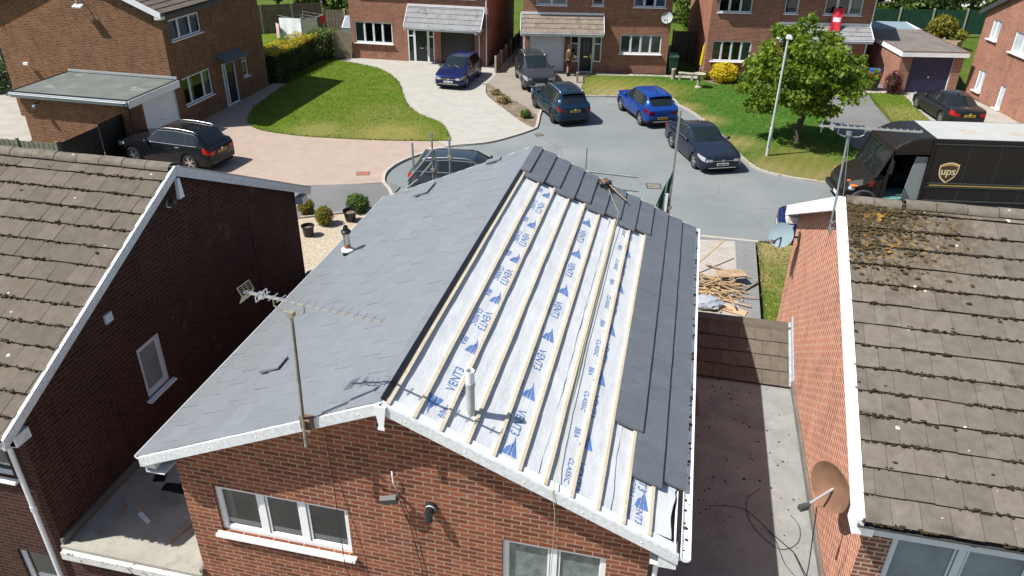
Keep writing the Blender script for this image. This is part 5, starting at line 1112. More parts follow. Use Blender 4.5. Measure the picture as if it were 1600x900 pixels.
mb = MB(); mb.tube([(-24.2, 24.75, 7.2), (-24.2, 24.75, 7.2 - .01)], .01, 4); mb = MB(); mb.box(-20.06, -20.035, 24.86, 33.8, 5.12, 5.36); mb.box(-20.29, -20.06, 24.86, 33.8, 5.12, 5.135); mb.build('fascia', M['dark_grey'], a); gutter(a, (-19.97, 33.8, 5.38), (-19.97, 24.84, 5.37), M['black_plastic'], .06)
t = thing('floodlight', 'white floodlight bracket on the sunlit gable above the grey flat roof', 'floodlight', (-24.2, 25.1, 5.55)); mb = MB(); mb.obox(Matrix.Translation((.1, -.35, .02)) @ Matrix.Rotation(.4, 4, 'X'), .45, .25, .08); mb.build('lamp_body', M['upvc'], t); mb = MB(); mb.tube([(0, 0, .35), (0, -.25, .4), (.05, -.32, .05)], .03, 6); mb.tube([(.2, 0, .1), (.15, -.3, .03)], .02, 6); mb.build('bracket', M['lead'], t)
ga = thing('flat_roof_garage', 'brick garage with a grey felt roof and white up-and-over door beside the dark SUV', 'garage', (-23, 23.3, 0), world=True)
mb = MB(); Fg_ = frame_fn((-25.6, 21.65, 0), (1, 0, 0), (0, -1, 0)); wall_face(mb, Fg_, 5.4, 0, 2.3); FD = frame_fn((-20.2, 21.65, 0), (0, 1, 0), (1, 0, 0)); wall_face(mb, FD, 3.44, 0, 2.3, [(.95, 3.4, 0, 2.12)]); mb.face([(-25.6, 21.65, 0), (-25.6, 25.09, 0), (-25.6, 25.09, 2.3), (-25.6, 21.65, 2.3)]); mb.build('wall', M['brick_a'], ga)
mb = MB(); mb.slab([(-25.85, 21.45), (-19.98, 21.45), (-19.98, 25.095), (-25.85, 25.095)], 2.32, 2.47); mb.build('felt_roof', M['felt_grey'], ga)
mb = MB(); mb.box(-25.85, -20.0, 21.38, 21.448, 2.24, 2.44); mb.build('fascia', M['upvc_grey'], ga); mb = MB(); mb.box(-19.978, -19.93, 21.45, 25.09, 2.14, 2.46); mb.build('door_fascia', M['white_paint'], ga); mb = MB(); mb.box(-25.86, -19.975, 21.44, 21.50, 2.472, 2.50); mb.box(-25.86, -25.80, 21.5, 25.09, 2.472, 2.50); mb.box(-20.03, -19.975, 21.5, 25.09, 2.472, 2.50); mb.build('roof_edge_trim', M['black_plastic'], ga)
mb = MB(); mb.box(-25.8, -20.0, 25.03, 25.094, 2.50, 2.60); mb.build('flashing', M['lead'], ga)
gutter(ga, (-25.85, 21.31, 2.42), (-19.98, 21.31, 2.41), M['galv'], .055)
mb = MB(); mb.tube([(-20.12, 21.33, 2.36), (-20.12, 21.58, 2.15), (-20.12, 21.58, .1)], .04, 8); mb.build('downpipe', M['black_plastic'], ga)
garage_door(ga, .97, 3.38, 2.1, M['white_paint'], FD, False)
t = thing('wall_lamp', 'round wall lamp casting a long shadow on the brick garage side', 'lamp', (-24.65, 21.65, 1.9)); mb = MB(); mb.blob((0, -.3, 0), .1, .1, .09, 2, .02); mb.build('lamp_globe', M['dish_grey'], t, smooth=True); mb = MB(); mb.tube([(0, 0, .12), (0, -.28, .1)], .03, 6); mb.build('bracket', M['black_plastic'], t)
t = thing('security_camera', 'small white security camera low on the sunlit gable left of the grey flat roof', 'camera', (-28.0, 25.1, 2.75)); mb = MB(); mb.obox(Matrix.Translation((.08, -.2, 0)), .25, .12, .12); mb.build('camera_body', M['upvc'], t); mb = MB(); mb.tube([(0, 0, 0), (0, -.18, .02)], .025, 6); mb.build('bracket', M['upvc'], t)

# garage beside the tree, with blue door
g = thing('flat_roof_garage', 'detached brick garage with a white fascia and navy blue up-and-over door', 'garage', (14.75, 41.55, 0), radians(11)); F = frame_fn((0, 0, 0), (1, 0, 0), (0, -1, 0))
mb = MB(); wall_face(mb, F, 3.5, 0, 2.15, [(.62, 2.98, 0, 2.1)])
for x in (0, 3.5): mb.face([(x, 0, 0), (x, 6.3, 0), (x, 6.3, 2.15), (x, 0, 2.15)])
mb.face([(0, 6.3, 0), (3.5, 6.3, 0), (3.5, 6.3, 2.15), (0, 6.3, 2.15)]); mb.build('wall', M['brick_e'], g)
mb = MB(); mb.slab([(-.05, -.15), (3.62, -.15), (3.62, 6.4), (-.05, 6.4)], 2.2, 2.41); mb.build('felt_roof', M['felt_brown'], g)
mb = MB(); mb.box(-.09, 3.65, -.19, -.152, 2.12, 2.39); mb.box(-.09, -.052, -.15, 6.4, 2.12, 2.39); mb.build('fascia', M['white_paint'], g); mb = MB(); mb.box(-.1, 3.66, -.2, -.1, 2.392, 2.43); mb.box(-.1, .0, -.1, 6.4, 2.412, 2.43); mb.box(3.55, 3.66, -.1, 6.4, 2.412, 2.43); mb.build('roof_edge_trim', M['brown_trim'], g)
garage_door(g, .64, 2.96, 2.08, M['navy'], F)
sh = thing('garden_shed', 'low shed with a pale blue-grey sheet roof behind the navy garage', 'shed', (14.6, 48.3, 0), radians(8)); mb = MB(); mb.box(.1, 2.5, .1, 2.6, 0, 2.1); mb.build('wall', M['fence_brown'], sh); mb = MB(); mb.hexa([(0, 0, 2.15), (2.7, 0, 2.15), (2.7, 2.8, 2.3), (0, 2.8, 2.3), (0, 0, 2.2), (2.7, 0, 2.2), (2.7, 2.8, 2.35), (0, 2.8, 2.35)]); mb.build('roof', M['dish_grey'], sh)
mb = MB(); mb.box(2.7, 2.75, -.02, 2.82, 2.1, 2.36); mb.build('verge_board', M['upvc'], sh)
# E
e = thing('brick_house', 'brick house at the right edge with a sunlit orange gable and small white windows', 'house', (18.84, 42.78, 0), radians(-78.8)); F = frame_fn((0, 0, 0), (1, 0, 0), (0, -1, 0)); hE = [(.8, 1.7, 3.25, 4.27), (3.15, 4.75, 3.05, 4.1), (.88, 1.64, .45, 1.6), (3.32, 3.86, .12, 1.36), (6.6, 7.4, 3.2, 4.2)]
mb = MB(); wall_face(mb, F, 9, 0, 4.6, hE); mb.face([F(0, 4.6, 0), F(9, 4.6, 0), F(4.5, 6.7, 0)])
for x in (0, 9): mb.face([(x, 0, 0), (x, 9, 0), (x, 9, 4.6), (x, 0, 4.6)])
mb.face([(0, 9, 0), (9, 9, 0), (9, 9, 4.6), (4.5, 9, 6.7), (0, 9, 4.6)]); mb.build('wall', M['brick_e'], e)
for h, mu in zip(hE, ((.5,), (.5,), (.55,), (), (.5,))): window(e, F, h, mu, curtains=((.05, .95),), cmat='blind', sill_out=.14, pane='pane_pale')
for sg in (1, -1):
    s = Vector((sg * 4.85, 0, 2.3)); L_ = s.length; s.normalize(); mb = MB(); tiles(mb, (4.5 - sg * 4.85, 9.2 if sg > 0 else -.2, 4.5), (0, -sg, 0), s, 9.4, L_, .36, .33, .03, .03, .5, .004, RND, rv=.6); mb.build('tiled_roof_slope', M['tile_far'], e)
mb = MB()
for sg in (1, -1):
    p, q = Vector((4.5, -.24, 6.85)), Vector((4.5 + sg * 4.9, -.24, 6.85 - 4.9 * .474)); w = Vector((0, .04, 0)); dz = Vector((0, 0, -.25)); mb.hexa([p + dz, q + dz, q + dz + w, p + dz + w, p, q, q + w, p + w])
mb.build('bargeboard', M['dark_grey'], e)

# ------------------------------------------------------------------ fences, gates, garden things
def fence(name, label, a, b, h, m, bay=1.83, board=.12, post='post_conc', cat='fence', posts=True, cap=False):
    a, b = Vector((*a, 0)), Vector((*b, 0)); L_ = (b - a).length; ang = atan2(b.y - a.y, b.x - a.x); t = thing(name, label, cat, tuple(a), ang); k = max(1, round(L_ / bay)); w = L_ / k; rr = random.Random(int(L_ * 100))
    for i in range(k):
        mb = MB(); n = max(2, int(w / board))
        for j in range(n):
            x0 = i * w + .06 + (w - .12) * j / n; x1 = i * w + .06 + (w - .12) * (j + 1) / n; y = .012 * (j % 2); mb.box(x0 + .003, x1 + .008, -.01 + y, .004 + y, .05, h - .03 + rr.uniform(-.012, .012), 0, rr.random())
        mb.box(i * w + .05, (i + 1) * w - .05, .02, .05, .35, .42); mb.box(i * w + .05, (i + 1) * w - .05, .02, .05, h - .4, h - .33)
        if cap: mb.box(i * w + .05, (i + 1) * w - .05, -.03, .05, h - .03, h)
        mb.build('panel', m, t)
    if posts:
        for i in range(k + 1): mb = MB(); mb.box(i * w - .05, i * w + .05, -.05, .06, 0, h + .06); mb.build('post', M[post], t)
    return t
fence('timber_fence', 'weathered grey-green board fence by the black gate', (-20.75, 17.95), (-24.4, 17.95), 1.7, M['fence_grey'], 1.83, .12, 'fence_grey')
t = thing('black_gate', 'tall solid black driveway gate beside the brick garage', 'gate', (-20.6, 17.95, 0), radians(90)); mb = MB()
for i in range(18): mb.box(i * .12 + .01, i * .12 + .125, -.02, .0, .05, 1.72)
mb.build('leaf', M['trim_black'], t); mb = MB()
for i in range(18): mb.box(2.2 + i * .11, 2.2 + i * .11 + .107, -.02, .0, .05, 1.82)
mb.build('leaf', M['trim_black'], t); mb = MB(); mb.box(-.06, .02, -.06, .04, 0, 1.78); mb.box(4.2, 4.3, -.06, .04, 0, 1.85); mb.build('post', M['trim_black'], t)
fence('timber_fence', 'tall brown fence beyond the sunlit gable at the far left', (-29.9, 31.4), (-40, 29.5), 2.0, M['fence_brown'])
fence('timber_fence', 'dark board fence behind the washing line', (-29.5, 45.4), (-23.9, 48.9), 2.1, M['fence_brown'], 1.9)
fence('timber_fence', 'short fence beside the greenhouse behind the pale block drive', (-23.9, 48.9), (-19.0, 49.6), 1.6, M['fence_brown'], 1.8)
fence('green_fence', 'dark green board fence with concrete posts behind the navy garage', (13.5, 59.3), (26.0, 61.8), 1.85, M['fence_green'], 2.6, .11, 'post_conc')
fence('timber_fence', 'grey slatted fence between the navy garage and the orange gable', (18.7, 45.0), (19.4, 51), 1.5, M['fence_grey'])
fence('timber_fence', 'low boundary fence in the shady gap between two houses', (-8.45, 39.9), (-8.8, 50), 1.0, M['fence_brown'])
fence('timber_fence', 'tall dark boards closing the gap behind the green wheelie bin', (1.9, 46.0), (4.0, 46.3), 2.0, M['dark_grey'], 1.0, .12, 'trim_black')
t = thing('garden_gate', 'arched grey timber side gate by the brick house with the black garage door', 'gate', (-19.4, 40.95, 0), radians(8)); mb = MB()
for i in range(8): x = i * .12; z = 1.62 + .2 * sin(pi * (i + .5) / 8); mb.box(x, x + .112, -.02, .0, .05, z)
mb.build('boards', M['gate_grey'], t); mb = MB(); mb.box(-.1, -.01, -.05, .05, 0, 1.75); mb.box(.97, 1.05, -.05, .05, 0, 1.6); mb.build('post', M['gate_grey'], t)
# rotary washing line with laundry
t = thing('rotary_clothes_line', 'rotary washing line on the back lawn behind the hedge', 'clothes line', (-23.7, 45.0, 0)); mb = MB(); mb.tube([(0, 0, 0), (0, 0, 1.9)], .025, 8); mb.build('pole', M['galv'], t); mb = MB()
for i in range(4): q = radians(20 + 90 * i); mb.tube([(0, 0, 1.3), (1.55 * cos(q), 1.55 * sin(q), 1.85)], .015, 6)
for r_ in (.7, 1.1, 1.5):
    P = [(r_ * cos(radians(20 + 90 * i)), r_ * sin(radians(20 + 90 * i)), 1.3 + .55 * r_ / 1.55) for i in range(4)]; mb.tube(P + [P[0]], .006, 4)
mb.build('arms', M['galv'], t)
rr = random.Random(8)
def laundry(label, a, b, h, m):
    mb = MB(); n = 10; a, b = Vector(a), Vector(b); c = (a + b) / 2; vv = []; sd = (b - a).normalized().cross(Vector((0, 0, 1)))
    for j in range(5):
        for i in range(n + 1): p = a.lerp(b, i / n) - c; vv.append(p + sd * (.05 * sin(i * 1.4) * j / 4) - Vector((0, 0, h * j / 4)))
    mb.mesh(vv, [(j * (n + 1) + i, j * (n + 1) + i + 1, (j + 1) * (n + 1) + i + 1, (j + 1) * (n + 1) + i) for j in range(4) for i in range(n)]); o = mb.build('laundry', m, smooth=True); o.location = c; tag(o, label, 'laundry')
cx, cy = -23.7, 45.0
laundry('large white sheet on the near side of the washing line', (cx - 1.2, cy - .9, 1.75), (cx + .6, cy - 1.25, 1.85), 1.45, M['white_cloth'])
laundry('white towel on the right of the washing line', (cx + .5, cy - 1.0, 1.7), (cx + 1.35, cy - .3, 1.8), 1.4, M['white_cloth'])
laundry('pale pink garment at the left end of the washing line', (cx - 1.5, cy - .9, 1.4), (cx - 1.1, cy - 1.2, 1.4), 1.0, M['pink_cloth'])
laundry('white pillowcase in the middle of the washing line', (cx - .8, cy - .4, 1.65), (cx + .2, cy - .7, 1.65), 1.0, M['white_cloth'])
laundry('dark garment at the back of the washing line', (cx + .2, cy + .6, 1.65), (cx + 1.0, cy + .3, 1.65), .9, M['dark_cloth'])
laundry('red cloth hanging at the far right corner of the washing line', (cx + 1.35, cy + .2, 1.8), (cx + 1.5, cy + .5, 1.8), .5, M['red_cloth'])
t = thing('cold_frame', 'small glazed cold frame with white bars beside the brick house', 'greenhouse', (-21.6, 47.0, 0), radians(6)); mb = MB()
gx, gz = 2.0, 1.35
for x in (0, 1.0, 2.0): mb.bar((x, 0, .75), (x, 1.1, gz), .06, .05); mb.bar((x, 0, 0), (x, 0, .75), .06, .06); mb.bar((x, 1.1, 0), (x, 1.1, gz), .06, .06)
mb.bar((0, 0, .75), (gx, 0, .75), .06, .06); mb.bar((0, 1.1, gz), (gx, 1.1, gz), .06, .06); mb.bar((0, .55, 1.05), (gx, .55, 1.05), .05, .04); mb.build('frame', M['upvc'], t)
mb = MB(); mb.face([(0, 0, .77), (gx, 0, .77), (gx, 1.1, gz + .02), (0, 1.1, gz + .02)]); mb.face([(0, -.01, .02), (gx, -.01, .02), (gx, -.01, .72), (0, -.01, .72)]); mb.build('pane', M['dish_grey'], t)
# bin, birdbath, ornaments, post
t = thing('wheelie_bin', 'green wheelie bin in the shady gap beside the brick house', 'bin', (2.1, 42.95, .05), radians(10)); mb = MB(); mb.hexa([(-.23, -.27, .05), (.23, -.27, .05), (.23, .27, .05), (-.23, .27, .05), (-.29, -.36, 1.0), (.29, -.36, 1.0), (.29, .36, 1.0), (-.29, .36, 1.0)]); mb.build('body', M['bin_green'], t); mb = MB(); mb.hexa([(-.31, -.4, 1.0), (.31, -.4, 1.0), (.31, .4, 1.03), (-.31, .4, 1.03), (-.29, -.36, 1.06), (.29, -.36, 1.06), (.29, .38, 1.12), (-.29, .38, 1.12)]); mb.build('lid', M['bin_green'], t)
mb = MB(); mb.box(-.1, .08, -.318, -.306, .62, .8); mb.build('sticker', M['white_cloth'], t); mb = MB()
for x in (-.26, .26): mb.tube([(x - .03, .3, .1), (x + .03, .3, .1)], .1, 12)
mb.build('wheel', M['tyre'], t)
t = thing('bird_bath', 'stone bird bath on the green lawn near the yellow bush', 'bird bath', (3.75, 39.6, .06)); mb = MB(); mb.lathe([(.2, 0), (.2, .06), (.1, .12), (.08, .3), (.12, .5), (.09, .62), (.12, .68)], None, 16); mb.build('pedestal', M['stone'], t, smooth=True, angle=40); mb = MB(); mb.lathe([(.1, .68), (.33, .76), (.36, .82), (.32, .82), (.2, .77), (0, .75)], None, 20); mb.build('bowl', M['stone'], t, smooth=True, angle=40)
t = thing('stone_bench', 'low weathered stone garden bench by the path edge', 'bench', (2.95, 41.3, .06), radians(-6)); mb = MB(); mb.box(-.42, .5, -.15, .15, .34, .41); mb.build('seat', M['stone'], t)
for x in (-.3, .42): mb = MB(); mb.box(x - .07, x + .07, -.13, .13, 0, .339); mb.build('leg', M['stone'], t)
t = thing('stone_ornament', 'pale upright stone ornament on the lawn edge left of the bench', 'ornament', (2.25, 41.2, .06)); mb = MB(); mb.lathe([(.13, 0), (.12, .5), (.14, .55), (.13, .62), (.0, .64)], None, 12); mb.build('column', M['stone'], t, smooth=True, angle=40)
t = thing('parasol', 'folded yellow and white parasol leaning at the corner of the brick house', 'parasol', (3.75, 41.75, .06)); mb = MB(); mb.tube([(0, 0, 0), (.12, .2, 2.1)], .025, 8); mb.build('pole', M['stone'], t); mb = MB(); mb.tube([(.04, .07, .8), (.07, .11, 1.2), (.1, .17, 1.8), (.11, .19, 2.0)], [.09, .1, .07, .03], 10); mb.build('folded_canopy', M['flower_yellow'], t)
t = thing('gate_post', 'short timber post at the lawn edge beside the parked SUV', 'post', (-3.25, 39.0, .05)); mb = MB(); mb.box(-.06, .06, -.06, .06, 0, .55); mb.build('shaft', M['gate_grey'], t); mb = MB(); mb.lathe([(.09, .55), (.06, .59), (0, .6)], None, 8); mb.build('cap', M['gate_grey'], t)
t = thing('plastic_tub', 'red and blue plastic tubs stacked beside the navy garage', 'tubs', (13.6, 41.9, .04)); mb = MB(); mb.hexa([(-.25, -.2, .75), (.25, -.2, .75), (.25, .2, .75), (-.25, .2, .75), (-.32, -.26, 1.0), (.32, -.26, 1.0), (.32, .26, 1.0), (-.32, .26, 1.0)]); mb.build('red_tub', M['red_box'], t); mb = MB(); mb.hexa([(-.25, -.2, 1.01), (.25, -.2, 1.01), (.25, .2, 1.01), (-.25, .2, 1.01), (-.28, -.22, 1.2), (.28, -.22, 1.2), (.28, .22, 1.2), (-.28, .22, 1.2)]); mb.build('blue_tub', M['blue_box'], t); mb = MB(); mb.box(-.3, .3, -.28, .28, 0, .74); mb.build('black_bin', M['black_plastic'], t)
def pot(label, loc, r, h, m, tilt=0, group=None):
    t = thing('plant_pot', label, 'pot', loc, .4, group); R_ = Matrix.Rotation(tilt, 4, 'X'); mb = MB(); mb.lathe([(0, 0), (r * .72, 0), (r, h), (r * 1.08, h), (r * 1.08, h - .03), (r * .95, h - .02), (r * .7, .04), (0, .04)], R_, 14); mb.build('pot_body', m, t, smooth=True, angle=40); mb = MB(); mb.lathe([(0, h * .7), (r * .88, h * .7)], R_, 14); mb.build('compost', M['soil'], t); return t
pot('black plastic pot on the gravel nearest the shaded gable', (-9.25, 15.75, .06), .22, .4, M['black_plastic']); pot('black plastic pot on the gravel beside the largest green shrub', (-8.35, 17.3, .06), .24, .42, M['black_plastic'], .12)
pot('terracotta pot behind the navy garage', (21.9, 56.2, .05), .3, .5, M['terracotta'])
t = thing('plant_trough', 'rusty red trough at the back corner of the navy garage', 'trough', (19.4, 52.3, .05), radians(10)); mb = MB(); mb.box(-.9, .9, -.3, .3, 0, .6); mb.build('box', M['terracotta'], t); mb = MB(); mb.box(-.85, .85, -.25, .25, .602, .61); mb.build('compost', M['soil'], t)
t = thing('timber_planter', 'tan timber planter beside the fence behind the navy garage', 'planter', (20.5, 56.5, .05), radians(-35)); mb = MB(); mb.box(-1.6, 1.6, -.5, .5, 0, .5); mb.build('box', M['timber_old'], t); mb = MB(); mb.box(-1.5, 1.5, -.4, .4, .502, .51); mb.build('compost', M['soil'], t)

# ------------------------------------------------------------------ trees, hedges and shrubs
def hedge(name, label, x0, x1, y0, y1, h, m, top, n, seed, size=.11):
    rng = random.Random(seed); t = thing(name, label, 'hedge', ((x0 + x1) / 2, (y0 + y1) / 2, 0)); X, Y = (x1 - x0) / 2, (y1 - y0) / 2; mb = MB(); mb.box(-X + .16, X - .16, -Y + .16, Y - .16, 0, h - .2); mb.build('inner_growth', M['inner'], t); f = MB(); g2 = MB()
    A = [(2 * Y * h, 0), (2 * X * h, 1), (4 * X * Y, 2), (2 * X * h, 3), (2 * Y * h, 4)]; tot = sum(q[0] for q in A)
    for _ in range(n):
        r_ = rng.random() * tot; i = 0
        while r_ > A[i][0]: r_ -= A[i][0]; i += 1
        u, v = rng.uniform(-1, 1), rng.random(); dpt = rng.uniform(-.14, .06)
        if i == 0: p = Vector((X + dpt, u * Y, v * h)); o_ = Vector((1, 0, .3))
        elif i == 1: p = Vector((u * X, -Y - dpt, v * h)); o_ = Vector((0, -1, .3))
        elif i == 2: p = Vector((u * X, rng.uniform(-1, 1) * Y, h + dpt)); o_ = Vector((0, 0, 1))
        elif i == 3: p = Vector((u * X, Y + dpt, v * h)); o_ = Vector((0, 1, .3))
        else: p = Vector((-X - dpt, u * Y, v * h)); o_ = Vector((-1, 0, .3))
        w = noise.noise(p * 1.2 + Vector((seed, 0, 0))); p += o_ * w * .16
        gold = top is not None and (p.z > h - .22) and noise.noise(p * .9 + Vector((3, seed, 0))) > -.4  # leaves near the top take the second, lighter colour
        leaf_cards(g2 if gold else f, p, 1, size, rng, .0, o_.normalized(), .5 + .4 * w)
    f.build('foliage', m, t)
    if top: g2.build('lighter_top', top, t)
    mb = MB()
    for i in range(5): y = -Y + (i + .5) * 2 * Y / 5; mb.tube([(0, y, -.06), (.04, y + .05, h * .6)], .035, 6)
    mb.build('stem', M['twig'], t); return t
hedge('hedge', 'tall clipped hedge with golden leaves on top beside the shaded lawn', -21.5, -20.0, 34.2, 39.6, 1.75, M['leaf_hedge'], M['leaf_gold'], 9000, 4)
hedge('hedge', 'short dark green hedge between the golden hedge and the arched gate', -20.8, -19.5, 39.9, 41.3, 1.8, M['leaf_hedge'], M['leaf_green'], 3000, 5)
hedge('hedge', 'dark overgrown hedge along the fence at the far left', -38, -30.3, 28.0, 29.4, 1.5, M['leaf_dark'], None, 4500, 6, .16)
bush('garden_shrub', 'rounded olive-gold shrub on the gravel nearest the road', 'shrub', (-10.15, 17.45, .05), .29, .29, .62, M['leaf_olive'], 2200, .06, 3)
bush('garden_shrub', 'upright olive-gold shrub in the middle of the gravel bed', 'shrub', (-9.1, 16.75, .05), .31, .31, .72, M['leaf_olive'], 2400, .06, 4)
bush('garden_shrub', 'broad fresh green shrub at the right end of the gravel bed', 'shrub', (-8.4, 18.15, .05), .42, .38, .68, M['leaf_green'], 2800, .07, 5)
bush('forsythia_bush', 'bright yellow flowering bush below the window of the brick house', 'bush', (5.2, 41.15, .08), .78, .6, 1.15, M['flower_yellow'], 3200, .11, 6)
bush('garden_shrub', 'low dark green shrub right of the yellow bush', 'shrub', (6.4, 41.2, .08), .75, .5, .65, M['leaf_green'], 1500, .1, 7)
bush('garden_shrub', 'small lime green clump at the tip of the planting strip', 'shrub', (-4.75, 31.25, .06), .26, .24, .4, M['leaf_green'], 700, .1, 8)
bush('dry_plant', 'straw-coloured dying plant in the planting strip by the pale drive', 'plant', (-6.5, 33.7, .06), .4, .5, .3, M['straw'], 260, .13, 9)
bush('dry_plant', 'smaller straw-coloured plant further along the planting strip', 'plant', (-7.3, 35.2, .06), .3, .4, .22, M['straw'], 160, .12, 19)
bush('garden_shrub', 'small yellow-green plant at the foot of the folded parasol', 'shrub', (4.15, 41.6, .08), .3, .3, .5, M['leaf_olive'], 500, .1, 10)
bush('garden_shrub', 'wine red shrub at the brick pier of the navy garage', 'shrub', (14.55, 41.2, .05), .45, .4, 1.3, M['leaf_red'], 900, .12, 11)
bush('potted_plant', 'yellow-green bushy plant in the timber planter behind the navy garage', 'plant', (20.7, 56.6, .5), 1.0, .8, 1.6, M['leaf_olive'], 1500, .2, 12)
bush('potted_plant', 'small plant growing from the terracotta pot behind the navy garage', 'plant', (21.9, 56.2, .45), .5, .5, .8, M['leaf_olive'], 500, .15, 13)
bush('garden_shrub', 'bright leafy weed at the corner of the weathered board fence', 'shrub', (-24.7, 18.6, .05), .7, .7, 1.3, M['leaf_green'], 1200, .16, 14)
bush('garden_shrub', 'tall rambling shrub behind the gap between two brick houses', 'shrub', (3.7, 55, .0), 2.0, 1.6, 5.5, M['leaf_green'], 3500, .32, 15)
def tree(name, label, loc, trunk_h, crown_c, rx, ry, rz, m, n, size, seed, group=None, nblob=46, trunk_r=.13, density=1):
    rng = random.Random(seed); t = thing(name, label, 'tree', loc, 0, group); cc = Vector(crown_c); tr = MB(); top = Vector((rng.uniform(-.2, .2), rng.uniform(-.2, .2), trunk_h)); tr.tube([(0, 0, -.2), (0, 0, .02), (.02, .03, trunk_h * .5), top, top.lerp(cc, .7)], [trunk_r * 1.5, trunk_r * 1.15, trunk_r, trunk_r * .85, trunk_r * .4], 9); blobs = []
    for i in range(nblob):
        d = Vector((rng.gauss(0, 1), rng.gauss(0, 1), rng.gauss(0, 1))).normalized(); q = rng.uniform(.35, 1.04); c = cc + Vector((d.x * rx * q, d.y * ry * q, d.z * rz * q)); blobs.append((c, rng.uniform(.55, 1.0)))
        if i < 16: s = top.lerp(cc, rng.uniform(.0, .5)); mid = s.lerp(c, .5) + Vector((0, 0, .15)); tr.tube([s, mid, c], [trunk_r * .38, trunk_r * .24, trunk_r * .08], 5)
    tr.build('trunk', M['bark'], t, smooth=True, angle=60); f = MB()
    for c, w in blobs:
        shade = rng.uniform(.2, .8); br = .20 * (rx + ry + rz) / 3 * w
        for _ in range(int(n / nblob * w * 1.3)):
            d = Vector((rng.gauss(0, 1), rng.gauss(0, 1), rng.gauss(0, 1))).normalized() * (rng.random() ** .45); p = c + Vector((d.x * br * 1.15, d.y * br * 1.15, d.z * br * .8)); leaf_cards(f, p, 1, size, rng, .55, None, shade)
    f.build('crown', m, t); return t
tree('street_tree', 'leafy young tree on the green lawn beside the tall lamp post', (8.45, 30.95, .06), 1.8, (-.15, -.1, 3.1), 2.8, 2.45, 2.25, M['leaf'], 16000, .23, 2, nblob=120, trunk_r=.15)
far = [(-27.5, 55, 3.6, 3.2, 'leaf_dark'), (-23.2, 54, 2.4, 2.6, 'leaf_green'), (-19.2, 56, 3.0, 2.8, 'leaf_green'), (-33, 50, 3.6, 3.4, 'leaf_dark'), (-37, 41, 3.2, 3.2, 'leaf_dark'), (13.5, 66, 4.2, 3.6, 'leaf_dark'), (18.5, 68, 4.0, 3.4, 'leaf_green'), (23, 67, 3.8, 2.6, 'leaf_dark'), (-1.5, 62, 4.0, 4.0, 'leaf_dark'), (5.5, 63, 4.4, 3.6, 'leaf_green'), (29, 70, 3.4, 2.8, 'leaf_dark')]
farlab = ['dark bushy tree behind the washing line', 'fresh green tree behind the cold frame', 'green tree behind the brick house with the black garage door', 'dark tree behind the top left house', 'dark tree at the top left corner', 'dark leafy tree behind the left end of the green fence', 'green leafy tree behind the middle of the green fence', 'low dark tree behind the right end of the green fence', 'dark tree behind the house with the navy front door', 'tall green tree in the gap behind the folded parasol', 'dark tree behind the far pale houses']
for i, ((x, y, r_, h, mm), lb) in enumerate(zip(far, farlab)): tree('garden_tree', lb, (x, y, -.2), h * .35, (0, 0, h * .62), r_, r_ * .9, h * .55, M[mm], 2600, .42, 30 + i, nblob=40)
# pale houses far behind the fence
for i, (x, y, w, lb) in enumerate([(21.0, 78, 9, 'distant pale rendered house with brick panels behind the green fence'), (31.5, 80, 9, 'second distant pale house at the top right edge')]):
    t = thing('distant_house', lb, 'house', (x, y, -.2), radians(-8)); F = frame_fn((0, 0, 0), (1, 0, 0), (0, -1, 0)); hh = [(1.0, 2.3, 3.4, 4.6), (4.0, 5.2, 3.4, 4.6), (1.0, 2.6, .9, 2.2), (4.6, 5.6, 0, 2.1), (6.4, 8, .9, 2.2), (6.6, 8, 3.4, 4.6)]; mb = MB(); wall_face(mb, F, w, 0, 5.1, hh)
    for xx in (0, w): mb.face([(xx, 0, 0), (xx, 8, 0), (xx, 8, 5.1), (xx, 4, 7), (xx, 0, 5.1)])
    mb.face([(0, 8, 0), (w, 8, 0), (w, 8, 5.1), (0, 8, 5.1)]); mb.build('wall', M['white_paint'], t); mb = MB(); mb.box(2.6, 3.8, -.03, -.003, 0, 5.0); mb.box(5.7, 6.3, -.03, -.003, 0, 5.0); mb.build('brick_panel', M['brick_e'], t)
    for h in hh: window(t, F, h, (.5,))
    mb = MB(); mb.hexa([(-.2, -.4, 4.95), (w + .2, -.4, 4.95), (w + .2, 4, 7.1), (-.2, 4, 7.1), (-.2, -.4, 5.05), (w + .2, -.4, 5.05), (w + .2, 4, 7.2), (-.2, 4, 7.2)]); mb.hexa([(-.2, 4, 7.1), (w + .2, 4, 7.1), (w + .2, 8.4, 4.95), (-.2, 8.4, 4.95), (-.2, 4, 7.2), (w + .2, 4, 7.2), (w + .2, 8.4, 5.05), (-.2, 8.4, 5.05)]); mb.build('roof', M['tile_far'], t)
# lamp post
t = thing('street_lamp', 'tall grey street lamp post on the lawn edge beside the tree', 'street lamp', (6.95, 28.45, .06)); mb = MB(); mb.tube([(0, 0, -.1), (0, 0, 1.3)], .075, 12); mb.tube([(0, 0, 1.3), (0, 0, 5.2)], [.055, .045], 12); mb.build('post', M['lamp_post'], t, smooth=True, angle=40); mb = MB(); mb.hexa([(-.12, -.45, 5.18), (.12, -.45, 5.18), (.1, .12, 5.15), (-.1, .12, 5.15), (-.1, -.42, 5.28), (.1, -.42, 5.28), (.08, .1, 5.27), (-.08, .1, 5.27)]); mb.build('lamp_head', M['lamp_post'], t)
mb = MB(); mb.box(-.03, .03, -.085, -.07, .4, .9); mb.build('access_door', M['galv'], t)

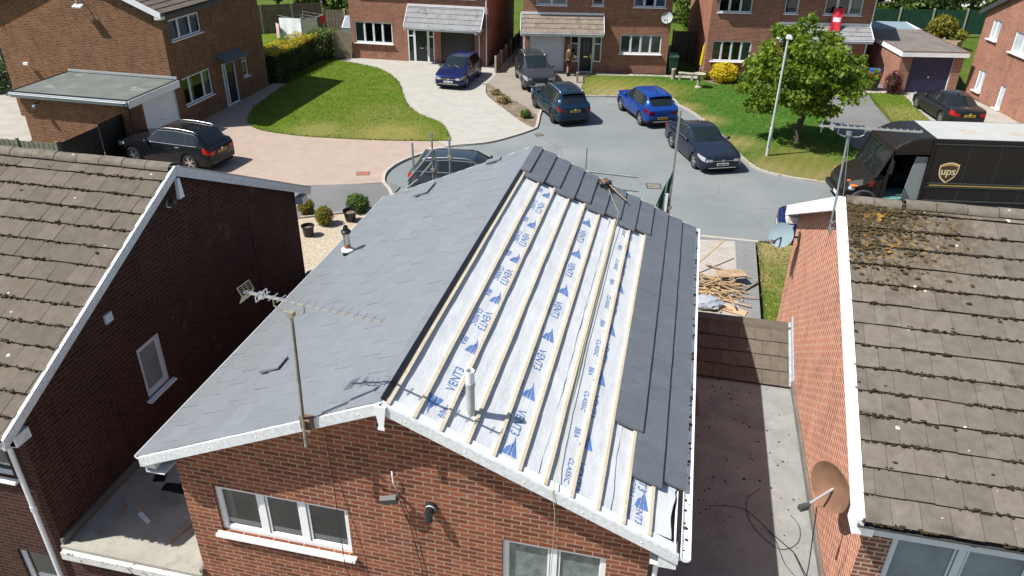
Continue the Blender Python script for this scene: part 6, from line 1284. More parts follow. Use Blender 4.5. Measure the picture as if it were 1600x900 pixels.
# ------------------------------------------------------------------ cars
def lerp(a, b, t): return a + (b - a) * t
def curve(pts, x):
    if x <= pts[0][0]: return pts[0][1]
    for (a, b), (c, d) in zip(pts, pts[1:]):
        if x <= c: t = (x - a) / (c - a); t = t * t * (3 - 2 * t) * .5 + t * .5; return b + (d - b) * t
    return pts[-1][1]
def car(label, loc, heading, S, paint_m, rims='rim', plates=('plate_w', 'plate_y'), detail='', group='parked cars', rails=False, clad=False, roof_dark=False):
    """S: body measures, x counted from the front bumper backwards"""
    L_, W, H = S['L'], S['W'], S['H']; half = W / 2; zs0 = S.get('sill', .24); R = S['R']; fo = S['fo']; wb = S['wb']; belt = S['belt']; xb, xt, xr, xg = S['xb'], S['xt'], S['xr'], S['xg']; zn, zc, zg, zt_ = S['zn'], S['zc'], S['zg'], S['tail']
    t = thing('parked_car', label, 'car', (loc[0], loc[1], loc[2] if len(loc) > 2 else 0.0), radians(heading), group)
    top = [(0, zn - .10), (.05, zn - .02), (.16, zn + .02), (xb - .02, zc), (xt, H - .035), ((xt + xr) / 2 - .1, H), (xr, S.get('zr', H - .05)), (xg, zg), (L_ - .14, zt_), (L_ - .04, zt_ - .03), (L_, zt_ - .12)]
    def ztop(x):
        if xb - .02 < x < xt: q = (x - xb + .02) / (xt - xb + .02); return zc + (H - .035 - zc) * (q * 1.12 - .12 * q * q)
        if xr < x < xg: q = (x - xr) / (xg - xr); z0 = S.get('zr', H - .05); return z0 + (zg - z0) * (q * .82 + .18 * q * q)
        return curve(top, x)
    plan = [(0, .74), (.05, .83), (.16, .92), (.42, .985), (.8, 1), (L_ - .8, 1), (L_ - .35, .97), (L_ - .12, .92), (L_ - .03, .86), (L_, .80)]
    wx = [fo, fo + wb]; ra = R + .055
    def sill(x):
        z = zs0 + (.10 if x < .1 or x > L_ - .1 else 0) * 1
        for c in wx:
            d = abs(x - c)
            if d < ra: z = max(z, R * 1.0 + sqrt(ra * ra - d * d) * .98 - .0)
        return z
    xs = {0, .05, .16, .42, xb - .25, xb - .02, xb + .12, lerp(xb, xt, .33), lerp(xb, xt, .66), xt, lerp(xt, xr, .25), lerp(xt, xr, .5), lerp(xt, xr, .75), xr, lerp(xr, xg, .33), lerp(xr, xg, .66), xg, L_ - .35, L_ - .12, L_ - .03, L_, (fo + fo + wb) / 2 - .04, (fo + fo + wb) / 2 + .04}
    for c in wx:
        for q in (-1.001, -.97, -.85, -.65, -.35, 0, .35, .65, .85, .97, 1.001): xs.add(c + ra * q)
    xs = sorted(x for x in xs if 0 <= x <= L_); X = [xs[0]]
    keep = {xb - .02, xt, xr, xg, L_}
    for x in xs[1:]:
        if x - X[-1] > .022 or x in keep: X.append(x)
    roof_w = S.get('roofw', .66) * half
    def ring(x):
        w = half * curve(plan, x); zt2 = ztop(x); zs = sill(x); zb = min(belt + S.get('rise', .04) * (x / L_), zt2 - .035); tt = max(0, min(1, (zt2 - zb - .05) / max(.1, H - belt - .08)))
        low = zs0 + (.10 if x < .1 or x > L_ - .1 else 0); m = zb - low
        z1 = max(low + .13 * m, zs + .012); z2 = max(low + .52 * m, zs + .03); z3 = max(low + .84 * m, zs + .05)
        wr = lerp(w * .80, min(roof_w, w * .95), tt); p5 = (lerp(w * .90, w * .935, tt), zb + .014)
        p6 = (lerp(w * .74, wr, tt), lerp(lerp(zb, zt2, .55), zt2 - .05, tt)); p7 = (lerp(w * .58, wr * .90, tt), lerp(lerp(zb, zt2, .8), zt2 - .018, tt))
        return [(w * .95, zs), (w, z1), (w * 1.0, z2), (w * .99, z3), (w * .96, zb), p5, p6, p7, (lerp(w * .32, wr * .5, tt), zt2 - .004), (0, zt2)]
    RG = [ring(x) for x in X]; cx = L_ / 2
    P = lambda i, j, s: Vector((cx - X[i], RG[i][j][0] * s, RG[i][j][1]))
    body, glass, fw, rw = MB(), [], MB(), MB(); dark = MB()
    vid = {}; NV = 10
    def vv(i, j, s):
        k = (i, j, s if j < 9 else 1)
        if k not in vid: vid[k] = len(body.v); body.v.append(P(i, j, s))
        return vid[k]
    xm0, xm1 = lerp(xb, xt, .30), S.get('sg_end', lerp(xr, xg, .25)); bp = fo + wb / 2
    sides = {1: [], -1: []}; ft, rt = [], []
    for i in range(len(X) - 1):
        xm = (X[i] + X[i + 1]) / 2
        for s in (1, -1):
            for j in range(9):
                q = (i, j, s)
                if j == 5 and xm0 < xm < xm1: sides[s].append(q); continue
                if j in (7, 8) and xb - .02 < xm < xt: ft.append(q); continue
                if j in (7, 8) and xr < xm < xg: rt.append(q); continue
                f = (vv(i, j, s), vv(i + 1, j, s), vv(i + 1, j + 1, s), vv(i, j + 1, s)); body.f.append(f if s < 0 else f[::-1]); body.m.append(1 if (clad and j == 0) else (2 if roof_dark and j >= 7 and xt < xm < xr else 0)); body.r.append(.5)
    for i in (0, len(X) - 1):
        lo = [vv(i, j, 1) for j in range(10)] + [vv(i, j, -1) for j in range(8, -1, -1)]; body.f.append(tuple(lo) if i else tuple(lo[::-1])); body.m.append(0); body.r.append(.5)
    mats = [paint_m, M['trim_black'], M['glass_car']]
    body.build('body', mats, t, angle=38)
    def gl(name, quads):
        mb = MB(); ids = {}
        for (i, j, s) in quads:
            f = []
            for (a, b) in ((i, j), (i + 1, j), (i + 1, j + 1), (i, j + 1)):
                k = (a, b, s if b < 9 else 1)
                if k not in ids: ids[k] = len(mb.v); mb.v.append(P(a, b, s))
                f.append(ids[k])
            mb.f.append(tuple(f) if s < 0 else tuple(f[::-1])); mb.m.append(0); mb.r.append(.5)
        return mb.build(name, M['glass_car'], t, smooth=True)
    gl('windscreen', ft); gl('rear_window', rt)
    for s in (1, -1): gl('side_window', sides[s])
    # surface sampler for trim that follows the body
    def surf(x, v, s, off=.006):
        i = 0
        while i < len(X) - 2 and X[i + 1] < x: i += 1
        q = (x - X[i]) / (X[i + 1] - X[i]); j = min(8, int(v)); w = v - j
        a = P(i, j, s).lerp(P(i, j + 1, s), w); b = P(i + 1, j, s).lerp(P(i + 1, j + 1, s), w); d1 = b - a; d2 = P(i, j + 1, s).lerp(P(i + 1, j + 1, s), q) - P(i, j, s).lerp(P(i + 1, j, s), q)
        n = d1.cross(d2)
        if n.length > 1e-9: n.normalize()
        p = a.lerp(b, q)
        if n.dot(Vector((0, p.y, p.z - .4))) < 0: n = -n
        return p + n * off
    def patch(name, x0, x1, v0, v1, s, m, off=.006, nx=8, nv=4, taper=0.0, parent=t):
        mb = MB(); g = []
        for a in range(nx + 1):
            u = a / nx; x = x0 + (x1 - x0) * u
            for b in range(nv + 1): v = v0 + (v1 - v0) * (b / nv); v = lerp(v, (v0 + v1) / 2 + (v1 - v0) * .15, taper * u); g.append(surf(x, v, s, off))
        mb.mesh(g, [(a * (nv + 1) + b, (a + 1) * (nv + 1) + b, (a + 1) * (nv + 1) + b + 1, a * (nv + 1) + b + 1) for a in range(nx) for b in range(nv)]); return mb.build(name, m, parent, smooth=True)
    # underbody and wheels
    mb = MB(); mb.box(-cx + .12, cx - .12, -half * .80, half * .80, .16, .62); mb.box(-cx + .3, cx - .3, -half * .93, half * .93, .3, .34); mb.build('underbody', M['under'], t)
    for c in wx:
        for s in (1, -1):
            hub = Vector((cx - c, s * (half - .115), R)); Q = Matrix.Translation(hub) @ Matrix.Rotation(radians(-90 * s), 4, 'X'); w = MB(); w.lathe([(R * .6, -.1), (R * .93, -.1), (R, -.065), (R, .065), (R * .95, .098), (R * .70, .1), (R * .68, .06)], Q, 28); wo = w.build('wheel', M['tyre'], t, smooth=True, angle=45); rm = MB(); rm.lathe([(R * .69, .085), (R * .66, .09), (R * .64, .03)], Q, 28)
            for k in range(5):
                for dq in (-.16, .16):
                    q = 2 * pi * k / 5 + dq; a_ = Q @ Vector((R * .08 * cos(q), R * .08 * sin(q), .085)); b_ = Q @ Vector((R * .66 * cos(q + dq * .3), R * .66 * sin(q + dq * .3), .075)); rm.bar(a_, b_, .035, .03, up=tuple((Q.to_3x3() @ Vector((0, 0, 1)))))
            rm.lathe([(R * .16, .07), (R * .16, .095), (0, .098)], Q, 14); rm.build('rim', M[rims], wo, angle=40); dk = MB(); dk.lathe([(R * .65, .02), (0, .02)], Q, 20); dk.build('brake_disc', M['under'], wo)
    # lamps, grille, plates
    for s in (1, -1):
        patch('headlight', .015, S.get('hl', .52), 2.35 if not S.get('hl_low') else 2.0, 3.95, s, M['lamp_clear'], .007, taper=.55)
        mb = MB(); w0 = half * .74; mb.box(cx - .02, cx + .008, *sorted((s * (w0 - S.get('hlw', .22)), s * w0)), zn - .22, zn - .115); mb.build('headlight', M['lamp_clear'], t)
        patch('tail_light', L_ - S.get('tl', .34), L_ - .012, 2.55, 3.95, s, M[S.get('tlm', 'lamp_red')], .007)
        mb = MB(); w0 = half * .80; mb.box(-cx - .008, -cx + .02, *sorted((s * (w0 - S.get('tlw', .3)), s * w0)), zt_ - .30, zt_ - .135); mb.build('tail_light', M[S.get('tlm', 'lamp_red')], t)
    mb = MB(); gw = half * .74 - S.get('hlw', .22) - .02; gz0, gz1 = S.get('grille', (zn - .25, zn - .12)); mb.box(cx - .02, cx + .006, -gw, gw, gz0, gz1); mb.box(cx - .02, cx + .005, -half * .55, half * .55, zs0 + .11, zs0 + .26); gr = mb.build('grille', M['trim_black'], t)
    mb = MB(); mb.box(cx + .004, cx + .011, -gw, gw, (gz0 + gz1) / 2 - .008, (gz0 + gz1) / 2 + .008); mb.box(cx + .003, cx + .012, -half * .66, half * .66, zs0 + .10, zs0 + .125); mb.build('chrome_strip', M['chrome'], gr)
    if 'badge' in detail:
        Qb = Matrix.Translation((cx + .006, 0, (gz0 + gz1) / 2)) @ Matrix.Rotation(radians(90), 4, 'Y'); mb = MB(); mb.lathe([(.062, 0), (.062, .008), (.05, .008)], Qb, 20); B = lambda a, b: Vector((cx + .013, a, (gz0 + gz1) / 2 + b))
        for seg in (((-.024, .04), (0, .006)), ((.024, .04), (0, .006)), ((-.044, .02), (-.02, -.042)), ((-.02, -.042), (0, -.004)), ((0, -.004), (.02, -.042)), ((.02, -.042), (.044, .02))): mb.bar(B(*seg[0]), B(*seg[1]), .008, .008, up=(1, 0, 0))
        mb.build('badge', M['chrome'], t)
    Qr = Matrix.Translation((-cx - .004, 0, zt_ - .17)) @ Matrix.Rotation(radians(-90), 4, 'Y'); mb = MB(); mb.lathe([(.05, 0), (.05, .01), (0, .012)], Qr, 16); mb.build('rear_badge', M['chrome'], t)
    mb = MB(); zp = S.get('zpf', .46); mb.box(cx + .004, cx + .02, -.26, .26, zp - .055, zp + .055); fp = mb.build('number_plate', M[plates[0]], t); mb = MB(); zp2 = S.get('zpr', zt_ - .36); mb.box(-cx - .02, -cx - .004, -.26, .26, zp2 - .055, zp2 + .055); rp = mb.build('number_plate', M[plates[1]], t)
    for par, xx, z in ((fp, cx + .022, zp), (rp, -cx - .022, zp2)):
        mb = MB(); y = -.21
        for k in range(7):
            if k == 4: y += .04
            mb.box(xx - .002, xx + .002, y, y + .036, z - .032, z + .032); mb.v; y += .056
        mb.build('plate_characters', M['trim_black'], par)
    mb = MB(); mb.box(-cx - .012, -cx + .05, -half * .78, half * .78, zs0 + .06, zs0 + .22); mb.build('rear_bumper', M['trim_black'] if clad else paint_m, t)
    if clad: mb = MB(); mb.box(-cx - .02, -cx + .02, -half * .55, half * .55, zs0 + .055, zs0 + .10); mb.build('skid_plate', M['alu'], t)
    for s in (1, -1):
        p = surf(xb + .32, 4.6, s, .0); mb = MB(); mb.blob(p + Vector((.02, s * .11, .05)), .07, .10, .075, 2, .0); mb.tube([p, p + Vector((.01, s * .08, .02))], .025, 6); mb.build('door_mirror', paint_m if 'pm' in detail else M['trim_black'], t, smooth=True, angle=60)
        for xx in (bp - .12, bp + wb * .30): mb = MB(); a, b = surf(xx, 3.35, s, .018), surf(xx + .2, 3.38, s, .018); mb.bar(a, b, .022, .03); mb.build('door_handle', M['chrome'] if 'ch' in detail else paint_m, t)
        mb = MB()
        for xx, v1 in ((xb + .02, 4.9), (bp, 5.0), (fo + wb - ra * .55, 4.9)): mb.tube([surf(xx, v, s, .002) for v in (1.2, 2, 2.6, 3.2, 4.0, v1)], .006, 4)
        mb.tube([surf(xx, .95, s, .002) for xx in (fo + ra + .05, bp, fo + wb - ra - .05)], .006, 4); mb.build('door_seam', M['under'], t)
        mb = MB(); N = 14; pts = [surf(lerp(xm0 + .02, xm1 - .02, k / N), 5.0, s, .006) for k in range(N + 1)]; mb.tube(pts, .011, 5); pts = [surf(lerp(xm0 + .02, xm1 - .02, k / N), 5.97, s, .004) for k in range(N + 1)]; mb.tube(pts, .009, 5); mb.build('window_trim', M['chrome'] if 'wt' in detail else M['trim_black'], t)
        mb = MB()
        for xx in (bp, fo + wb - .12): mb.bar(surf(xx, 5.0, s, .003), surf(xx + .05, 6.0, s, .003), .08, .008, up=(0, s, .4))
        mb.build('door_pillar', M['trim_black'], t)
        if rails: mb = MB(); pts = [surf(lerp(xt + .1, xr + .05, k / 8), 7.0, s, .035 if 0 < k < 8 else .0) for k in range(9)]; mb.tube(pts, .018, 6); mb.build('roof_rail', M['alu'], t, smooth=True)
    p = surf(lerp(xt, xr, .82), 8.95, 1, .0); mb = MB(); mb.hexa([p + Vector(q) for q in ((.08, -.025, 0), (-.08, -.03, 0), (-.08, .03, 0), (.08, .025, 0), (-.02, -.006, .06), (-.09, -.01, .07), (-.09, .01, .07), (-.02, .006, .06))]); mb.build('roof_antenna', paint_m, t)
    mb = MB(); a = surf(xb + .0, 8.0, 1, .012); mb.tube([a, surf(xb + .15, 8.9, -1, .012)], .01, 4); mb.build('wiper', M['trim_black'], t); mb = MB(); mb.tube([surf(xb, 8.2, -1, .012), surf(xb + .15, 7.5, -1, .012)], .01, 4); mb.build('wiper', M['trim_black'], t)
    if 'spoiler' in detail: mb = MB(); a = [surf(xr + .02, v, s, .012) for s, v in ((1, 6.9), (1, 8), (1, 9), (-1, 8), (-1, 6.9))]; [mb.hexa([q, r2, r2 + Vector((-.16, 0, -.045)), q + Vector((-.16, 0, -.045)), q + Vector((0, 0, .025)), r2 + Vector((0, 0, .025)), r2 + Vector((-.18, 0, -.03)), q + Vector((-.18, 0, -.03))]) for q, r2 in zip(a, a[1:])]; mb.build('spoiler', paint_m, t)
    return t
SUV = dict(L=4.5, W=1.84, H=1.66, wb=2.68, fo=.90, R=.355, belt=1.02, xb=1.28, xt=2.02, xr=3.92, xg=4.30, zn=.93, zc=1.10, zg=1.12, tail=1.03, sill=.28, roofw=.70, hl=.5, tl=.36, zpr=.78, tlw=.3)
X3S = dict(SUV, L=4.70, W=1.89, wb=2.86, fo=.84, xb=1.42, xt=2.2, xr=4.05, xg=4.48, zn=.95, belt=1.05, R=.37, grille=(.62, .86), tl=.28, tlw=.28)
TEAL = dict(SUV, tlm='lamp_dark_red', tl=.26, tlw=.2)
TROC = dict(SUV, L=4.25, W=1.82, H=1.57, wb=2.60, fo=.84, xb=1.2, xt=1.92, xr=3.55, xg=4.03, zn=.88, zc=1.05, zg=1.06, tail=.99, belt=.98, R=.345, tlm='lamp_dark_red', zpr=.52)
GOLF = dict(L=4.28, W=1.79, H=1.48, wb=2.63, fo=.86, R=.32, belt=.93, xb=1.22, xt=2.0, xr=3.72, xg=4.08, zn=.80, zc=.98, zg=.98, tail=.93, sill=.22, roofw=.68, hl=.5, tl=.3)
EST = dict(L=4.85, W=1.86, H=1.48, wb=2.82, fo=.92, R=.335, belt=.95, xb=1.45, xt=2.25, xr=4.35, xg=4.72, zn=.82, zc=1.0, zg=.98, tail=.95, sill=.23, roofw=.68, tl=.3, tlw=.2)
CCS = dict(L=4.80, W=1.86, H=1.42, wb=2.71, fo=.95, R=.34, belt=.92, xb=1.50, xt=2.32, xr=3.22, xg=4.22, zn=.80, zc=.97, zg=1.0, tail=.94, sill=.2, roofw=.66, zr=1.37, sg_end=3.75, tl=.3, hl=.6)
SAL = dict(L=4.63, W=1.81, H=1.43, wb=2.81, fo=.78, R=.33, belt=.93, xb=1.5, xt=2.25, xr=3.2, xg=3.95, zn=.80, zc=.98, zg=1.02, tail=.99, sill=.2, roofw=.66, zr=1.37, sg_end=3.55, tl=.34, tlw=.22, zpr=.72)
car('dark graphite SUV with silver window trim parked in front of the white garage door', (-18.0, 21.35, .04), 174.5, X3S, paint('paint_graphite', (.012, .014, .018), .5), 'rim', detail='wt ch', rails=True)
car('navy blue hatchback on the pale block drive facing the road', (-10.05, 37.45, .05), -91, GOLF, paint('paint_navy', (.010, .018, .085), .5), 'rim', detail='badge')
car('dark grey SUV facing the road in front of the white garage door', (-5.72, 38.25, .04), -70, SUV, paint('paint_grey', (.055, .062, .07), .6), 'rim_dark', detail='badge pm', rails=True)
car('dark petrol blue SUV seen from behind at the kerb of the side drive', (-3.25, 32.55, .0), 120, TEAL, paint('paint_petrol', (.010, .032, .060), .55), 'rim_dark', detail='pm spoiler', rails=True)
car('bright blue compact SUV seen from behind beside the dry lawn', (1.15, 33.3, .0), 117, TROC, paint('paint_blue', (.012, .06, .30), .5), 'rim', detail='pm spoiler', clad=True)
car('dark blue coupe-like saloon facing us on the road by the lawn', (3.98, 27.85, .0), -67, CCS, paint('paint_midnight', (.022, .029, .052), .6), 'rim', plates=('plate_w', 'plate_y'), detail='badge wt')
car('dark grey saloon on the drive of the navy garage seen from behind', (16.45, 37.15, .04), 101, SAL, paint('paint_charcoal', (.022, .024, .03), .5), 'rim', detail='')
car('slate blue estate with roof rails half hidden behind the scaffold poles', (-4.9, 21.45, .0), 8, EST, paint('paint_slate', (.045, .065, .085), .6), 'rim', detail='wt', rails=True)
car('deep blue car mostly hidden behind the mossy roof and satellite dish', (8.85, 19.9, .0), 176, GOLF, paint('paint_deep_blue', (.010, .018, .10), .5), 'rim', detail='')

# ------------------------------------------------------------------ brown delivery van
tv = thing('delivery_van', 'dark brown parcel delivery van with a white roof and gold shield on its side', 'delivery van', (10.6, 22.85, 0), radians(9)); BR = M['ups_brown']; Wt = 2.3
PR = [(.03, 1.42), (.10, 2.52), (.32, 2.72), (.62, 2.88), (.95, 2.96)]
mb = MB()   # body side with open door, local x along the van (front is negative), y=0 is the side facing us
def side(y):
    D0, D1 = .12, 1.42
    mb.face([(-.02, y, .55), (D0, y, .55), (D0, y, 2.36), (.10, y, 2.52), (-.02, y, 1.47)]) ; mb.face([(D0, y, 2.36), (D1, y, 2.42), (D1, y, 2.93), (.95, y, 2.93), (.62, y, 2.86), (.32, y, 2.70), (.10, y, 2.52)])
    mb.face([(D1, y, .42), (5.9, y, .42), (5.9, y, 2.93), (D1, y, 2.93)]); mb.face([(D0, y, .42), (D1, y, .42), (D1, y, .60), (D0, y, .60)])
side(0.0); side(Wt); mb.face([(.12, Wt - .004, .6), (1.42, Wt - .004, .6), (1.42, Wt - .004, 2.42), (.12, Wt - .004, 2.36)])
mb.face([(5.9, 0, .42), (5.9, Wt, .42), (5.9, Wt, 2.93), (5.9, 0, 2.93)]); mb.face([(1.55, .03, .6), (1.55, Wt - .03, .6), (1.55, Wt - .03, 2.9), (1.55, .03, 2.9)])
body = mb.build('body', BR, tv)
mb = MB(); N = 6; rows = []
prof = [(-.02, 2.42), (.10, 2.55), (.32, 2.75), (.62, 2.91), (.95, 2.985), (1.5, 3.0), (5.9, 3.0)]
for x, z in prof[:6]:
    r_ = .14; rows.append([(x, -.0, z - .10), (x, .03, z - .035), (x, .10, z), (x, Wt - .10, z), (x, Wt - .03, z - .035), (x, Wt, z - .10)])
for a, b in zip(rows, rows[1:]):
    for i in range(5): mb.face([a[i], b[i], b[i + 1], a[i + 1]])
mb.build('cab_roof', BR, tv, smooth=True, angle=50)
mb = MB(); ra_ = [(1.5, -.0, 2.90), (1.5, .03, 2.965), (1.5, .10, 3.0)]; mb.box(1.5, 5.9, .06, Wt - .06, 2.94, 3.002); mb.build('cargo_roof', M['truck_roof'], tv)
mb = MB(); mb.box(1.5, 5.92, -.015, .08, 2.88, 2.99); mb.box(1.5, 5.92, Wt - .08, Wt + .015, 2.88, 2.99); mb.build('roof_rail', M['ups_brown'], tv)
for x in (2.75, 4.35): mb = MB(); mb.box(x, x + .6, .75, 1.25, 3.003, 3.01); mb.build('roof_patch', M['cardboard'] if False else M['kerb'], tv)
mb = MB()   # bonnet
sec = [(-1.22, .62, .55, 1.02), (-1.14, .62, .5, 1.18), (-.7, .52, .1, 1.34), (-.34, .5, .0, 1.46), (-.02, .5, .0, 1.52)]
for (x0, zb0, i0, zt0), (x1, zb1, i1, zt1) in zip(sec, sec[1:]):
    a = [(x0, .06 + i0 * .3, zb0), (x0, .03 + i0 * .3, zt0 - .22), (x0, .13 + i0 * .45, zt0 - .03), (x0, Wt / 2, zt0 + .03), (x0, Wt - .13 - i0 * .45, zt0 - .03), (x0, Wt - .03 - i0 * .3, zt0 - .22), (x0, Wt - .06 - i0 * .3, zb0)]
    b = [(x1, .06 + i1 * .3, zb1), (x1, .03 + i1 * .3, zt1 - .22), (x1, .13 + i1 * .45, zt1 - .03), (x1, Wt / 2, zt1 + .03), (x1, Wt - .13 - i1 * .45, zt1 - .03), (x1, Wt - .03 - i1 * .3, zt1 - .22), (x1, Wt - .06 - i1 * .3, zb1)]
    for i in range(6): mb.face([a[i], b[i], b[i + 1], a[i + 1]])
    if x0 == -1.22: mb.face(a)
mb.build('bonnet', BR, tv, smooth=True, angle=35)
mb = MB(); mb.face([(-.30, .14, 1.5), (-.30, Wt - .14, 1.5), (.06, Wt - .12, 2.46), (.06, .12, 2.46)]); ws = mb.build('windscreen', M['glass_car'], tv)
mb = MB(); A = [(-.32, .06, 1.44), (-.32, Wt - .06, 1.44), (.08, Wt - .02, 2.53), (.08, .02, 2.53)]; A = [Vector(q) for q in A]
for p, q in ((A[0], A[1]), (A[1], A[2]), (A[2], A[3]), (A[3], A[0])): mb.bar(p, q, .10, .08, up=(.4, .01, .9))
mb.bar(A[0].lerp(A[1], .5), A[2].lerp(A[3], .5), .03, .03, up=(.4, .01, .9)); mb.build('windscreen_frame', BR, ws)
mb = MB(); mb.bar((-.36, .5, 1.50), (-.2, 1.0, 1.9), .02, .02); mb.build('wiper', M['trim_black'], ws); mb = MB(); mb.bar((-.36, 1.3, 1.50), (-.2, 1.8, 1.9), .02, .02); mb.build('wiper', M['trim_black'], ws)
mb = MB(); mb.box(.13, 1.41, .03, 1.1, .56, .63); mb.build('door_step', M['teal_step'], tv); mb = MB(); mb.box(.06, 1.5, 1.1, Wt - .05, .5, .9); mb.build('cab_floor', M['under'], tv)
mb = MB(); mb.box(.9, 1.35, 1.2, 1.75, .9, 1.15); mb.hexa([(1.2, 1.2, 1.1), (1.38, 1.2, 1.1), (1.38, 1.75, 1.1), (1.2, 1.75, 1.1), (1.34, 1.25, 1.85), (1.44, 1.25, 1.85), (1.44, 1.7, 1.85), (1.34, 1.7, 1.85)]); mb.build('seat', M['dark_cloth'], tv)
mb = MB(); mb.hexa([(.78, .02, .64), (1.38, .02, .64), (1.38, .06, .64), (.78, .06, .64), (.95, .05, 2.3), (1.38, .05, 2.3), (1.38, .08, 2.3), (.95, .08, 2.3)]); mb.build('sliding_door', M['seat_grey'], tv)
mb = MB(); mb.lathe([(.2, 0), (.22, .02), (.2, .04)], Matrix.Translation((.42, 1.5, 1.45)) @ Matrix.Rotation(radians(-60), 4, 'Y'), 18); mb.box(-.2, .2, .2, Wt - .2, 1.2, 1.42); mb.build('dashboard', M['trim_black'], tv)
mb = MB(); mb.bar((.05, -.05, 2.3), (.0, -.32, 2.2), .03, .03); mb.box(-.03, .03, -.42, -.24, 1.75, 2.25); mb.bar((.05, -.03, 1.5), (.0, -.3, 1.8), .025, .025); mb.build('door_mirror', M['trim_black'], tv)
mb = MB(); mb.bar((1.42, -.03, .5), (1.42, -.03, 2.9), .05, .04, up=(0, 1, 0)); mb.bar((.1, -.02, 2.39), (1.42, -.02, 2.44), .04, .03, up=(0, 0, 1)); mb.build('door_rail', BR, tv)
mb = MB(); mb.box(1.5, 5.9, -.025, -.002, 1.16, 1.20); mb.box(1.5, 5.9, -.03, -.002, 1.31, 1.345); mb.box(1.5, 5.9, -.025, -.002, .62, .66); mb.box(1.5, 5.9, -.02, -.002, 2.80, 2.84); mb.build('rub_rail', M['dark_grey'], tv)
mb = MB(); mb.box(1.65, 5.9, -.02, -.001, 1.225, 1.27); mb.build('gold_stripe', M['gold'], tv)
for y in (.02, Wt - .02):
    s = 1 if y < 1 else -1
    for x in (-.62, 4.75):
        w = MB(); Q = Matrix.Translation((x, y + s * .16, .40)) @ Matrix.Rotation(radians(90 * s), 4, 'X'); w.lathe([(.22, -.1), (.38, -.1), (.41, -.06), (.41, .08), (.38, .11), (.25, .11), (.22, .05), (0, .05)], Q, 24); wo = w.build('wheel', M['tyre'], tv, smooth=True, angle=40); rm = MB(); rm.lathe([(.24, .105), (.2, .06), (.1, .07), (.08, .12), (0, .12)], Q, 20); rm.build('rim', M['rim_dark'], wo, smooth=True, angle=40)
    arch = MB(); c = Vector((-.62, y - s * .03, .42)); pts = [c + Vector((cos(q) * .5, 0, sin(q) * .5)) for q in [pi * k / 10 for k in range(11)]]; arch.tube(pts, .045, 6); arch.build('wheel_arch', M['trim_black'] if s < 0 else M['dark_grey'], tv)
    hl = MB(); hl.blob((-1.02, y + s * .19, .93), .15, .12, .10, 2, .0); h = hl.build('headlight', M['lamp_clear'], tv, smooth=True); ol = MB(); ol.blob((-.97, y + s * .13, 1.05), .17, .09, .05, 2, .0); ol.build('indicator', M['lamp_orange'], h, smooth=True)
mb = MB()
for z in (1.22, 1.12): mb.box(-.5, -.35, -.004, .02, z, z + .05)
mb.build('side_marker', M['lamp_red'], tv); mb = MB(); mb.box(-1.26, -1.2, .5, Wt - .5, .72, 1.02); mb.build('grille', M['trim_black'], tv); mb = MB(); mb.box(-1.34, -1.2, .12, Wt - .12, .42, .62); mb.build('bumper', M['trim_black'], tv); mb = MB(); mb.box(-1.36, -1.342, .55, 1.07, .46, .57); mb.build('number_plate', M['plate_w'], tv); mb = MB(); mb.box(-1.2, 5.8, .2, Wt - .2, .28, .5); mb.build('chassis', M['under'], tv)
mb = MB(); mb.box(-1.18, -1.08, .32, .42, 1.15, 1.2); mb.build('side_marker', M['lamp_orange'], tv)
for x in (2.75, 3.85, 4.95):
    mb = MB(); mb.box(x, x + .012, -.006, -.001, .66, 2.8)
    for k in range(16): mb.box(x + .04, x + .055, -.008, -.001, .75 + k * .13, .765 + k * .13)
    mb.build('panel_seam', M['dark_grey'], tv)
# the shield
def shield(s, k=14):
    pts = [(-.5 * s, .38 * s)]
    for i in range(1, k): u = -.5 + i / k; pts.append((u * s, (.38 + .16 * (1 - (2 * u) ** 2) + .05 * u) * s))
    pts.append((.5 * s, .44 * s))
    for i in range(1, k): q = i / k; pts.append(((.5 - .5 * q ** 3.6) * s, (.44 - 1.02 * q) * s if q < 1 else 0))
    pts.append((0, -.62 * s))
    for i in range(1, k): q = 1 - i / k; pts.append((-(.5 - .5 * q ** 3.6) * s, (.38 - .98 * q) * s))
    return pts
so = Vector((2.2, 0, 1.76)); mb = MB(); mb.face([so + Vector((u, -.008, v)) for u, v in shield(.70)]); lg_ = mb.build('shield_logo', M['gold_pale'], tv); mb = MB(); mb.face([so + Vector((u, -.012, v + .005)) for u, v in shield(.60)]); mb.build('shield_field', plain('logo_brown', (.06, .032, .012), .4), lg_)
mb = MB(); arc = [p for p in shield(.60) if p[1] > .225]; arc.sort(); low = [(u, .20 + .03 * u + .06 * (1 - (u / .3) ** 2)) for u, v in arc]; mb.face([so + Vector((u, -.015, v)) for u, v in arc] + [so + Vector((u, -.015, v)) for u, v in low[::-1]]); mb.build('shield_band', M['gold'], lg_)
vv_, ff_ = fit(text_mesh('ups', .50), .50, .30); cxx = 0; mb = MB()
for dx in (-.009, 0, .009): mb.mesh([so + Vector((dx + (p.x - cxx), -.018 - .001 * (dx > 0) - .0005 * (dx == 0), p.y - .05)) for p in vv_], ff_)
mb.build('lettering', M['gold_pale'], lg_)

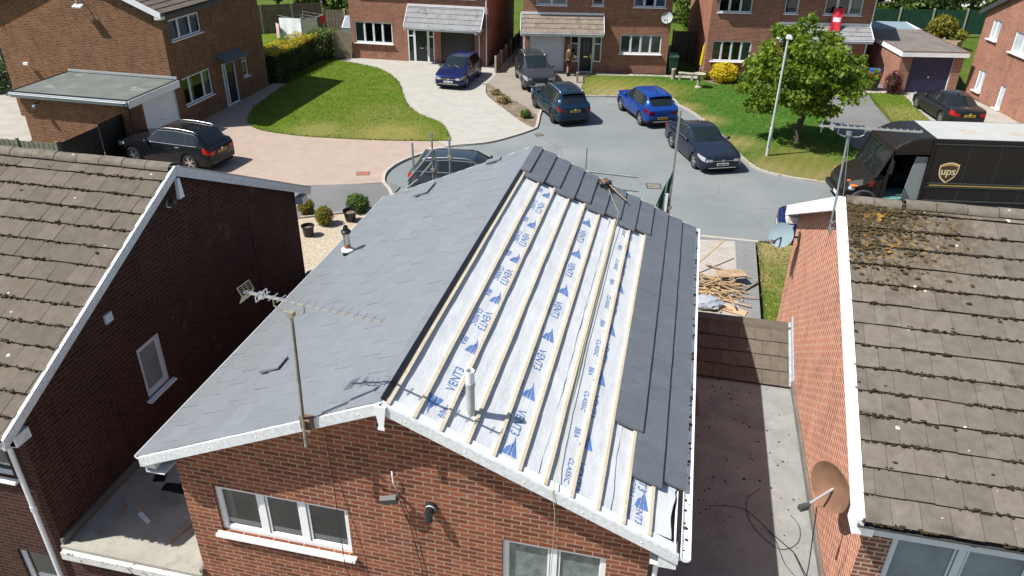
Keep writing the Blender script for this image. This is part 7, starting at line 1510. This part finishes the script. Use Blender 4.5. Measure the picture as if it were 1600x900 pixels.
# ------------------------------------------------------------------ person at the door
t = thing('person', 'person in brown jacket and dark shorts standing at the navy front door holding a parcel', 'person', (-4.05, 40.42, .05), radians(28))
def skin_mesh(name, verts, edges, radii, m, parent, sub=2):
    me = bpy.data.meshes.new(name); me.from_pydata(verts, edges, []); o = bpy.data.objects.new(name, me); COL.objects.link(o)
    md = o.modifiers.new('skin', 'SKIN'); md.use_smooth_shade = True
    for i, r_ in enumerate(radii): me.skin_vertices[0].data[i].radius = (r_, r_) if not isinstance(r_, tuple) else r_
    me.skin_vertices[0].data[0].use_root = True; sb = o.modifiers.new('sub', 'SUBSURF'); sb.levels = sub; sb.render_levels = sub
    dg = bpy.context.evaluated_depsgraph_get(); dg.update(); nm = bpy.data.meshes.new_from_object(o.evaluated_get(dg)); bpy.data.objects.remove(o); o = bpy.data.objects.new(name, nm); nm.materials.clear(); nm.materials.append(m); nm.polygons.foreach_set('use_smooth', [True] * len(nm.polygons)); COL.objects.link(o); o.parent = parent; return o
V = [(0, 0, .92), (0, 0, 1.12), (0, 0, 1.32), (.0, 0, 1.46), (.02, 0, 1.54), (.03, 0, 1.64), (.035, 0, 1.72),
     (0, .09, .90), (.03, .10, .50), (.0, .10, .09), (.15, .11, .03), (0, -.09, .90), (-.03, -.10, .50), (-.06, -.10, .09), (.09, -.11, .03),
     (0, .19, 1.42), (.02, .25, 1.15), (.24, .17, 1.08), (0, -.19, 1.42), (.02, -.25, 1.15), (.24, -.17, 1.08)]
Ed = [(0, 1), (1, 2), (2, 3), (3, 4), (4, 5), (5, 6), (0, 7), (7, 8), (8, 9), (9, 10), (0, 11), (11, 12), (12, 13), (13, 14), (3, 15), (15, 16), (16, 17), (3, 18), (18, 19), (19, 20)]
Rr = [.13, .125, .15, .10, .055, .09, .075, .09, .06, .042, .035, .09, .06, .042, .035, .06, .045, .035, .06, .045, .035]
base = V[:]; k0 = len(V)
for s, wi in ((1, 17), (-1, 20)):      # five fingers on each hand
    w = Vector(V[wi])
    for f in range(4): a = w + Vector((.05, (f - 1.5) * .018, -.005)); b = a + Vector((.035, -s * .012, -.012)); c = b + Vector((.02, -s * .02, -.012)); V += [tuple(a), tuple(b), tuple(c)]; n_ = len(V); Ed += [(wi, n_ - 3), (n_ - 3, n_ - 2), (n_ - 2, n_ - 1)]; Rr += [.012, .0095, .008]
    a = w + Vector((.02, -s * .035, .012)); b = a + Vector((.03, -s * .015, .005)); V += [tuple(a), tuple(b)]; n_ = len(V); Ed += [(wi, n_ - 2), (n_ - 2, n_ - 1)]; Rr += [.011, .009]
skin_mesh('body', V, Ed, Rr, M['skin'], t)
skin_mesh('jacket', [(0, 0, .86), (0, 0, 1.12), (0, 0, 1.33), (0, 0, 1.46), (0, .20, 1.42), (.02, .262, 1.15), (.2, .185, 1.09), (0, -.20, 1.42), (.02, -.262, 1.15), (.2, -.185, 1.09)], [(0, 1), (1, 2), (2, 3), (3, 4), (4, 5), (5, 6), (3, 7), (7, 8), (8, 9)], [.165, .155, .175, .11, .08, .062, .05, .08, .062, .05], M['uniform'], t)
skin_mesh('shorts', [(0, 0, .95), (0, .095, .86), (.03, .105, .52), (0, -.095, .86), (-.02, -.105, .52)], [(0, 1), (1, 2), (0, 3), (3, 4)], [.155, .115, .09, .115, .09], M['shorts'], t)
mb = MB(); mb.blob((.025, 0, 1.735), .105, .085, .075, 2, .03); mb.blob((-.03, 0, 1.69), .075, .08, .09, 2, .03); mb.build('hair', M['hair'], t, smooth=True)
mb = MB()
for y in (-.032, .032): mb.blob((.118, y, 1.685), .012, .012, .009, 1, 0)
mb.build('eyes', M['hair'], t, smooth=True); mb = MB(); mb.blob((.128, 0, 1.655), .022, .014, .024, 1, 0); mb.build('nose', M['skin'], t, smooth=True); mb = MB(); mb.blob((.112, 0, 1.612), .012, .026, .007, 1, 0); mb.build('mouth', plain('lips', (.35, .14, .11), .5), t, smooth=True); mb = MB()
for y in (-.088, .088): mb.blob((.03, y, 1.665), .022, .012, .032, 1, 0)
mb.build('ears', M['skin'], t, smooth=True)
mb = MB()
for y, x in ((.11, .06), (-.11, .0)): mb.blob((x + .03, y, .045), .15, .055, .055, 2, .02); mb.tube([(x - .06, y, .05), (x - .07, y, .2)], [.06, .055], 10)
mb.build('boots', M['dark_cloth'], t, smooth=True)
c28, s28 = cos(radians(28)), sin(radians(28)); pk = Vector((.34, 0, 1.08)); mb = MB(); mb.box(-.12, .12, -.15, .15, -.07, .09); o = mb.build('parcel', M['cardboard']); o.location = (-4.05 + pk.x * c28, 40.42 + pk.x * s28, 1.13); o.rotation_euler = (0, 0, radians(28)); tag(o, 'small brown cardboard parcel in the hands of the person at the door', 'parcel')

# ------------------------------------------------------------------ scaffold poles behind the roof
def pole(label, a, b, z0, group='scaffold poles behind the roof', r=.024, fit=()):
    a, b = Vector(a), Vector(b); t = thing('scaffold_pole', label, 'scaffold pole', tuple(a), 0, group); mb = MB(); mb.tube([(0, 0, 0), b - a], r, 10); mb.tube([Vector((0, 0, 0)), (b - a) * .002], r, 10); mb.build('tube', M['galv'], t, smooth=True, angle=40)
    for q in fit: mb = MB(); mb.obox(Matrix.Translation((b - a) * q), .09, .09, .08); mb.tube([(b - a) * q + Vector((-.07, 0, 0)), (b - a) * q + Vector((.07, 0, 0))], .014, 6); mb.build('coupler', M['alu_old'], t)
    return t
pole('leftmost upright scaffold tube against the tail of the estate', (-2.92, 9.5, 0), (-2.96, 9.5, 6.02), 0, fit=(.845, .88))
pole('tallest upright scaffold tube behind the finished slope', (-2.47, 9.5, 0), (-2.49, 9.5, 6.30), 0, fit=(.86, .93))
pole('shorter upright tube standing against the tallest scaffold tube', (-2.41, 9.52, 0), (-2.43, 9.52, 5.86), 0)
pole('right one of the upright scaffold tubes in front of the estate', (-2.06, 9.5, 0), (-2.08, 9.5, 6.19), 0, fit=(.93,))
pole('upper sloping brace between the scaffold uprights', (-3.10, 9.44, 5.12), (-2.45, 9.44, 5.93), 0); pole('lower sloping brace between the scaffold uprights', (-2.86, 9.56, 5.16), (-2.43, 9.56, 5.68), 0); pole('short scaffold tube sloping down to the left eaves', (-3.13, 9.44, 4.92), (-2.84, 9.44, 5.17), 0)
pole('tall lone upright scaffold pole at the right rear corner of the roof', (2.90, 9.5, 0), (2.89, 9.5, 7.22), 0, fit=(.70,), r=.026)
pole('thin upright tube rising behind the tiles near the tool pouch', (.99, 9.5, 0), (1.02, 9.5, 6.24), 0, r=.014)
pole('level scaffold tube sticking out behind the tool pouch', (.6, 9.42, 5.76), (2.18, 9.5, 5.69), 0); pole('lower level scaffold tube sticking out behind the roof edge', (1.5, 9.46, 5.41), (2.21, 9.5, 5.37), 0)
t = thing('debris_net', 'dark green debris netting bunched beside the lone scaffold pole', 'netting', (2.85, 9.5, 4.5)); mb = MB(); vv_ = []
for j in range(9):
    z = 1.32 * j / 8
    for i in range(7): u = i / 6; vv_.append((-.32 * (1 - u) * (1 - (j / 8) ** 2) + .02, .05 * sin(i * 1.7 + j), z + .1 * u))
mb.mesh(vv_, [(j * 7 + i, j * 7 + i + 1, (j + 1) * 7 + i + 1, (j + 1) * 7 + i) for j in range(8) for i in range(6)]); mb.build('net', M['net_green'], t); mb = MB(); mb.tube([(-.22, 0, .2), (.02, -.03, .62)], .02, 6); mb.tube([(-.3, .0, .1), (0, -.03, .3)], .03, 6); mb.obox(Matrix.Translation((.03, -.03, .35)), .1, .08, .14); mb.build('bracket', M['trim_black'], t); mb = MB(); mb.box(-.06, .0, -.06, -.05, .1, .9); mb.build('white_strap', M['white_cloth'], t)
# heap of broken roof timber on the drive
rr = random.Random(77); mb = MB(); mb.box(-.5, .5, -.02, .02, -.0125, .0125); proto = None
lens = [.5, .8, 1.1, 1.5]; protos = []
for Lx in lens: mb = MB(); mb.box(-Lx / 2, Lx / 2, -.019, .019, -.012, .012); me = mb.build('timber_offcut', M['timber']); protos.append(me)
for o in protos: tag(o, 'broken roofing batten tossed on the heap of timber on the block drive', 'timber', 'broken battens on the drive')
for i in range(84):
    src = protos[i % 4]; o = src if i < 4 else src.copy()
    if i >= 4: COL.objects.link(o)
    r_ = abs(rr.gauss(0, .36)); q = rr.uniform(0, 6.283); x = 4.62 + cos(q) * r_ * .95; y = 15.15 + sin(q) * r_ * 1.7; z = .08 + .34 * max(0, 1 - r_ / .9) * rr.random(); o.location = (x, y, z); o.rotation_euler = (rr.uniform(-.3, .3), rr.uniform(-.28, .28) * (1 if z > .14 else .05), rr.uniform(0, 3.14) if rr.random() < .6 else rr.gauss(.2, .3))
def plank(label, c, L_, w, h, rz, ry, m):
    mb = MB(); mb.box(-L_ / 2, L_ / 2, -w / 2, w / 2, -h / 2, h / 2); o = mb.build('timber_plank', m); o.location = c; o.rotation_euler = (.05, ry, rz); tag(o, label, 'timber')
plank('wide tan board lying on top of the broken timber heap', (5.05, 15.75, .42), .9, .42, .03, .45, .06, M['timber_old'])
plank('long pale batten leaning out of the timber heap towards the road', (4.25, 16.6, .5), 1.9, .05, .03, .95, -.3, M['timber']); plank('dark batten lying right of the timber heap near the lawn', (5.45, 15.3, .1), 1.6, .06, .04, .95, -.05, M['fence_brown']); plank('long batten lying across the drive at the top of the timber heap', (5.0, 16.5, .12), 1.5, .05, .03, -.35, .02, M['timber_old']); plank('straight batten lying at the front of the timber heap', (5.0, 14.7, .2), 1.5, .05, .03, 1.75, .1, M['timber_old'])
for i in range(5): plank(['lowest of the parallel battens stacked by the white gutter', 'second of the parallel battens stacked by the white gutter', 'middle one of the parallel battens stacked by the white gutter', 'fourth of the parallel battens stacked by the white gutter', 'topmost of the parallel battens stacked by the white gutter'][i], (4.25, 14.75 + .17 * i, .2 + .03 * i), 1.1, .07, .035, .05 + .03 * i, .0, M['timber'])
t = thing('plastic_wrap', 'crumpled clear plastic sheeting at the near end of the timber heap', 'plastic sheet', (4.3, 14.1, .06)); mb = MB(); mb.blob((0, 0, .16), .5, .3, .2, 3, .14); mb.build('crumpled_sheet', M['polythene'], t)
plank('torn piece of brown cardboard at the near edge of the timber heap', (5.1, 14.05, .1), .8, .3, .012, -.3, .04, M['cardboard'])
